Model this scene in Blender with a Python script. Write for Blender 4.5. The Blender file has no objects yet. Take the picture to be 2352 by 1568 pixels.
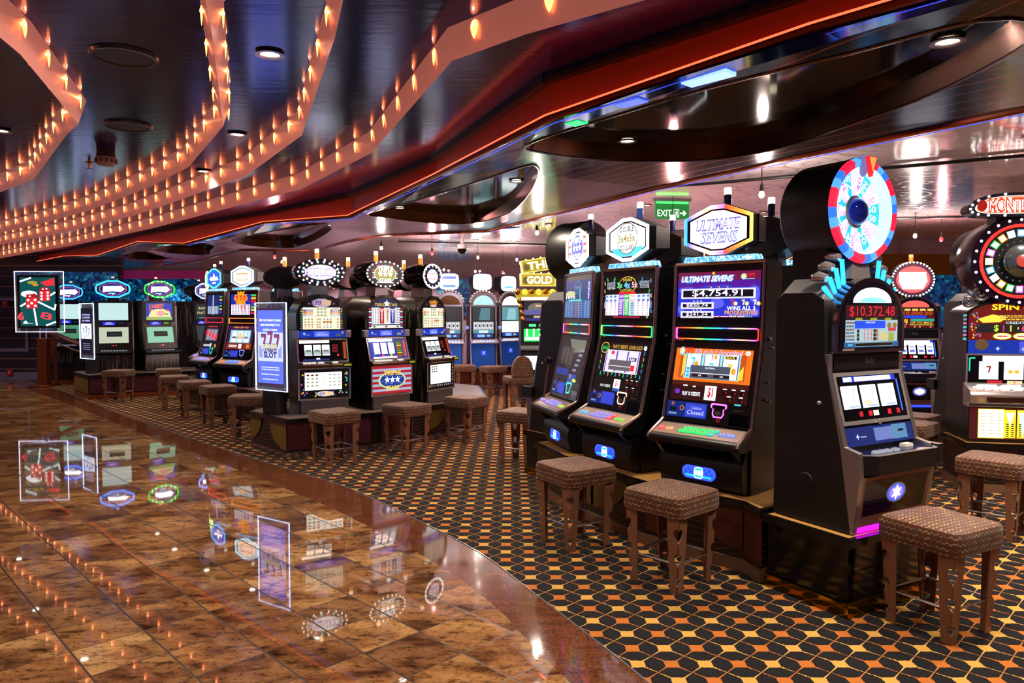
import bpy, bmesh, math, random
from mathutils import Vector, Matrix
random.seed(7)
SC = bpy.context.scene
COL = SC.collection
PI = math.pi

def lin(h):
    h = h.lstrip('#')
    r = []
    for i in (0, 2, 4):
        v = int(h[i:i+2], 16) / 255
        r.append(v / 12.92 if v <= .04045 else ((v + .055) / 1.055) ** 2.4)
    return tuple(r)

# ---------------------------------------------------------------- materials
MATS = {}
class NT:
    """small helper round a node tree"""
    def __init__(s, name):
        s.m = bpy.data.materials.new(name); s.m.use_nodes = True
        s.t = s.m.node_tree; s.b = s.t.nodes['Principled BSDF']
    def n(s, typ, props=None, **ins):
        nd = s.t.nodes.new(typ)
        for k, v in (props or {}).items(): setattr(nd, k, v)
        for k, v in ins.items():
            key = int(k[1:]) if k[0] == 'i' and k[1:].isdigit() else k.replace('_', ' ')
            s.set(nd.inputs[key], v)
        return nd
    def set(s, sock, v):
        if isinstance(v, bpy.types.NodeSocket): s.t.links.new(v, sock)
        elif isinstance(v, bpy.types.Node): s.t.links.new(v.outputs[0], sock)
        else: sock.default_value = v
    def ma(s, op, a, b=None, c=None, clamp=False):
        nd = s.t.nodes.new('ShaderNodeMath'); nd.operation = op; nd.use_clamp = clamp
        for i, v in enumerate((a, b, c)):
            if v is not None: s.set(nd.inputs[i], v)
        return nd.outputs[0]
    def dot(s, v, w):
        nd = s.t.nodes.new('ShaderNodeVectorMath'); nd.operation = 'DOT_PRODUCT'
        s.set(nd.inputs[0], v); nd.inputs[1].default_value = w
        return nd.outputs['Value']
    def mix(s, f, a, b, blend='MIX'):
        nd = s.t.nodes.new('ShaderNodeMix'); nd.data_type = 'RGBA'; nd.blend_type = blend
        s.set(nd.inputs[0], f)
        for sock, v in ((nd.inputs[6], a), (nd.inputs[7], b)):
            s.set(sock, (*v, 1) if isinstance(v, tuple) and len(v) == 3 else v)
        return nd.outputs[2]
    def ramp(s, f, stops, interp='LINEAR'):
        nd = s.t.nodes.new('ShaderNodeValToRGB'); nd.color_ramp.interpolation = interp
        e = nd.color_ramp.elements
        while len(e) < len(stops): e.new(.5)
        for i, (p, c) in enumerate(stops):
            e[i].position = p; e[i].color = (*c, 1) if len(c) == 3 else c
        s.set(nd.inputs[0], f)
        return nd.outputs[0]
    def pos(s): return s.t.nodes.new('ShaderNodeNewGeometry').outputs['Position']
    def obj(s): return s.t.nodes.new('ShaderNodeTexCoord').outputs['Object']
    def xyz(s, v):
        nd = s.t.nodes.new('ShaderNodeSeparateXYZ'); s.set(nd.inputs[0], v); return nd.outputs
    def vec(s, x, y, z=0.0):
        nd = s.t.nodes.new('ShaderNodeCombineXYZ')
        for i, v in enumerate((x, y, z)): s.set(nd.inputs[i], v)
        return nd.outputs[0]
    def noise(s, v, scale, detail=4, rough=.55, dist=0, out='Fac'):
        return s.n('ShaderNodeTexNoise', None, Vector=v, Scale=scale, Detail=detail, Roughness=rough, Distortion=dist).outputs[out]
    def bump(s, h, strength=.2, dist=.01):
        nd = s.n('ShaderNodeBump', None, Height=h, Strength=strength, Distance=dist)
        s.set(s.b.inputs['Normal'], nd.outputs[0])
    def p(s, **kw):
        for k, v in kw.items():
            key = k.replace('_', ' ')
            if isinstance(v, tuple) and len(v) == 3 and 'Color' in key: v = (*v, 1)
            s.set(s.b.inputs[key], v)

def mat(name, col, rough=.5, metal=0.0, emit=None, es=0.0, spec=.5, coat=0.0):
    if name in MATS: return MATS[name]
    k = NT(name)
    if isinstance(col, str): col = lin(col)
    k.p(Base_Color=col, Roughness=rough, Metallic=metal)
    k.b.inputs['Specular IOR Level'].default_value = spec
    if coat: k.b.inputs['Coat Weight'].default_value = coat; k.b.inputs['Coat Roughness'].default_value = .05
    if emit is not None:
        if isinstance(emit, str): emit = lin(emit)
        k.p(Emission_Color=emit, Emission_Strength=es)
    MATS[name] = k.m
    return k.m

def E(hexc, s=1.0):
    """something that gives off light: screens, signs, lamps"""
    return mat('lit_%s_%g' % (hexc.lstrip('#'), s), (.01, .01, .01), .35, 0, hexc, s, spec=.3)
def Pn(hexc, rough=.4):
    return mat('paint_%s_%g' % (hexc.lstrip('#'), rough), hexc, rough)

# ---------------------------------------------------------------- mesh builder
FONT_CACHE = {}
def text_geo(s, shear=0, off=0, res=2):
    key = (s, shear, off)
    if key in FONT_CACHE: return FONT_CACHE[key]
    cu = bpy.data.curves.new('lettering', 'FONT'); cu.body = s; cu.size = 1; cu.resolution_u = res
    cu.align_x = 'CENTER'; cu.align_y = 'CENTER'; cu.shear = shear; cu.offset = off
    ob = bpy.data.objects.new('lettering', cu)
    me = bpy.data.meshes.new_from_object(ob)
    vs = [(v.co.x, v.co.y) for v in me.vertices]; fs = [tuple(p.vertices) for p in me.polygons]
    bpy.data.objects.remove(ob); bpy.data.curves.remove(cu); bpy.data.meshes.remove(me)
    if vs:
        x0 = min(v[0] for v in vs); x1 = max(v[0] for v in vs); y0 = min(v[1] for v in vs); y1 = max(v[1] for v in vs)
        vs = [(v[0] - (x0 + x1) / 2, v[1] - (y0 + y1) / 2) for v in vs]
        g = (vs, fs, x1 - x0, y1 - y0)
    else: g = ([], [], 1, 1)
    FONT_CACHE[key] = g
    return g

class MB:
    ZO = 0.0
    def __init__(s, T=None):
        s.v = []; s.f = []; s.mi = []; s.sm = []; s.mats = []; s.T = T or Matrix()
    def _m(s, m):
        if m not in s.mats: s.mats.append(m)
        return s.mats.index(m)
    def add(s, vs, fs, m, smooth=False):
        b = len(s.v); k = s._m(m)
        s.v += [s.T @ Vector(v) for v in vs]
        for f in fs:
            s.f.append(tuple(b + i for i in f)); s.mi.append(k); s.sm.append(smooth)
        return s
    def poly(s, pts, m): return s.add(pts, [tuple(range(len(pts)))], m)
    def box(s, x0, x1, y0, y1, z0, z1, m):
        return s.add([(x0,y0,z0),(x1,y0,z0),(x1,y1,z0),(x0,y1,z0),(x0,y0,z1),(x1,y0,z1),(x1,y1,z1),(x0,y1,z1)],
                     [(3,2,1,0),(4,5,6,7),(0,1,5,4),(1,2,6,5),(2,3,7,6),(3,0,4,7)], m)
    def prism(s, prof, x0, x1, m, axis='x', smooth=False, caps=True, scale1=1.0):
        """prof: 2D outline; axis x: (y,z) outline extruded along x; y: (x,z); z: (x,y)"""
        def P(a, b, t):
            return {'x': (t, a, b), 'y': (a, t, b), 'z': (a, b, t)}[axis]
        n = len(prof)
        cx = sum(p[0] for p in prof) / n; cy = sum(p[1] for p in prof) / n
        vs = [P(a, b, x0) for a, b in prof] + [P(cx + (a - cx) * scale1, cy + (b - cy) * scale1, x1) for a, b in prof]
        s.add(vs, [(i, (i + 1) % n, n + (i + 1) % n, n + i) for i in range(n)], m, smooth)
        if caps:
            s.add(vs, [tuple(range(n - 1, -1, -1)), tuple(range(n, 2 * n))], m)
        return s
    def tube(s, path, r, m, n=8, closed=False, caps=True):
        path = [Vector(p) for p in path]; k = len(path); vs = []; prev = None
        for i, p in enumerate(path):
            a = path[(i - 1) % k] if (closed or i > 0) else p
            b = path[(i + 1) % k] if (closed or i < k - 1) else p
            d = (b - a).normalized()
            u = (prev - d * prev.dot(d)) if prev is not None else d.cross(Vector((0, 0, 1)) if abs(d.z) < .95 else Vector((1, 0, 0)))
            u.normalize(); prev = u; w = d.cross(u)
            rr = r[i] if isinstance(r, (list, tuple)) else r
            vs += [tuple(p + (u * math.cos(t * 2 * PI / n) + w * math.sin(t * 2 * PI / n)) * rr) for t in range(n)]
        fs = []
        for i in range(k if closed else k - 1):
            j = (i + 1) % k
            fs += [(i * n + t, i * n + (t + 1) % n, j * n + (t + 1) % n, j * n + t) for t in range(n)]
        s.add(vs, fs, m, True)
        if caps and not closed: s.add(vs, [tuple(range(n - 1, -1, -1)), tuple(range((k - 1) * n, k * n))], m)
        return s
    def lathe(s, prof, m, c=(0, 0, 0), axis='z', n=24, sx=1.0, sz=1.0, smooth=True):
        """prof: (radius, height) pairs turned about an axis through c"""
        vs = []
        for r, h in prof:
            for t in range(n):
                a = 2 * PI * t / n; x, y = r * math.cos(a) * sx, r * math.sin(a) * sz
                v = {'z': (x, y, h), 'y': (x, h, y), 'x': (h, x, y)}[axis]
                vs.append((v[0] + c[0], v[1] + c[1], v[2] + c[2]))
        fs = [(i * n + t, i * n + (t + 1) % n, (i + 1) * n + (t + 1) % n, (i + 1) * n + t) for i in range(len(prof) - 1) for t in range(n)]
        return s.add(vs, fs, m, smooth)
    def ball(s, c, r, m, n=8, k=5, sx=1, sy=1, sz=1):
        prof = [(max(1e-5, math.sin(PI * i / k)), -math.cos(PI * i / k)) for i in range(k + 1)]
        vs = []
        for q, h in prof:
            vs += [(c[0] + r * sx * q * math.cos(2 * PI * t / n), c[1] + r * sy * q * math.sin(2 * PI * t / n), c[2] + r * sz * h) for t in range(n)]
        return s.add(vs, [(i * n + t, i * n + (t + 1) % n, (i + 1) * n + (t + 1) % n, (i + 1) * n + t) for i in range(k) for t in range(n)], m, True)
    # ---- flat drawing on a panel: (u, v) in the panel, k = layer
    L = .0009
    def rect(s, u, v, w, h, m, k=0):
        z = k * s.L
        return s.add([(u-w/2, v-h/2, z), (u+w/2, v-h/2, z), (u+w/2, v+h/2, z), (u-w/2, v+h/2, z)], [(0,1,2,3)], m)
    def shape(s, pts, m, k=0):
        return s.add([(a, b, k * s.L) for a, b in pts], [tuple(range(len(pts)))], m)
    def ell(s, u, v, a, b, m, k=0, n=28):
        return s.shape([(u + a * math.cos(2*PI*i/n), v + b * math.sin(2*PI*i/n)) for i in range(n)], m, k)
    def band(s, outer, inner, m, k=0):
        n = len(outer); z = k * s.L
        return s.add([(a, b, z) for a, b in outer] + [(a, b, z) for a, b in inner],
                     [(i, (i+1) % n, n + (i+1) % n, n + i) for i in range(n)], m)
    def frame(s, u, v, w, h, t, m, k=0):
        r = lambda a, b: [(u-a, v-b), (u+a, v-b), (u+a, v+b), (u-a, v+b)]
        return s.band(r(w/2, h/2), r(w/2-t, h/2-t), m, k)
    def star(s, u, v, r, m, k=0, n=5, q=.42, rot=0):
        return s.shape([(u + (r if i % 2 == 0 else r*q) * math.sin(rot + PI*i/n), v + (r if i % 2 == 0 else r*q) * math.cos(rot + PI*i/n)) for i in range(2*n)], m, k)
    def text(s, t, u, v, h, m, k=1, w=None, shear=0, off=.012, rot=0):
        vs, fs, tw, th = text_geo(t, shear, off)
        sy = h / .72; sx = sy
        if w is not None: sx = w / tw
        c, d = math.cos(rot), math.sin(rot); z = k * s.L
        out = []
        for x, y in vs:
            x *= sx; y *= sy
            out.append((u + c*x - d*y, v + d*x + c*y, z))
        return s.add(out, fs, m)
    def seven(s, u, v, h, m, k=1):
        w = h * .62
        return s.shape([(u-w/2, v+h/2), (u-w/2, v+h*.24), (u+w*.12, v+h*.26), (u-w*.22, v-h/2), (u+w*.16, v-h/2), (u+w/2, v+h*.3), (u+w/2, v+h/2)], m, k)
    def build(s, name, parent=None, bevel=0, props=None):
        me = bpy.data.meshes.new(name)
        zo = MB.ZO if parent is not None else 0
        me.from_pydata([(v.x, v.y, v.z - zo) for v in s.v], [], s.f)
        for m in s.mats: me.materials.append(m)
        me.polygons.foreach_set('material_index', s.mi)
        me.polygons.foreach_set('use_smooth', s.sm)
        me.update()
        me.set_sharp_from_angle(angle=.62)
        o = bpy.data.objects.new(name, me); COL.objects.link(o)
        if parent is not None: o.parent = parent
        if bevel:
            b = o.modifiers.new('edge', 'BEVEL'); b.width = bevel; b.segments = 2; b.limit_method = 'ANGLE'; b.angle_limit = .7
        for k, v in (props or {}).items(): o[k] = v
        return o

def tag(o, label, cat, group=None, kind=None):
    o['label'] = label; o['category'] = cat
    if group: o['group'] = group
    if kind: o['kind'] = kind
    return o
def empty(name, loc, rz, label, cat, group=None):
    o = bpy.data.objects.new(name, None); COL.objects.link(o)
    o.location = loc; o.rotation_euler = (0, 0, rz); o.empty_display_size = .1
    MB.ZO = loc[2]
    return tag(o, label, cat, group)
def kids(o): return [c for c in bpy.data.objects if c.parent == o]
def copy_tree(o, loc=None, rz=None, label=None, parent=None, group=None):
    """a thing with copies of its parts and sub-parts"""
    c = o.copy(); COL.objects.link(c)
    if parent is not None: c.parent = parent
    if loc is not None: c.location = loc
    if rz is not None: c.rotation_euler = (0, 0, rz)
    if label: c['label'] = label
    if group: c['group'] = group
    for ch in kids(o): copy_tree(ch, parent=c)
    return c
def struct(o):
    o['kind'] = 'structure'; return o

def plane(org, u, n=None, v=None):
    """matrix of a drawing panel: u right, v up, normal towards the viewer"""
    u = Vector(u).normalized(); v = Vector(v).normalized(); w = u.cross(v)
    M = Matrix.Identity(4)
    for i in range(3): M[i][0] = u[i]; M[i][1] = v[i]; M[i][2] = w[i]; M[i][3] = org[i]
    return M
def face_plane(y0, z0, y1, z1, off=.002, x=0.0):
    """panel between two points of a front profile (y depth, z height), origin at the lower one"""
    d = Vector((0, y1 - y0, z1 - z0)).normalized()
    n = Vector((1, 0, 0)).cross(d)
    return plane((x, y0 + n.y * off, z0 + n.z * off), (1, 0, 0), v=d)

BLACK = mat('black_plastic', '#0d0d0f', .4)
BLACKG = mat('black_gloss', '#08080a', .12)
CHAR = mat('charcoal_side', '#2b2b2e', .5)
DKSIDE = mat('black_side', '#101012', .42)
SILVER = mat('satin_silver', '#b79f98', .28, 1.0)
CHROME = mat('chrome', '#dcdce4', .12, .8)
GREYM = mat('brushed_steel', '#8d8d92', .32, .9)
GOLD = mat('gold_metal', '#c9962f', .22, 1.0)
WHITEP = mat('white_plastic', '#d8d8d8', .4)
GLASSY = mat('dark_glass', '#050508', .06, spec=.7)
BRONZE = mat('bronze_leg', '#8a5f49', .45, .3)
# ---------------------------------------------------------------- procedural surfaces
def stone_material():
    k = NT('polished_granite_tiles'); P = k.pos()
    A = k.ma('DIVIDE', k.ma('SUBTRACT', k.dot(P, (-.7007, .7134, 0)), 2.235), .327)
    B = k.ma('DIVIDE', k.ma('SUBTRACT', k.dot(P, (-.7134, -.7007, 0)), -.888), .326)
    ia, ib = k.ma('FLOOR', A), k.ma('FLOOR', B)
    fa, fb = k.ma('SUBTRACT', A, ia), k.ma('SUBTRACT', B, ib)
    wn = k.n('ShaderNodeTexWhiteNoise', {'noise_dimensions': '2D'}, Vector=k.vec(ia, ib))
    rnd = wn.outputs['Value']
    x, y, z = k.xyz(P)
    # each tile shows another piece of the same stone
    tv = k.vec(k.ma('ADD', k.ma('MULTIPLY', x, 2.6), k.ma('MULTIPLY', rnd, 37)), k.ma('ADD', k.ma('MULTIPLY', y, 5.6), k.ma('MULTIPLY', rnd, 71)))
    n1 = k.noise(tv, .8, 6, .62, .6)
    n2 = k.noise(tv, 3.2, 6, .68, .4)
    n3 = k.noise(k.vec(k.ma('MULTIPLY', x, 38), k.ma('MULTIPLY', y, 60)), 1.0, 3, .6)
    base = k.ramp(n1, [(.30, lin('#4c3024')), (.43, lin('#846048')), (.55, lin('#ac8660')), (.70, lin('#c09c74'))])
    dark = k.ramp(n2, [(.34, lin('#4b2a22')), (.5, (1, 1, 1))])
    c = k.mix(.85, base, dark, 'MULTIPLY')
    speck = k.ramp(n3, [(.33, lin('#3a2620')), (.43, (1, 1, 1))])
    c = k.mix(.75, c, speck, 'MULTIPLY')
    tint = k.ramp(rnd, [(0, lin('#8a5c48')), (.35, lin('#c29c80')), (.7, lin('#ecd0a8')), (1, lin('#fff4dc'))])
    c = k.mix(.6, c, tint, 'MULTIPLY')
    c = k.n('ShaderNodeHueSaturation', None, Saturation=1.02, Value=.95, Color=c).outputs[0]
    ga = k.ma('LESS_THAN', k.ma('MINIMUM', fa, k.ma('SUBTRACT', 1, fa)), .009)
    gb = k.ma('LESS_THAN', k.ma('MINIMUM', fb, k.ma('SUBTRACT', 1, fb)), .014)
    g = k.ma('MAXIMUM', ga, gb)
    c = k.mix(g, c, lin('#241812'))
    k.p(Base_Color=c, Roughness=k.ma('ADD', .028, k.ma('MULTIPLY', g, .3)), IOR=1.6)
    k.b.inputs['Specular IOR Level'].default_value = .62
    # no two tiles lie perfectly level
    tilt = k.ma('ADD', k.ma('MULTIPLY', fa, k.ma('SUBTRACT', rnd, .5)), k.ma('MULTIPLY', k.noise(k.vec(x, y), 9, 1), .02))
    k.bump(tilt, .045, .02)
    return k.m
def border_material():
    k = NT('red_granite_border'); P = k.pos(); x, y, z = k.xyz(P)
    n = k.noise(P, 55, 5, .7); n2 = k.noise(k.vec(k.ma('MULTIPLY', x, 5), k.ma('MULTIPLY', y, 18)), 1, 5, .6)
    c = k.ramp(n, [(.3, lin('#341c12')), (.5, lin('#683c28')), (.7, lin('#80503a'))])
    c = k.mix(.5, c, k.ramp(n2, [(.35, lin('#7a4a38')), (.6, (1, 1, 1))]), 'MULTIPLY')
    k.p(Base_Color=c, Roughness=.06, IOR=1.55)
    return k.m
def carpet_material():
    k = NT('star_lattice_carpet'); P = k.pos(); x, y, z = k.xyz(P)
    wob = k.noise(P, 110, 2, .6)
    wx = k.ma('MULTIPLY', k.ma('SUBTRACT', wob, .5), .09)
    X = k.ma('ADD', k.ma('DIVIDE', k.ma('SUBTRACT', x, .724), .153), wx); Y = k.ma('ADD', k.ma('DIVIDE', k.ma('SUBTRACT', y, 3.417), .155), wx)
    def cell(v):
        r = k.ma('ROUND', v); return r, k.ma('ABSOLUTE', k.ma('SUBTRACT', v, r))
    rx, u = cell(X); ry, v = cell(Y)
    # blob centred half-way to the next star: half width limited by a wedge that closes at the cell corners
    def blob(a, b):
        da = k.ma('SUBTRACT', .5, a)
        lim = k.ma('MINIMUM', .29, k.ma('SUBTRACT', k.ma('MULTIPLY', k.ma('SUBTRACT', .5, b), .92), .012))
        return k.ma('LESS_THAN', da, lim)
    dark = k.ma('MAXIMUM', blob(u, v), blob(v, u))
    par = k.ma('MODULO', k.ma('ABSOLUTE', k.ma('ADD', rx, ry)), 2)
    odd = k.ma('GREATER_THAN', par, .5)
    fib = k.noise(P, 420, 2, .7)
    gold = k.mix(fib, lin('#a87a32'), lin('#dcae58')); orange = k.mix(fib, lin('#98541a'), lin('#c4742c'))
    navy = k.mix(fib, lin('#06060c'), lin('#15131b'))
    c = k.mix(dark, k.mix(odd, gold, orange), navy)
    k.p(Base_Color=c, Roughness=.95); k.b.inputs['Specular IOR Level'].default_value = .1
    k.b.inputs['Sheen Weight'].default_value = .1
    k.bump(fib, .35, .004)
    return k.m
def fabric_material():
    k = NT('dotted_fabric')
    tc = k.t.nodes.new('ShaderNodeTexCoord'); x, y, z = k.xyz(tc.outputs['Object']); nx, ny, nz = k.xyz(tc.outputs['Normal'])
    side = k.ma('LESS_THAN', k.ma('ABSOLUTE', nz), .6)
    onx = k.ma('GREATER_THAN', k.ma('ABSOLUTE', nx), k.ma('ABSOLUTE', ny))
    def sel(f, a, b): return k.ma('ADD', k.ma('MULTIPLY', f, b), k.ma('MULTIPLY', k.ma('SUBTRACT', 1, f), a))
    us = sel(onx, x, y); U = sel(side, x, us); V = sel(side, y, z)
    V2 = k.ma('MULTIPLY', V, 34); row = k.ma('MODULO', k.ma('ABSOLUTE', k.ma('FLOOR', V2)), 2)
    uv = k.vec(k.ma('ADD', k.ma('MULTIPLY', U, 34), k.ma('MULTIPLY', row, .5)), V2)
    vo = k.n('ShaderNodeTexVoronoi', {'voronoi_dimensions': '2D'}, Vector=uv, Scale=1.0, Randomness=0.0)
    dotm = k.ma('LESS_THAN', vo.outputs['Distance'], .27)
    r = k.xyz(vo.outputs['Color'])[0]
    dc = k.ramp(r, [(0, lin('#9a8c7c')), (.3, lin('#74706e')), (.6, lin('#b09a74')), (.85, lin('#5e5a66'))], 'CONSTANT')
    wv = k.noise(uv, 9, 2, .7)
    base = k.mix(wv, lin('#36190a'), lin('#703c16'))
    k.p(Base_Color=k.mix(k.ma('MULTIPLY', dotm, .85), base, dc), Roughness=.62); k.b.inputs['Specular IOR Level'].default_value = .35
    k.b.inputs['Sheen Weight'].default_value = .15
    k.bump(k.ma('ADD', k.ma('MULTIPLY', dotm, .5), k.ma('MULTIPLY', wv, .4)), .25, .002)
    return k.m
def laminate_material(name='dark_wood_laminate', line=(.83, .55, 0), pitch=.135, linecol='#b0704c', horiz=False, rough=.16, blue=False):
    k = NT(name); P = k.pos(); x, y, z = k.xyz(P)
    d = z if horiz else k.dot(P, line); e = k.ma('ADD', x, y) if horiz else k.dot(P, (-line[1], line[0], 0))
    f = k.ma('FRACT', k.ma('DIVIDE', d, pitch))
    ln = k.ma('LESS_THAN', f, .07)
    g = k.noise(k.vec(k.ma('MULTIPLY', d, 9), k.ma('MULTIPLY', e, .9)), 1.6, 3, .55, .8)
    rings = k.ma('LESS_THAN', k.ma('FRACT', k.ma('MULTIPLY', g, 22)), .12)
    c = k.mix(k.noise(P, 4, 3), lin('#1a1824'), lin('#2a2636'))
    c = k.mix(k.ma('MULTIPLY', rings, .5), c, lin('#6d6270')); c = k.mix(k.ma('MULTIPLY', ln, .9), c, lin(linecol))
    k.p(Base_Color=c, Roughness=rough, IOR=1.6)
    k.b.inputs['Specular IOR Level'].default_value = .5
    return k.m
def ceiling_material():
    k = NT('dark_lacquer_ceiling'); P = k.pos(); x, y, z = k.xyz(P)
    n = k.noise(k.vec(k.ma('MULTIPLY', x, 2), k.ma('MULTIPLY', y, 2)), 6, 6, .7, 1.2)
    n2 = k.noise(P, 2.2, 4, .6)
    c = k.ramp(n, [(.35, lin('#0b0a12')), (.55, lin('#171623')), (.66, lin('#2a1418')), (.8, lin('#3a1512'))])
    c = k.mix(.5, c, k.ramp(n2, [(.35, lin('#1a1c34')), (.65, lin('#0c0c10'))]), 'MIX')
    seam = k.ma('LESS_THAN', k.ma('FRACT', k.ma('MULTIPLY', k.ma('ADD', k.ma('MULTIPLY', y, .8), k.ma('MULTIPLY', x, .55)), .72)), .006)
    c = k.mix(seam, c, (.001, .001, .001))
    k.p(Base_Color=k.mix(.45, c, lin('#1c30b0')), Roughness=.15, Metallic=.5)  # blue mixed into the colour stands in for reflections of blue-lit objects
    k.bump(k.noise(k.vec(k.ma('MULTIPLY', x, 1), k.ma('MULTIPLY', y, 5)), 3.5, 3), .05, .02)
    return k.m
def mirror_material():
    k = NT('etched_mirror_ceiling'); P = k.pos(); x, y, z = k.xyz(P)
    vo = k.n('ShaderNodeTexVoronoi', {'voronoi_dimensions': '2D'}, Vector=k.vec(x, y), Scale=2.3, Randomness=.8)
    d = vo.outputs['Distance']
    ring = k.ma('LESS_THAN', k.ma('ABSOLUTE', k.ma('SUBTRACT', k.ma('FRACT', k.ma('MULTIPLY', d, 3.2)), .5)), .09)
    sx = k.ma('LESS_THAN', k.ma('FRACT', k.ma('DIVIDE', k.ma('ADD', x, y), 1.25)), .006)
    c = k.mix(k.ma('MULTIPLY', ring, .8), lin('#fff4f4'), lin('#9c8c8a')); c = k.mix(sx, c, lin('#2b2324'))
    k.p(Base_Color=c, Metallic=.15, Roughness=k.ma('ADD', .13, k.ma('MULTIPLY', ring, .25)))
    k.b.inputs['Coat Weight'].default_value = .8; k.b.inputs['Coat Roughness'].default_value = .08
    k.bump(k.noise(k.vec(k.ma('MULTIPLY', x, 1.0), k.ma('MULTIPLY', y, 1.0)), 5.0, 2), .10, .03)
    return k.m
def stripe_wood():
    k = NT('zebrano_cabinet'); P = k.obj(); x, y, z = k.xyz(P)
    g = k.noise(k.vec(k.ma('MULTIPLY', x, 26), k.ma('MULTIPLY', y, 26), k.ma('MULTIPLY', z, 1.6)), 1.5, 4, .6, .3)
    c = k.ramp(g, [(.42, lin('#0b0a0a')), (.56, lin('#1d1916')), (.62, lin('#7c7062')), (.68, lin('#15110f'))])
    k.p(Base_Color=c, Roughness=.28)
    return k.m
def mosaic_material():
    k = NT('blue_mosaic_art'); P = k.pos(); x, y, z = k.xyz(P)
    vo = k.n('ShaderNodeTexVoronoi', {'voronoi_dimensions': '3D'}, Vector=P, Scale=15.0)
    r = k.xyz(vo.outputs['Color'])[0]
    c = k.ramp(r, [(0, lin('#020c2c')), (.3, lin('#0a3a90')), (.55, lin('#0c6c98')), (.75, lin('#061c48')), (.92, lin('#2aa8b8'))])
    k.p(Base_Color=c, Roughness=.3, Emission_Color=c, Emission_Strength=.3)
    return k.m
def led_rainbow(name, s, sc=2.2, off=0.0):
    """colour running along a light strip"""
    k = NT(name); P = k.obj(); x, y, z = k.xyz(P)
    f = k.ma('FRACT', k.ma('ADD', k.ma('MULTIPLY', x, sc), off))
    c = k.ramp(f, [(0, lin('#ff2a18')), (.2, lin('#ff7a2a')), (.36, lin('#28e86a')), (.5, lin('#30c8e0')), (.62, lin('#3a58ff')), (.8, lin('#ffb070')), (1, lin('#ff48d8'))])
    k.p(Base_Color=(.01, .01, .01), Emission_Color=c, Emission_Strength=s)
    return k.m
def sparkle_material():
    k = NT('sparkling_light_strip'); P = k.obj()
    vo = k.n('ShaderNodeTexVoronoi', None, Vector=P, Scale=95.0)
    r = k.xyz(vo.outputs['Color'])[0]
    c = k.ramp(r, [(0, lin('#2e7fd8')), (.5, lin('#66c8ec')), (.85, lin('#d8f4ff'))])
    k.p(Base_Color=(.02, .02, .02), Emission_Color=c, Emission_Strength=1.25)
    return k.m
def panel_art_wood():
    k = NT('plinth_wave_wood'); P = k.pos(); x, y, z = k.xyz(P)
    w = k.ma('ADD', z, k.ma('MULTIPLY', k.noise(k.vec(k.ma('MULTIPLY', x, 3), k.ma('MULTIPLY', y, 3)), 2.0, 2), .10))
    ln = k.ma('LESS_THAN', k.ma('FRACT', k.ma('DIVIDE', w, .042)), .2)
    c = k.mix(k.ma('MULTIPLY', ln, .8), lin('#120c0e'), lin('#5b3d2c'))
    k.p(Base_Color=c, Roughness=.3)
    return k.m
STONE, BORDER, CARPET, FABRIC = stone_material(), border_material(), carpet_material(), fabric_material()
SOFFIT = laminate_material(); CEIL = ceiling_material(); MIRROR = mirror_material(); ZEB = stripe_wood(); MOSAIC = mosaic_material()
WALLWOOD = laminate_material('wall_wood_copper_lines', pitch=.24, horiz=True, linecol='#c89484', rough=.35)
SPARK = sparkle_material(); PLWOOD = panel_art_wood()
BULB = E('#ffe9c4', 6); BULBW = E('#fff6e6', 4)
# ---------------------------------------------------------------- floor
OUT = [(1.35, .6), (1.1, 1.6), (.85, 2.4), (.589, 3.092), (.426, 3.455), (.061, 4.229), (-.22, 4.803), (-.76, 5.6), (-1.483, 6.577), (-2.346, 7.447), (-3.928, 9.046), (-6.561, 11.869), (-8.833, 14.436), (-10.6, 16.2), (-11.4, 17.05)]
INN = [(1.0, .6), (.76, 1.6), (.5, 2.4), (.251, 3.092), (.111, 3.41), (-.11, 3.954), (-.487, 4.592), (-1.053, 5.372), (-1.789, 6.266), (-3.129, 7.73), (-5.176, 9.887), (-7.787, 12.718), (-9.6, 14.6), (-11.9, 17.05)]
def smooth(pts, k=6):
    r = []
    for i in range(len(pts) - 1):
        p0, p1, p2, p3 = (Vector(pts[max(i-1, 0)]), Vector(pts[i]), Vector(pts[i+1]), Vector(pts[min(i+2, len(pts)-1)]))
        for j in range(k):
            t = j / k
            r.append(tuple(.5 * ((2*p1) + (p2-p0)*t + (2*p0-5*p1+4*p2-p3)*t*t + (3*p1-p0-3*p2+p3)*t**3)))
    r.append(tuple(pts[-1])); return r
OS, IS = smooth(OUT), smooth(INN)
def evenly(pts, n):
    d = [0.0]
    for i in range(1, len(pts)): d.append(d[-1] + (Vector(pts[i]) - Vector(pts[i-1])).length)
    r = []
    for j in range(n):
        t = d[-1] * j / (n - 1); i = 1
        while i < len(pts) - 1 and d[i] < t: i += 1
        f = (t - d[i-1]) / (d[i] - d[i-1]); r.append(tuple(Vector(pts[i-1]).lerp(Vector(pts[i]), f)))
    return r
OS, IS = evenly(OS, 90), evenly(IS, 90)
b = MB(); b.poly([(x, y, 0) for x, y in IS] + [(-20, 17.05, 0), (-20, -3, 0), (1.6, -3, 0)], STONE); struct(b.build('floor'))
b = MB(); n = len(OS)
b.add([(x, y, 0) for x, y in OS] + [(x, y, 0) for x, y in IS], [(i, i+1, n+i+1, n+i) for i in range(n-1)], BORDER); struct(b.build('floor_border'))
b = MB(); b.poly([(x, y, 0) for x, y in reversed(OS)] + [(1.6, -3, 0), (11, -3, 0), (11, 21, 0), (-11.4, 21, 0)], CARPET); struct(b.build('floor_carpet'))
b = MB(); b.tube([(x, y, .001) for x, y in OS], .004, CHROME, 6); struct(b.build('trim_1'))

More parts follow.
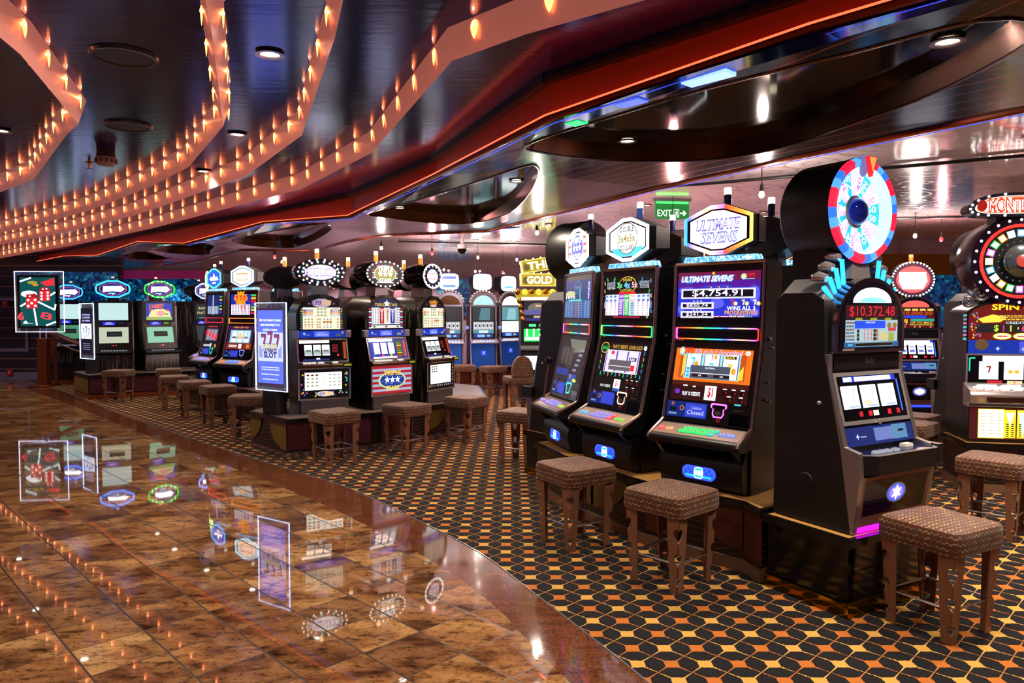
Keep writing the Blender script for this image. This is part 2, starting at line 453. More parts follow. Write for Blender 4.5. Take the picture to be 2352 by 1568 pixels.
# ---------------------------------------------------------------- walkway ceiling, light ribs, fascia
HC = 2.9
R5 = [(3.1, .97, 2.75), (1.712, 2.506, 2.75), (1.23, 3.04, 2.75), (.217, 4.158, 2.68), (-.647, 6.316, 2.75), (-1.803, 8.263, 2.66), (-3.247, 9.752, 2.77), (-4.95, 11.2, 2.62), (-6.313, 12.507, 2.77), (-7.9, 14.1, 2.66), (-9.604, 15.822, 2.77), (-13.4, 19.28, 2.7)]
b = MB(); b.poly([(x, y, HC) for x, y, z in R5] + [(-20, 19.3, HC), (-20, -3, HC), (3.1, -3, HC)], CEIL); struct(b.build('ceiling'))
FASC = mat('orange_copper_fascia', '#ec5a30', .26, .35)
TRIMC = mat('copper_trim', '#a0512f', .25, .9)
b = MB(); n = len(R5)
for i in range(n - 1):
    (x0, y0, z0), (x1, y1, z1) = R5[i], R5[i+1]
    b.poly([(x0, y0, HC + .03), (x1, y1, HC + .03), (x1, y1, z1), (x0, y0, z0)], FASC)
struct(b.build('trim_2'))
b = MB()
for i in range(n - 1):
    (x0, y0, z0), (x1, y1, z1) = R5[i], R5[i+1]; d = Vector((x1 - x0, y1 - y0)).normalized(); q = Vector((-d.y, d.x)) * -.0; p = Vector((d.y, -d.x)) * -.05
    b.add([(x0, y0, HC - .03), (x1, y1, HC - .03), (x1 + p.x, y1 + p.y, HC - .03), (x0 + p.x, y0 + p.y, HC - .03), (x0 + p.x, y0 + p.y, HC), (x1 + p.x, y1 + p.y, HC)], [(0, 1, 2, 3), (3, 2, 5, 4)], mat('brown_lip', '#3a2012', .5))
struct(b.build('trim_8'))
b = MB(); b.tube([(x - .004, y - .004, z) for x, y, z in R5], .02, TRIMC, 8); struct(b.build('trim_3'))
b = MB(); b.tube([(x - .034, y - .032, z + .008) for x, y, z in R5], .005, E('#ff5a38', 2.2), 6)
tag(b.build('light_strip'), 'glowing red-orange light tube along the lower edge of the orange ceiling band', 'light strip')
LEDB = E('#3a48ff', 1.3)
b = MB(); b.tube([(x + .012, y + .01, z - .028) for x, y, z in R5[:8]], .0028, LEDB, 6)
tag(b.build('light_strip'), 'thin blue light strip under the edge of the orange ceiling band', 'light strip')

RIBM = mat('pink_satin_rib', '#e39c86', .3, .3, '#e08474', .24)  # faint pink emission stands in for lamplight on the satin faces
LAMP = E('#ffc088', 30)
GLOW_DROP = E('#ff8446', 5)  # glowing teardrop imitates the lamp's blurred reflection on the rib
def lamp_mesh():
    b = MB()
    b.ball((0, 0, .006), .010, LAMP, 8, 4, sy=.7, sz=1.2)
    n = 10; prof = [(.004, .028), (.017, .022), (.024, .008), (.024, -.008), (.019, -.026), (.011, -.042), (.002, -.056)]
    b.add([(r * math.cos(2*PI*i/n), .2 * r * math.sin(2*PI*i/n), h) for r, h in prof for i in range(n)], [(j*n+i, j*n+(i+1) % n, (j+1)*n+(i+1) % n, (j+1)*n+i) for j in range(len(prof)-1) for i in range(n)], GLOW_DROP, True)
    return b
lm = lamp_mesh()
lamp_me = None
def rib(pts, label, w, spacing, both=0, hang=.148):
    """hanging V-shaped rib along pts; both = share of its length that carries lamps on the far face too"""
    global lamp_me
    P = [Vector(p) for p in pts]; n = len(P); nor = []
    for i in range(n):
        d = (P[min(i+1, n-1)] - P[max(i-1, 0)]).normalized(); nor.append(Vector((d.y, -d.x)))
    b = MB(); vs = []
    for p, q in zip(P, nor):
        k = p + q * w; r = p + q * 2 * w
        vs += [(p.x, p.y, HC + .01), (k.x, k.y, HC - hang), (r.x, r.y, HC + .01)]
    fs = []
    for i in range(n - 1):
        a = 3 * i; c = a + 3
        fs += [(a, c, c+1, a+1), (a+1, c+1, c+2, a+2)]
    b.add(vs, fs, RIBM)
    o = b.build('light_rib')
    tag(o, label, 'ceiling light', 'lamp-studded ribs of the dark ceiling')
    s = 0.0; tot = sum((P[i+1]-P[i]).length for i in range(n-1)); cnt = 0; nxt = spacing / 2; acc = 0
    for i in range(n - 1):
        L = (P[i+1] - P[i]).length; d = (P[i+1] - P[i]) / L; q = Vector((d.y, -d.x))
        while nxt < acc + L and cnt < 98:
            t = nxt - acc; p = P[i] + d * t
            for side in ((0, 1) if nxt < both else (0,)):
                if cnt >= 98: break
                # lamps sit a quarter of the way down the face
                c = p + q * (w * .22 if side == 0 else w * 1.78); c = c + q * (-.004 if side == 0 else .004)
                if lamp_me is None:
                    l = lm.build('lamp'); lamp_me = l.data
                else:
                    l = bpy.data.objects.new('lamp', lamp_me); COL.objects.link(l)
                l.parent = o; l.location = (c.x, c.y, HC - hang * .27)
                l.rotation_euler = (0, 0, math.atan2(d.y, d.x)); cnt += 1
            nxt += spacing
        acc += L
    return o
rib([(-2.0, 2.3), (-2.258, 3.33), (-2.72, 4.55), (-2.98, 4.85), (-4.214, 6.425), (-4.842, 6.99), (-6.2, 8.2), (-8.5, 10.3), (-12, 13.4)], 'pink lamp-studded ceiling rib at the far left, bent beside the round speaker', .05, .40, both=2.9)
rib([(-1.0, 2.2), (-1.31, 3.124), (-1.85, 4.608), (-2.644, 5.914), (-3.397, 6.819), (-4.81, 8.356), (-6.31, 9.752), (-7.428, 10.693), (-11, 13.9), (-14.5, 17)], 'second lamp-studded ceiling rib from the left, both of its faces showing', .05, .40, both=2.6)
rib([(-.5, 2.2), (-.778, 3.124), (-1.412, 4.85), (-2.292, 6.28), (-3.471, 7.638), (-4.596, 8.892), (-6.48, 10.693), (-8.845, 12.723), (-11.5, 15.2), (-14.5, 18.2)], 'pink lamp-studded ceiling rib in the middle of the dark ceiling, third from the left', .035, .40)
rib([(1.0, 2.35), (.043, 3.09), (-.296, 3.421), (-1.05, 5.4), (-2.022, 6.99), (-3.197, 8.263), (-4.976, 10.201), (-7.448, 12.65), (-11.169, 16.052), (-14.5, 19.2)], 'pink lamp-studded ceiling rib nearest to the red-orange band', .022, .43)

# ---------------------------------------------------------------- soffit with boat-shaped recesses
TRIM = [(4.1, 1.6), (3.5, 2.6), (2.714, 3.932), (1.92, 5.228), (1.235, 6.464), (-.32, 9.848), (-1.862, 10.412), (-2.517, 11.319), (-3.572, 13.069), (-4.764, 12.884), (-6.854, 15.924), (-9.839, 18.835), (-12.9, 21.0)]
BOATS = [
 [(.08, 4.95), (.2, 5.09), (.42, 5.24), (.71, 5.35), (1.03, 5.39), (1.3, 5.37), (1.53, 5.28), (1.80, 4.95), (1.94, 4.5), (2.1, 3.84), (2.12, 3.2), (2.02, 2.85), (1.75, 2.8), (1.42, 3.16), (.95, 3.64), (.5, 4.24), (.2, 4.66)],
 [(-1.62, 8.25), (-1.45, 8.58), (-1.2, 8.92), (-.95, 9.12), (-.743, 9.2), (-.55, 9.17), (-.38, 9.0), (-.15, 8.55), (.0, 8.1), (.11, 7.4), (.18, 6.63), (.21, 5.9), (.19, 5.6), (.1, 5.55), (-.275, 6.2), (-.918, 7.25)],
 [(-4.3, 11.25), (-4.4, 11.8), (-4.35, 12.2), (-4.1, 12.6), (-3.85, 12.66), (-3.65, 12.5), (-3.2, 11.7), (-2.85, 10.95), (-2.5, 10.1), (-2.35, 9.6), (-2.35, 9.2), (-2.7, 9.5), (-3.3, 10.1), (-3.9, 10.75)],
 [(-6.3, 12.9), (-6.42, 13.5), (-6.35, 13.9), (-6.0, 14.2), (-5.75, 14.0), (-5.5, 13.4), (-5.1, 12.6), (-4.95, 12.2), (-4.9, 11.6), (-5.1, 11.65), (-5.5, 12.1)],
 [(-7.7, 14.5), (-7.85, 15.1), (-7.6, 15.5), (-7.2, 15.4), (-6.95, 14.8), (-6.8, 14.0), (-6.75, 13.6), (-6.95, 13.6), (-7.3, 13.95)]]
def resample(pts, k=3):
    n = len(pts); r = []
    for i in range(n):
        p0, p1, p2, p3 = (Vector(pts[(i+j-1) % n]) for j in range(4))
        for j in range(k):
            t = j / k
            r.append(tuple(.5 * ((2*p1) + (p2-p0)*t + (2*p0-5*p1+4*p2-p3)*t*t + (3*p1-p0-3*p2+p3)*t**3)))
    return r
BOATS = [resample(q) for q in BOATS]
def zl(x, y):
    """height of the soffit near a recess"""
    return 2.69
bm = bmesh.new()
def loop(pts):
    vs = [bm.verts.new(p) for p in pts]
    return [bm.edges.new((vs[i], vs[(i+1) % len(vs)])) for i in range(len(vs))]
ed = loop([(x, y, z - .0) for x, y, z in R5] + [(x, y, 2.67) for x, y in reversed(TRIM)])
for q in BOATS: ed += loop([(x, y, 2.69) for x, y in q])
bmesh.ops.triangle_fill(bm, use_beauty=True, use_dissolve=False, edges=ed, normal=(0, 0, -1))
me = bpy.data.meshes.new('ceiling_soffit'); bm.to_mesh(me); bm.free(); me.materials.append(SOFFIT)
o = bpy.data.objects.new('ceiling_soffit', me); COL.objects.link(o); struct(o)
BOATM = mat('smoked_mirror_recess', '#3c3012', .07, .85)
BOATW = mat('brown_recess_wall', '#4a2c14', .2, .8)
BLIPS = mat('recess_rim', '#6f5a50', .2, 1.0)
for i, q in enumerate(BOATS):
    b = MB(); cx = sum(p[0] for p in q) / len(q); cy = sum(p[1] for p in q) / len(q); n = len(q)
    top = [(cx + (x-cx) * .96, cy + (y-cy) * .96) for x, y in q]
    b.add([(x, y, 2.69) for x, y in q] + [(x, y, 2.80) for x, y in top], [(j, (j+1) % n, n + (j+1) % n, n + j) for j in range(n)], BOATW, True)
    b.poly([(x, y, 2.80) for x, y in top], BOATM)
    b.tube([(x, y, 2.688) for x, y in q], .008, BLIPS, 6, closed=True)
    struct(b.build('ceiling_recess'))
b = MB(); b.tube([(x, y, 2.675) for x, y in TRIM], .026, TRIMC, 8)
for i in range(len(TRIM) - 1):
    (x0, y0), (x1, y1) = TRIM[i], TRIM[i+1]
    b.poly([(x0, y0, 2.67), (x1, y1, 2.67), (x1, y1, 2.8), (x0, y0, 2.8)], TRIMC)
struct(b.build('trim_4'))
b = MB(); b.tube([(x + .02, y + .012, 2.648) for x, y in TRIM[2:6]], .0025, LEDB, 6)
tag(b.build('light_strip'), 'thin blue light strip along the copper edge above the slot machines', 'light strip')
HM = 2.78
b = MB(); b.poly([(x, y, HM) for x, y in TRIM] + [(-12.9, 21, HM), (11, 21, HM), (11, 1.6, HM)], MIRROR); struct(b.build('ceiling_mirror'))
# soffit strip by the recess: blue paint and glowing tiles stand for sign reflections
STRIPB = mat('blue_reflection_strip', '#10206a', .12, .7)
b = MB()
sp = [(1.9, 2.52, 2.745), (1.36, 3.08, 2.742), (.9, 3.55, 2.715), (.48, 4.06, 2.688), (.2, 4.5, 2.684)]
for i in range(len(sp) - 1):
    (x0, y0, z0), (x1, y1, z1) = sp[i], sp[i+1]
    b.poly([(x0, y0, z0 - .022), (x1, y1, z1 - .022), (x1 - .1, y1 - .09, z1 - .022), (x0 - .1, y0 - .09, z0 - .022)], STRIPB)
struct(b.build('trim_5'))
BL2, BL3, GR2 = E('#4058ff', 1.6), E('#7fa0ff', 2.0), E('#28e07a', 1.2)  # emissive colours imitating lights reflected in the polished strip
for (x, y, z), ln, m, lab in (((.33, 4.24, 2.66), .10, GR2, 'small green painted reflection at the low end of the blue ceiling strip'), ((.56, 3.9, 2.672), .16, BL2, 'violet painted reflection on the blue ceiling strip beside the green one'), ((.84, 3.58, 2.684), .24, BL3, 'longest violet painted reflection on the blue ceiling strip')):
    b = MB(); d = Vector((-.68, .73, 0)).normalized(); q = Vector((.73, .68, 0)).normalized() * .045
    p0 = Vector((x, y, z)); p1 = p0 - d * ln
    b.add([tuple(p0 - q), tuple(p0 + q), tuple(p1 + q), tuple(p1 - q), tuple(p0 - q + Vector((0,0,.02))), tuple(p0 + q + Vector((0,0,.02))), tuple(p1 + q + Vector((0,0,.02))), tuple(p1 - q + Vector((0,0,.02)))], [(0,1,2,3), (0,4,5,1), (1,5,6,2), (2,6,7,3), (3,7,4,0)], m)
    tag(b.build('reflection_tile'), lab, 'light', 'glowing tiles painted as reflections on the blue ceiling strip')

# ---------------------------------------------------------------- walls
WPUR = mat('purple_wall', '#a88a98', .5); WDARK = mat('dark_wall', '#8a6a70', .5)
def slab(name, x0, x1, y0, y1, z0, z1, m):
    b = MB(); b.box(x0, x1, y0, y1, z0, z1, m); return struct(b.build(name))
slab('wall_back', -12.9, 11.1, 20.5, 20.7, 0, 2.78, WPUR)
slab('wall_left', -20, -9.1, 17.05, 17.2, 0, 2.9, WALLWOOD)
slab('wall_right', 10.8, 11, 1, 20.5, 0, 2.78, WDARK)
slab('baseboard_left', -20, -9.1, 16.99, 17.05, 0, .18, mat('lilac_baseboard', '#8a80a8', .3))
slab('trim_6', -10.6, -6.6, 17.3, 17.4, 2.36, 2.55, mat('magenta_fascia', '#a8327a', .35, 0, '#c02a7a', .12))  # slight glow painted into the magenta; the fascia is no lamp
slab('trim_7', 4.0, 9.5, 13.2, 13.4, 2.25, 2.62, mat('bronze_fascia', '#9a6a24', .3, .8))
slab('wall_column', 5.4, 8.5, 13.6, 13.9, 0, 2.6, mat('plum_panel', '#5a1c48', .4))
# wall panel outlined in pale metal and its red signs (far left)
FRM = mat('pale_metal_outline', '#a79fc4', .3, .6)
b = MB(); T = plane((-12.25, 17.03, 1.28), (1, 0, 0), v=(0, 0, 1)); b.T = T
b.frame(0, 0, 2.0, 1.25, .07, FRM, 4); struct(b.build('door_1'))
RED, WHT = Pn('#c0202c'), Pn('#e8e0e0')
for z, lab, xx in ((1.78, 'small red square sign on the striped wall, upper one', -11.72), (.17, 'small red square sign on the striped wall just above the skirting', -11.66)):
    b = MB(); b.box(xx - .07, xx + .07, 16.955, 16.985, z - .065, z + .065, RED); b.T = plane((xx, 16.952, z), (1, 0, 0), v=(0, 0, 1))
    b.rect(-.015, 0, .02, .07, WHT, 1); b.rect(.012, .018, .04, .03, WHT, 1)
    tag(b.build('sign'), lab, 'sign')
b = MB(); b.add([(-11.5, 16.9, 2.5), (-10.95, 16.9, 1.6), (-10.85, 16.9, 1.1), (-9.0, 16.9, 1.7), (-9.1, 16.9, 2.5), (-11.5, 16.96, 2.5), (-10.95, 16.96, 1.6), (-10.85, 16.96, 1.1), (-9.0, 16.96, 1.7), (-9.1, 16.96, 2.5)], [(4,3,2,1,0), (5,6,7,8,9), (0,1,6,5), (1,2,7,6), (2,3,8,7), (3,4,9,8), (4,0,5,9)], MOSAIC)
tag(b.build('mosaic_art'), 'blue mosaic art panel with a slanted edge behind the dice screen', 'wall art')
for x0, x1, z0, z1, lab in ((-11.0, -10.2, 1.84, 2.6, 'blue mosaic art panel behind the blue hexagon-sign video machine'), (-9.67, -8.7, 1.84, 2.6, 'blue mosaic art panel behind the green hexagon-sign video machine'), (-2.07, -1.15, 1.48, 2.5, 'small blue mosaic art panel between the arched silver machines'), (7.2, 8.45, 1.3, 2.3, 'blue mosaic art panel behind the bulb-ringed sign at the right')):
    b = MB(); yy = 20.42 if x0 < 0 else 13.52; b.box(x0, x1, yy, yy + .06, z0, z1, MOSAIC)
    tag(b.build('mosaic_art'), lab, 'wall art')
# curved copper handrail at the far left
b = MB(); b.tube([(-10.0, 15.85, 1.15), (-9.6, 15.83, .98), (-9.1, 15.8, .82), (-8.6, 15.76, .68), (-8.1, 15.7, .6)], .055, mat('pink_copper_rail', '#c98a70', .3, .6), 10)
b.tube([(-9.9, 15.87, .92), (-9.5, 15.85, .76), (-9.0, 15.82, .62), (-8.5, 15.78, .5), (-8.1, 15.74, .44)], .018, mat('pink_copper_rail', '#c98a70'), 8)
for x, y, h in ((-9.9, 15.86, 1.1), (-9.0, 15.81, .78), (-8.15, 15.72, .58)): b.tube([(x, y, 0), (x, y, h)], .025, TRIMC, 8)
tag(b.build('handrail'), 'curved pink copper handrail sweeping down behind the dice screen', 'handrail')

# ---------------------------------------------------------------- lights in the ceilings
LENS = E('#fff2dc', 14)
def downlight(x, y, z, label, energy=60, group=None, r=.045, col=(1, .82, .62), angle=2.1):
    t = empty('downlight', (x, y, z), 0, label, 'ceiling light', group)
    MB.ZO = 0
    b = MB(); b.lathe([(r, .0), (r * 1.5, -.004), (r * 1.62, -.012), (r * 1.1, -.012), (r, .0)], SILVER, n=20); b.build('trim_ring', t)
    b = MB(); b.lathe([(1e-4, -.005), (r, -.005)], LENS, n=16, smooth=False); b.build('lens', t)
    if energy:
        l = bpy.data.lights.new('downlight_lamp', 'SPOT'); l.energy = energy; l.spot_size = angle; l.spot_blend = .8; l.color = col; l.shadow_soft_size = .05
        q = bpy.data.objects.new('downlight_lamp', l); COL.objects.link(q); q.parent = t; q.location = (0, 0, -.02)
    return t
WK = 'downlights in the dark ceiling over the walkway'
for x, y, lab, e in ((-1.222, 3.756, 'large recessed downlight between the second and third lamp-studded ribs', 150), (-2.017, 5.439, 'recessed downlight between the second and third ribs, next one back', 130), (-3.672, 5.323, 'recessed downlight in the ceiling panel at the far left', 110), (-2.86, 6.85, 'small recessed downlight seen against the second rib', 90), (-4.15, 7.882, 'smaller recessed downlight further along the second rib', 80), (-5.5, 9.25, 'tiny distant recessed downlight along the second rib', 80), (-7.2, 10.9, 'tiny recessed downlight along the second rib before the farthest', 100), (-9.0, 13.2, 'added downlight before the dice screen', 150), (-11.0, 14.4, 'farthest added downlight, by the striped wall', 150)):  # the last two are added to lighten the far left
    downlight(x, y, HC, lab, e, WK)
for x, y in ((-1.2, 1.3), (.2, .6), (-2.6, 1.6), (.9, 1.9)): downlight(x, y, HC, 'recessed downlight in the dark ceiling above the near walkway', 150, WK)
BT = 'downlights in the boat-shaped recesses'
for x, y, lab, e in ((1.93, 3.3, 'bright downlight in the near end of the largest boat-shaped recess', 190), (.81, 5.2, 'downlight in the far end of the largest boat-shaped recess', 130), (.04, 6.8, 'downlight at the right of the second boat-shaped recess', 130), (-1.3, 8.55, 'downlight at the left tip of the second boat-shaped recess', 110), (-2.62, 9.72, 'downlight at the right of the third boat-shaped recess', 110), (-4.1, 11.4, 'downlight at the left tip of the third boat-shaped recess', 90), (-5.2, 12.3, 'downlight at the right of the fourth boat-shaped recess', 80), (-6.2, 13.3, 'downlight at the left of the fourth boat-shaped recess', 80), (-7.0, 14.3, 'downlight in the farthest boat-shaped recess', 60)):
    downlight(x, y, 2.798, lab, e, BT)
MR = 'downlights in the mirrored ceiling'
for x, y, e in ((5.2, 4.6, 150), (6.5, 6.2, 150), (3.5, 5.0, 150), (3.1, 4.1, 170), (1.5, 8.2, 120), (3.0, 8.8, 120), (.5, 10, 120), (-.6, 12.2, 110), (2.0, 11.5, 120), (-3.0, 14.6, 100), (4.6, 6.0, 130), (5.0, 9.3, 120), (-.7, 15.6, 100), (-5.4, 15.4, 90), (-2.2, 12.6, 90), (3.4, 2.9, 170)):
    downlight(x, y, HM, 'small recessed downlight in the mirrored ceiling over the machines', e, MR, r=.035)
for i in range(9):  # wall washers added so the mirrored ceiling reflects a brighter far wall
    downlight(-9.5 + i * 2.4, 19.7, HM, 'added wall-wash light along the far wall', 280, 'added lights along the far wall', r=.035, col=(1, .8, .82))
for i in range(5):  # likewise added, to brighten the right wall in the ceiling's reflection
    downlight(10.1, 4.5 + i * 3.2, HM, 'added wall-wash light along the wall at the right', 260, 'added lights along the right wall', r=.035)
SPK = mat('speaker_grille', '#171a2a', .5); SPR = mat('speaker_ring', '#20243c', .25)
for x, y, r, lab in ((-1.978, 3.794, .155, 'large round black speaker flush in the ceiling, nearest one'), (-2.691, 5.199, .15, 'round black speaker flush in the ceiling above the smoke detector'), (-6.6, 10.2, .15, 'small-looking distant round speaker in the ceiling at the far left')):
    t = empty('ceiling_speaker', (x, y, HC), 0, lab, 'speaker', 'round ceiling speakers'); MB.ZO = 0
    b = MB(); b.lathe([(r * .9, -.012), (r, -.014), (r * 1.05, 0)], SPR, n=32); b.build('rim', t)
    b = MB(); b.lathe([(1e-4, -.008), (r * .9, -.01)], SPK, n=32); b.build('grille', t)
t = empty('smoke_detector', (-3.29, 5.994, HC), 0, 'round grey smoke detector under the dark ceiling', 'smoke detector'); MB.ZO = 0
b = MB(); b.lathe([(.066, 0), (.07, -.05), (.07, -.055)], mat('detector_base', '#3a2e34', .4), n=24); b.build('base', t)
b = MB(); b.lathe([(.068, -.055), (.078, -.06), (.078, -.10), (.06, -.122), (1e-4, -.128)], mat('detector_grey', '#b08f8c', .45), n=24)
for i in range(12):
    a = 2 * PI * i / 12; b.box(.079 * math.cos(a) - .004, .079 * math.cos(a) + .004, .079 * math.sin(a) - .004, .079 * math.sin(a) + .004, -.105, -.075, BLACK)
b.build('housing', t)
def sprinkler(x, y, z, lab):
    t = empty('sprinkler', (x, y, z), 0, lab, 'sprinkler', 'ceiling sprinklers'); MB.ZO = 0
    b = MB(); b.lathe([(.03, 0), (.03, -.006), (.012, -.01), (.012, -.035), (.006, -.06)], GOLD, n=12); b.build('body', t)
    b = MB(); b.lathe([(1e-4, -.064), (.028, -.06), (.03, -.058)], GREYM, n=12); b.build('deflector', t)
sprinkler(-3.694, 6.463, HC, 'small brass sprinkler beside the smoke detector'); sprinkler(3.1, 4.35, HM, 'dark sprinkler in the mirrored ceiling at the right edge')
# dome camera
t = empty('dome_camera', (-.81, 12.0, HM), 0, 'white dome camera under the mirrored ceiling', 'security camera'); MB.ZO = 0
b = MB(); b.lathe([(.03, 0), (.03, -.08), (.085, -.1), (.085, -.17)], WHITEP, n=24); b.build('housing', t)
b = MB(); b.lathe([(.08, -.17), (.07, -.215), (.04, -.245), (1e-4, -.255)], GLASSY, n=24); b.build('dome', t)
# exit sign
EXG, EXW, EXL = E('#0f9a3c', .55), E('#f2fff4', 1.3), E('#3cff5a', 2.6)
t = empty('exit_sign', (1.68, 7.75, HM), math.radians(8), 'green exit sign with running figure and arrow hanging from the mirrored ceiling', 'sign'); MB.ZO = 0
b = MB(); b.box(-.2, .2, -.03, .03, -.03, 0, GREYM); b.build('mounting_bar', t)
b = MB(); b.prism([(-.185, -.03), (.185, -.03), (.185, -.19), (.165, -.215), (-.165, -.215), (-.185, -.19)], -.012, .012, EXG, 'y'); pl = b.build('panel', t)
b = MB(plane((0, -.0135, -.12), (1, 0, 0), v=(0, 0, 1)))
b.rect(0, .075, .35, .022, EXL, 0); b.text('EXIT', -.085, -.035, .07, EXW, 1, w=.155)
# running figure in its box, arrow
b.frame(.045, -.035, .06, .085, .004, EXW, 1); b.ell(.05, -.008, .008, .008, EXW, 1, 10)
b.shape([(.03, -.02), (.055, -.018), (.064, -.035), (.058, -.037), (.05, -.026), (.05, -.045), (.066, -.055), (.06, -.072), (.053, -.071), (.056, -.058), (.042, -.052), (.03, -.07), (.024, -.066), (.036, -.048), (.038, -.028), (.03, -.028)], EXW, 1)
b.rect(.115, -.035, .06, .014, EXW, 1); b.shape([(.125, -.005), (.155, -.035), (.125, -.065), (.115, -.055), (.135, -.035), (.115, -.015)], EXW, 1.5)
b.build('lettering', pl)
# pendant bulbs
BR, BWm = E('#ff3a3a', 3), E('#ffd8b8', 3)
pb = [((1745, 445), 5.75, BWm, 'by the large octagon sign'), ((1233, 533), 8.55, BWm, 'left of the near wheel-topped machine'), ((993, 580), 11.5, BR, 'glowing red left of the dome camera'), ((877, 568), 10.6, BWm, 'above the star-banner machine'), ((1098, 590), 12.5, BWm, 'right of the dome camera'), ((2097, 540), 8.9, BWm, 'above the bulb-ringed sign at the right'), ((2157, 548), 9.3, BR, 'glowing red right of the bulb-ringed sign'), ((633, 588), 11.0, BR, 'above the left octagon signs'), ((1543, 573), 7.6, BR, 'glowing red below the exit sign'), ((1187, 595), 13, BWm, 'with a flat shade near the golden tower sign'), ((1020, 618), 14, BWm, 'over the left arched silver machine'), ((1092, 622), 14.2, BWm, 'over the middle arched silver machine'), ((1155, 624), 14.4, BR, 'glowing red over the right arched silver machine')]
for (px, py), d, m, w in pb:
    x = (px - 1176) / 1683 * d; z = 1.6 - (py - 714) / 1683 * d
    z = min(z, 2.62)
    t = empty('pendant_bulb', (x, d, HM), 0, 'small hanging bulb on a wire ' + w, 'hanging lamp', 'hanging bulbs under the mirrored ceiling'); MB.ZO = 0
    h = z - HM
    b = MB(); b.tube([(0, 0, 0), (0, 0, h + .06)], .004, BLACK, 6); b.build('wire', t)
    b = MB(); b.lathe([(.008, h + .075), (.015, h + .06), (.017, h + .02), (.02, h + .012)], BLACK, n=12); b.build('socket', t)
    b = MB(); b.lathe([(.016, h + .014), (.022, h - .008), (.024, h - .02), (.017, h - .036), (1e-4, h - .042)], m, n=12); b.build('bulb', t)
    l = bpy.data.lights.new('bulb_light', 'POINT'); l.energy = 30; l.color = (1, .4, .4) if m is BR else (1, .8, .72); l.shadow_soft_size = .03
    q = bpy.data.objects.new('bulb_light', l); COL.objects.link(q); q.parent = t; q.location = (0, 0, h - .08)
for i, (a, c) in enumerate((((1.0, 7.2), (4.9, 4.9)), ((-1.9, 12.3), (2.0, 13.1)), ((3.8, 9.6), (7, 8.6)), ((-1.9, 11.2), (.1, 10.2)))):
    b = MB(); b.tube([(*a, HM - .02), (*c, HM - .02)], .014, BLACK, 8)
    tag(b.build('lighting_track'), ['dark lighting track running past the exit sign', 'dark lighting track by the dome camera', 'dark lighting track above the bulb-ringed sign at the right', 'dark lighting track above the arched-top machines'][i], 'lighting track')

SC.world = bpy.data.worlds.new('room_glow'); SC.world.use_nodes = True
bg = SC.world.node_tree.nodes['Background']; bg.inputs[0].default_value = (*lin('#8a6a80'), 1); bg.inputs[1].default_value = .4
# ---------------------------------------------------------------- helpers shared by the machines
def octagon(w, h, cx, cy):
    """elongated octagon (half sizes w, h; corner cuts cx, cy)"""
    return [(-w, -h + cy), (-w + cx, -h), (w - cx, -h), (w, -h + cy), (w, h - cy), (w - cx, h), (-w + cx, h), (-w, h - cy)]
def inset(p, f, g=None):
    g = f if g is None else g
    return [(a * f, b * g) for a, b in p]
CREAM = E('#fff0d0', 1.5)
def candle(parent, x, y, z, lit=CREAM, base=mat('candle_base', '#1a2c6a', .25), h=.1):
    b = MB(); b.lathe([(.024, z), (.026, z + .006), (.026, z + h * .62), (.022, z + h * .65)], base, (x, y, 0), n=14); t = b.build('tower_lamp', parent)
    b = MB(); b.lathe([(.025, z + h * .65), (.025, z + h * .95), (.021, z + h), (1e-4, z + h)], lit, (x, y, 0), n=14); b.build('lamp_cap', t)
    return t
def casino_card(b, u, v, w, h, text=True, k=1, screen='#3a4ad8'):
    """blue player-card panel with slot, no-smoking roundel and small display"""
    b.rect(u, v, w, h, E('#0c2f8e', .55), k)
    b.rect(u - w * .34, v - h * .02, w * .17, h * .2, Pn('#14141a'), k + 1); b.rect(u - w * .34, v - h * .3, w * .2, h * .12, E('#8fb6e0', .6), k + 1)
    b.ell(u - w * .36, v + h * .33, h * .12, h * .12, E('#c06a60', .6), k + 1, 12)
    b.ell(u - w * .12, v + h * .08, h * .17, h * .17, E('#c89088', .6), k + 1, 12); b.ell(u - w * .12, v + h * .08, h * .11, h * .11, E('#7c1c22', .5), k + 2, 12)
    b.rect(u + w * .22, v, w * .5, h * .86, E(screen, .8), k + 1)
    if text:
        b.text('Casino', u + w * .24, v + h * .16, h * .2, E('#a8b4ff', 1), k + 2, w=w * .26)
        b.text('Closed', u + w * .22, v - h * .14, h * .28, E('#c4ccff', 1), k + 2, w=w * .4)
def rows(b, u, v, w, h, n, cols, k=2, fill=.6):
    """blocks of small print: n lines, each broken into words"""
    rnd = random.Random(int(abs(u * 999) + n * 7))
    for i in range(n):
        y = v + h / 2 - (i + .5) * h / n; x = u - w / 2
        while x < u + w / 2 - .004:
            l = min(rnd.uniform(.03, .12) * w * 1.4, u + w / 2 - x)
            b.rect(x + l / 2, y, l, h / n * fill, cols[i % len(cols)], k); x += l + w * .03

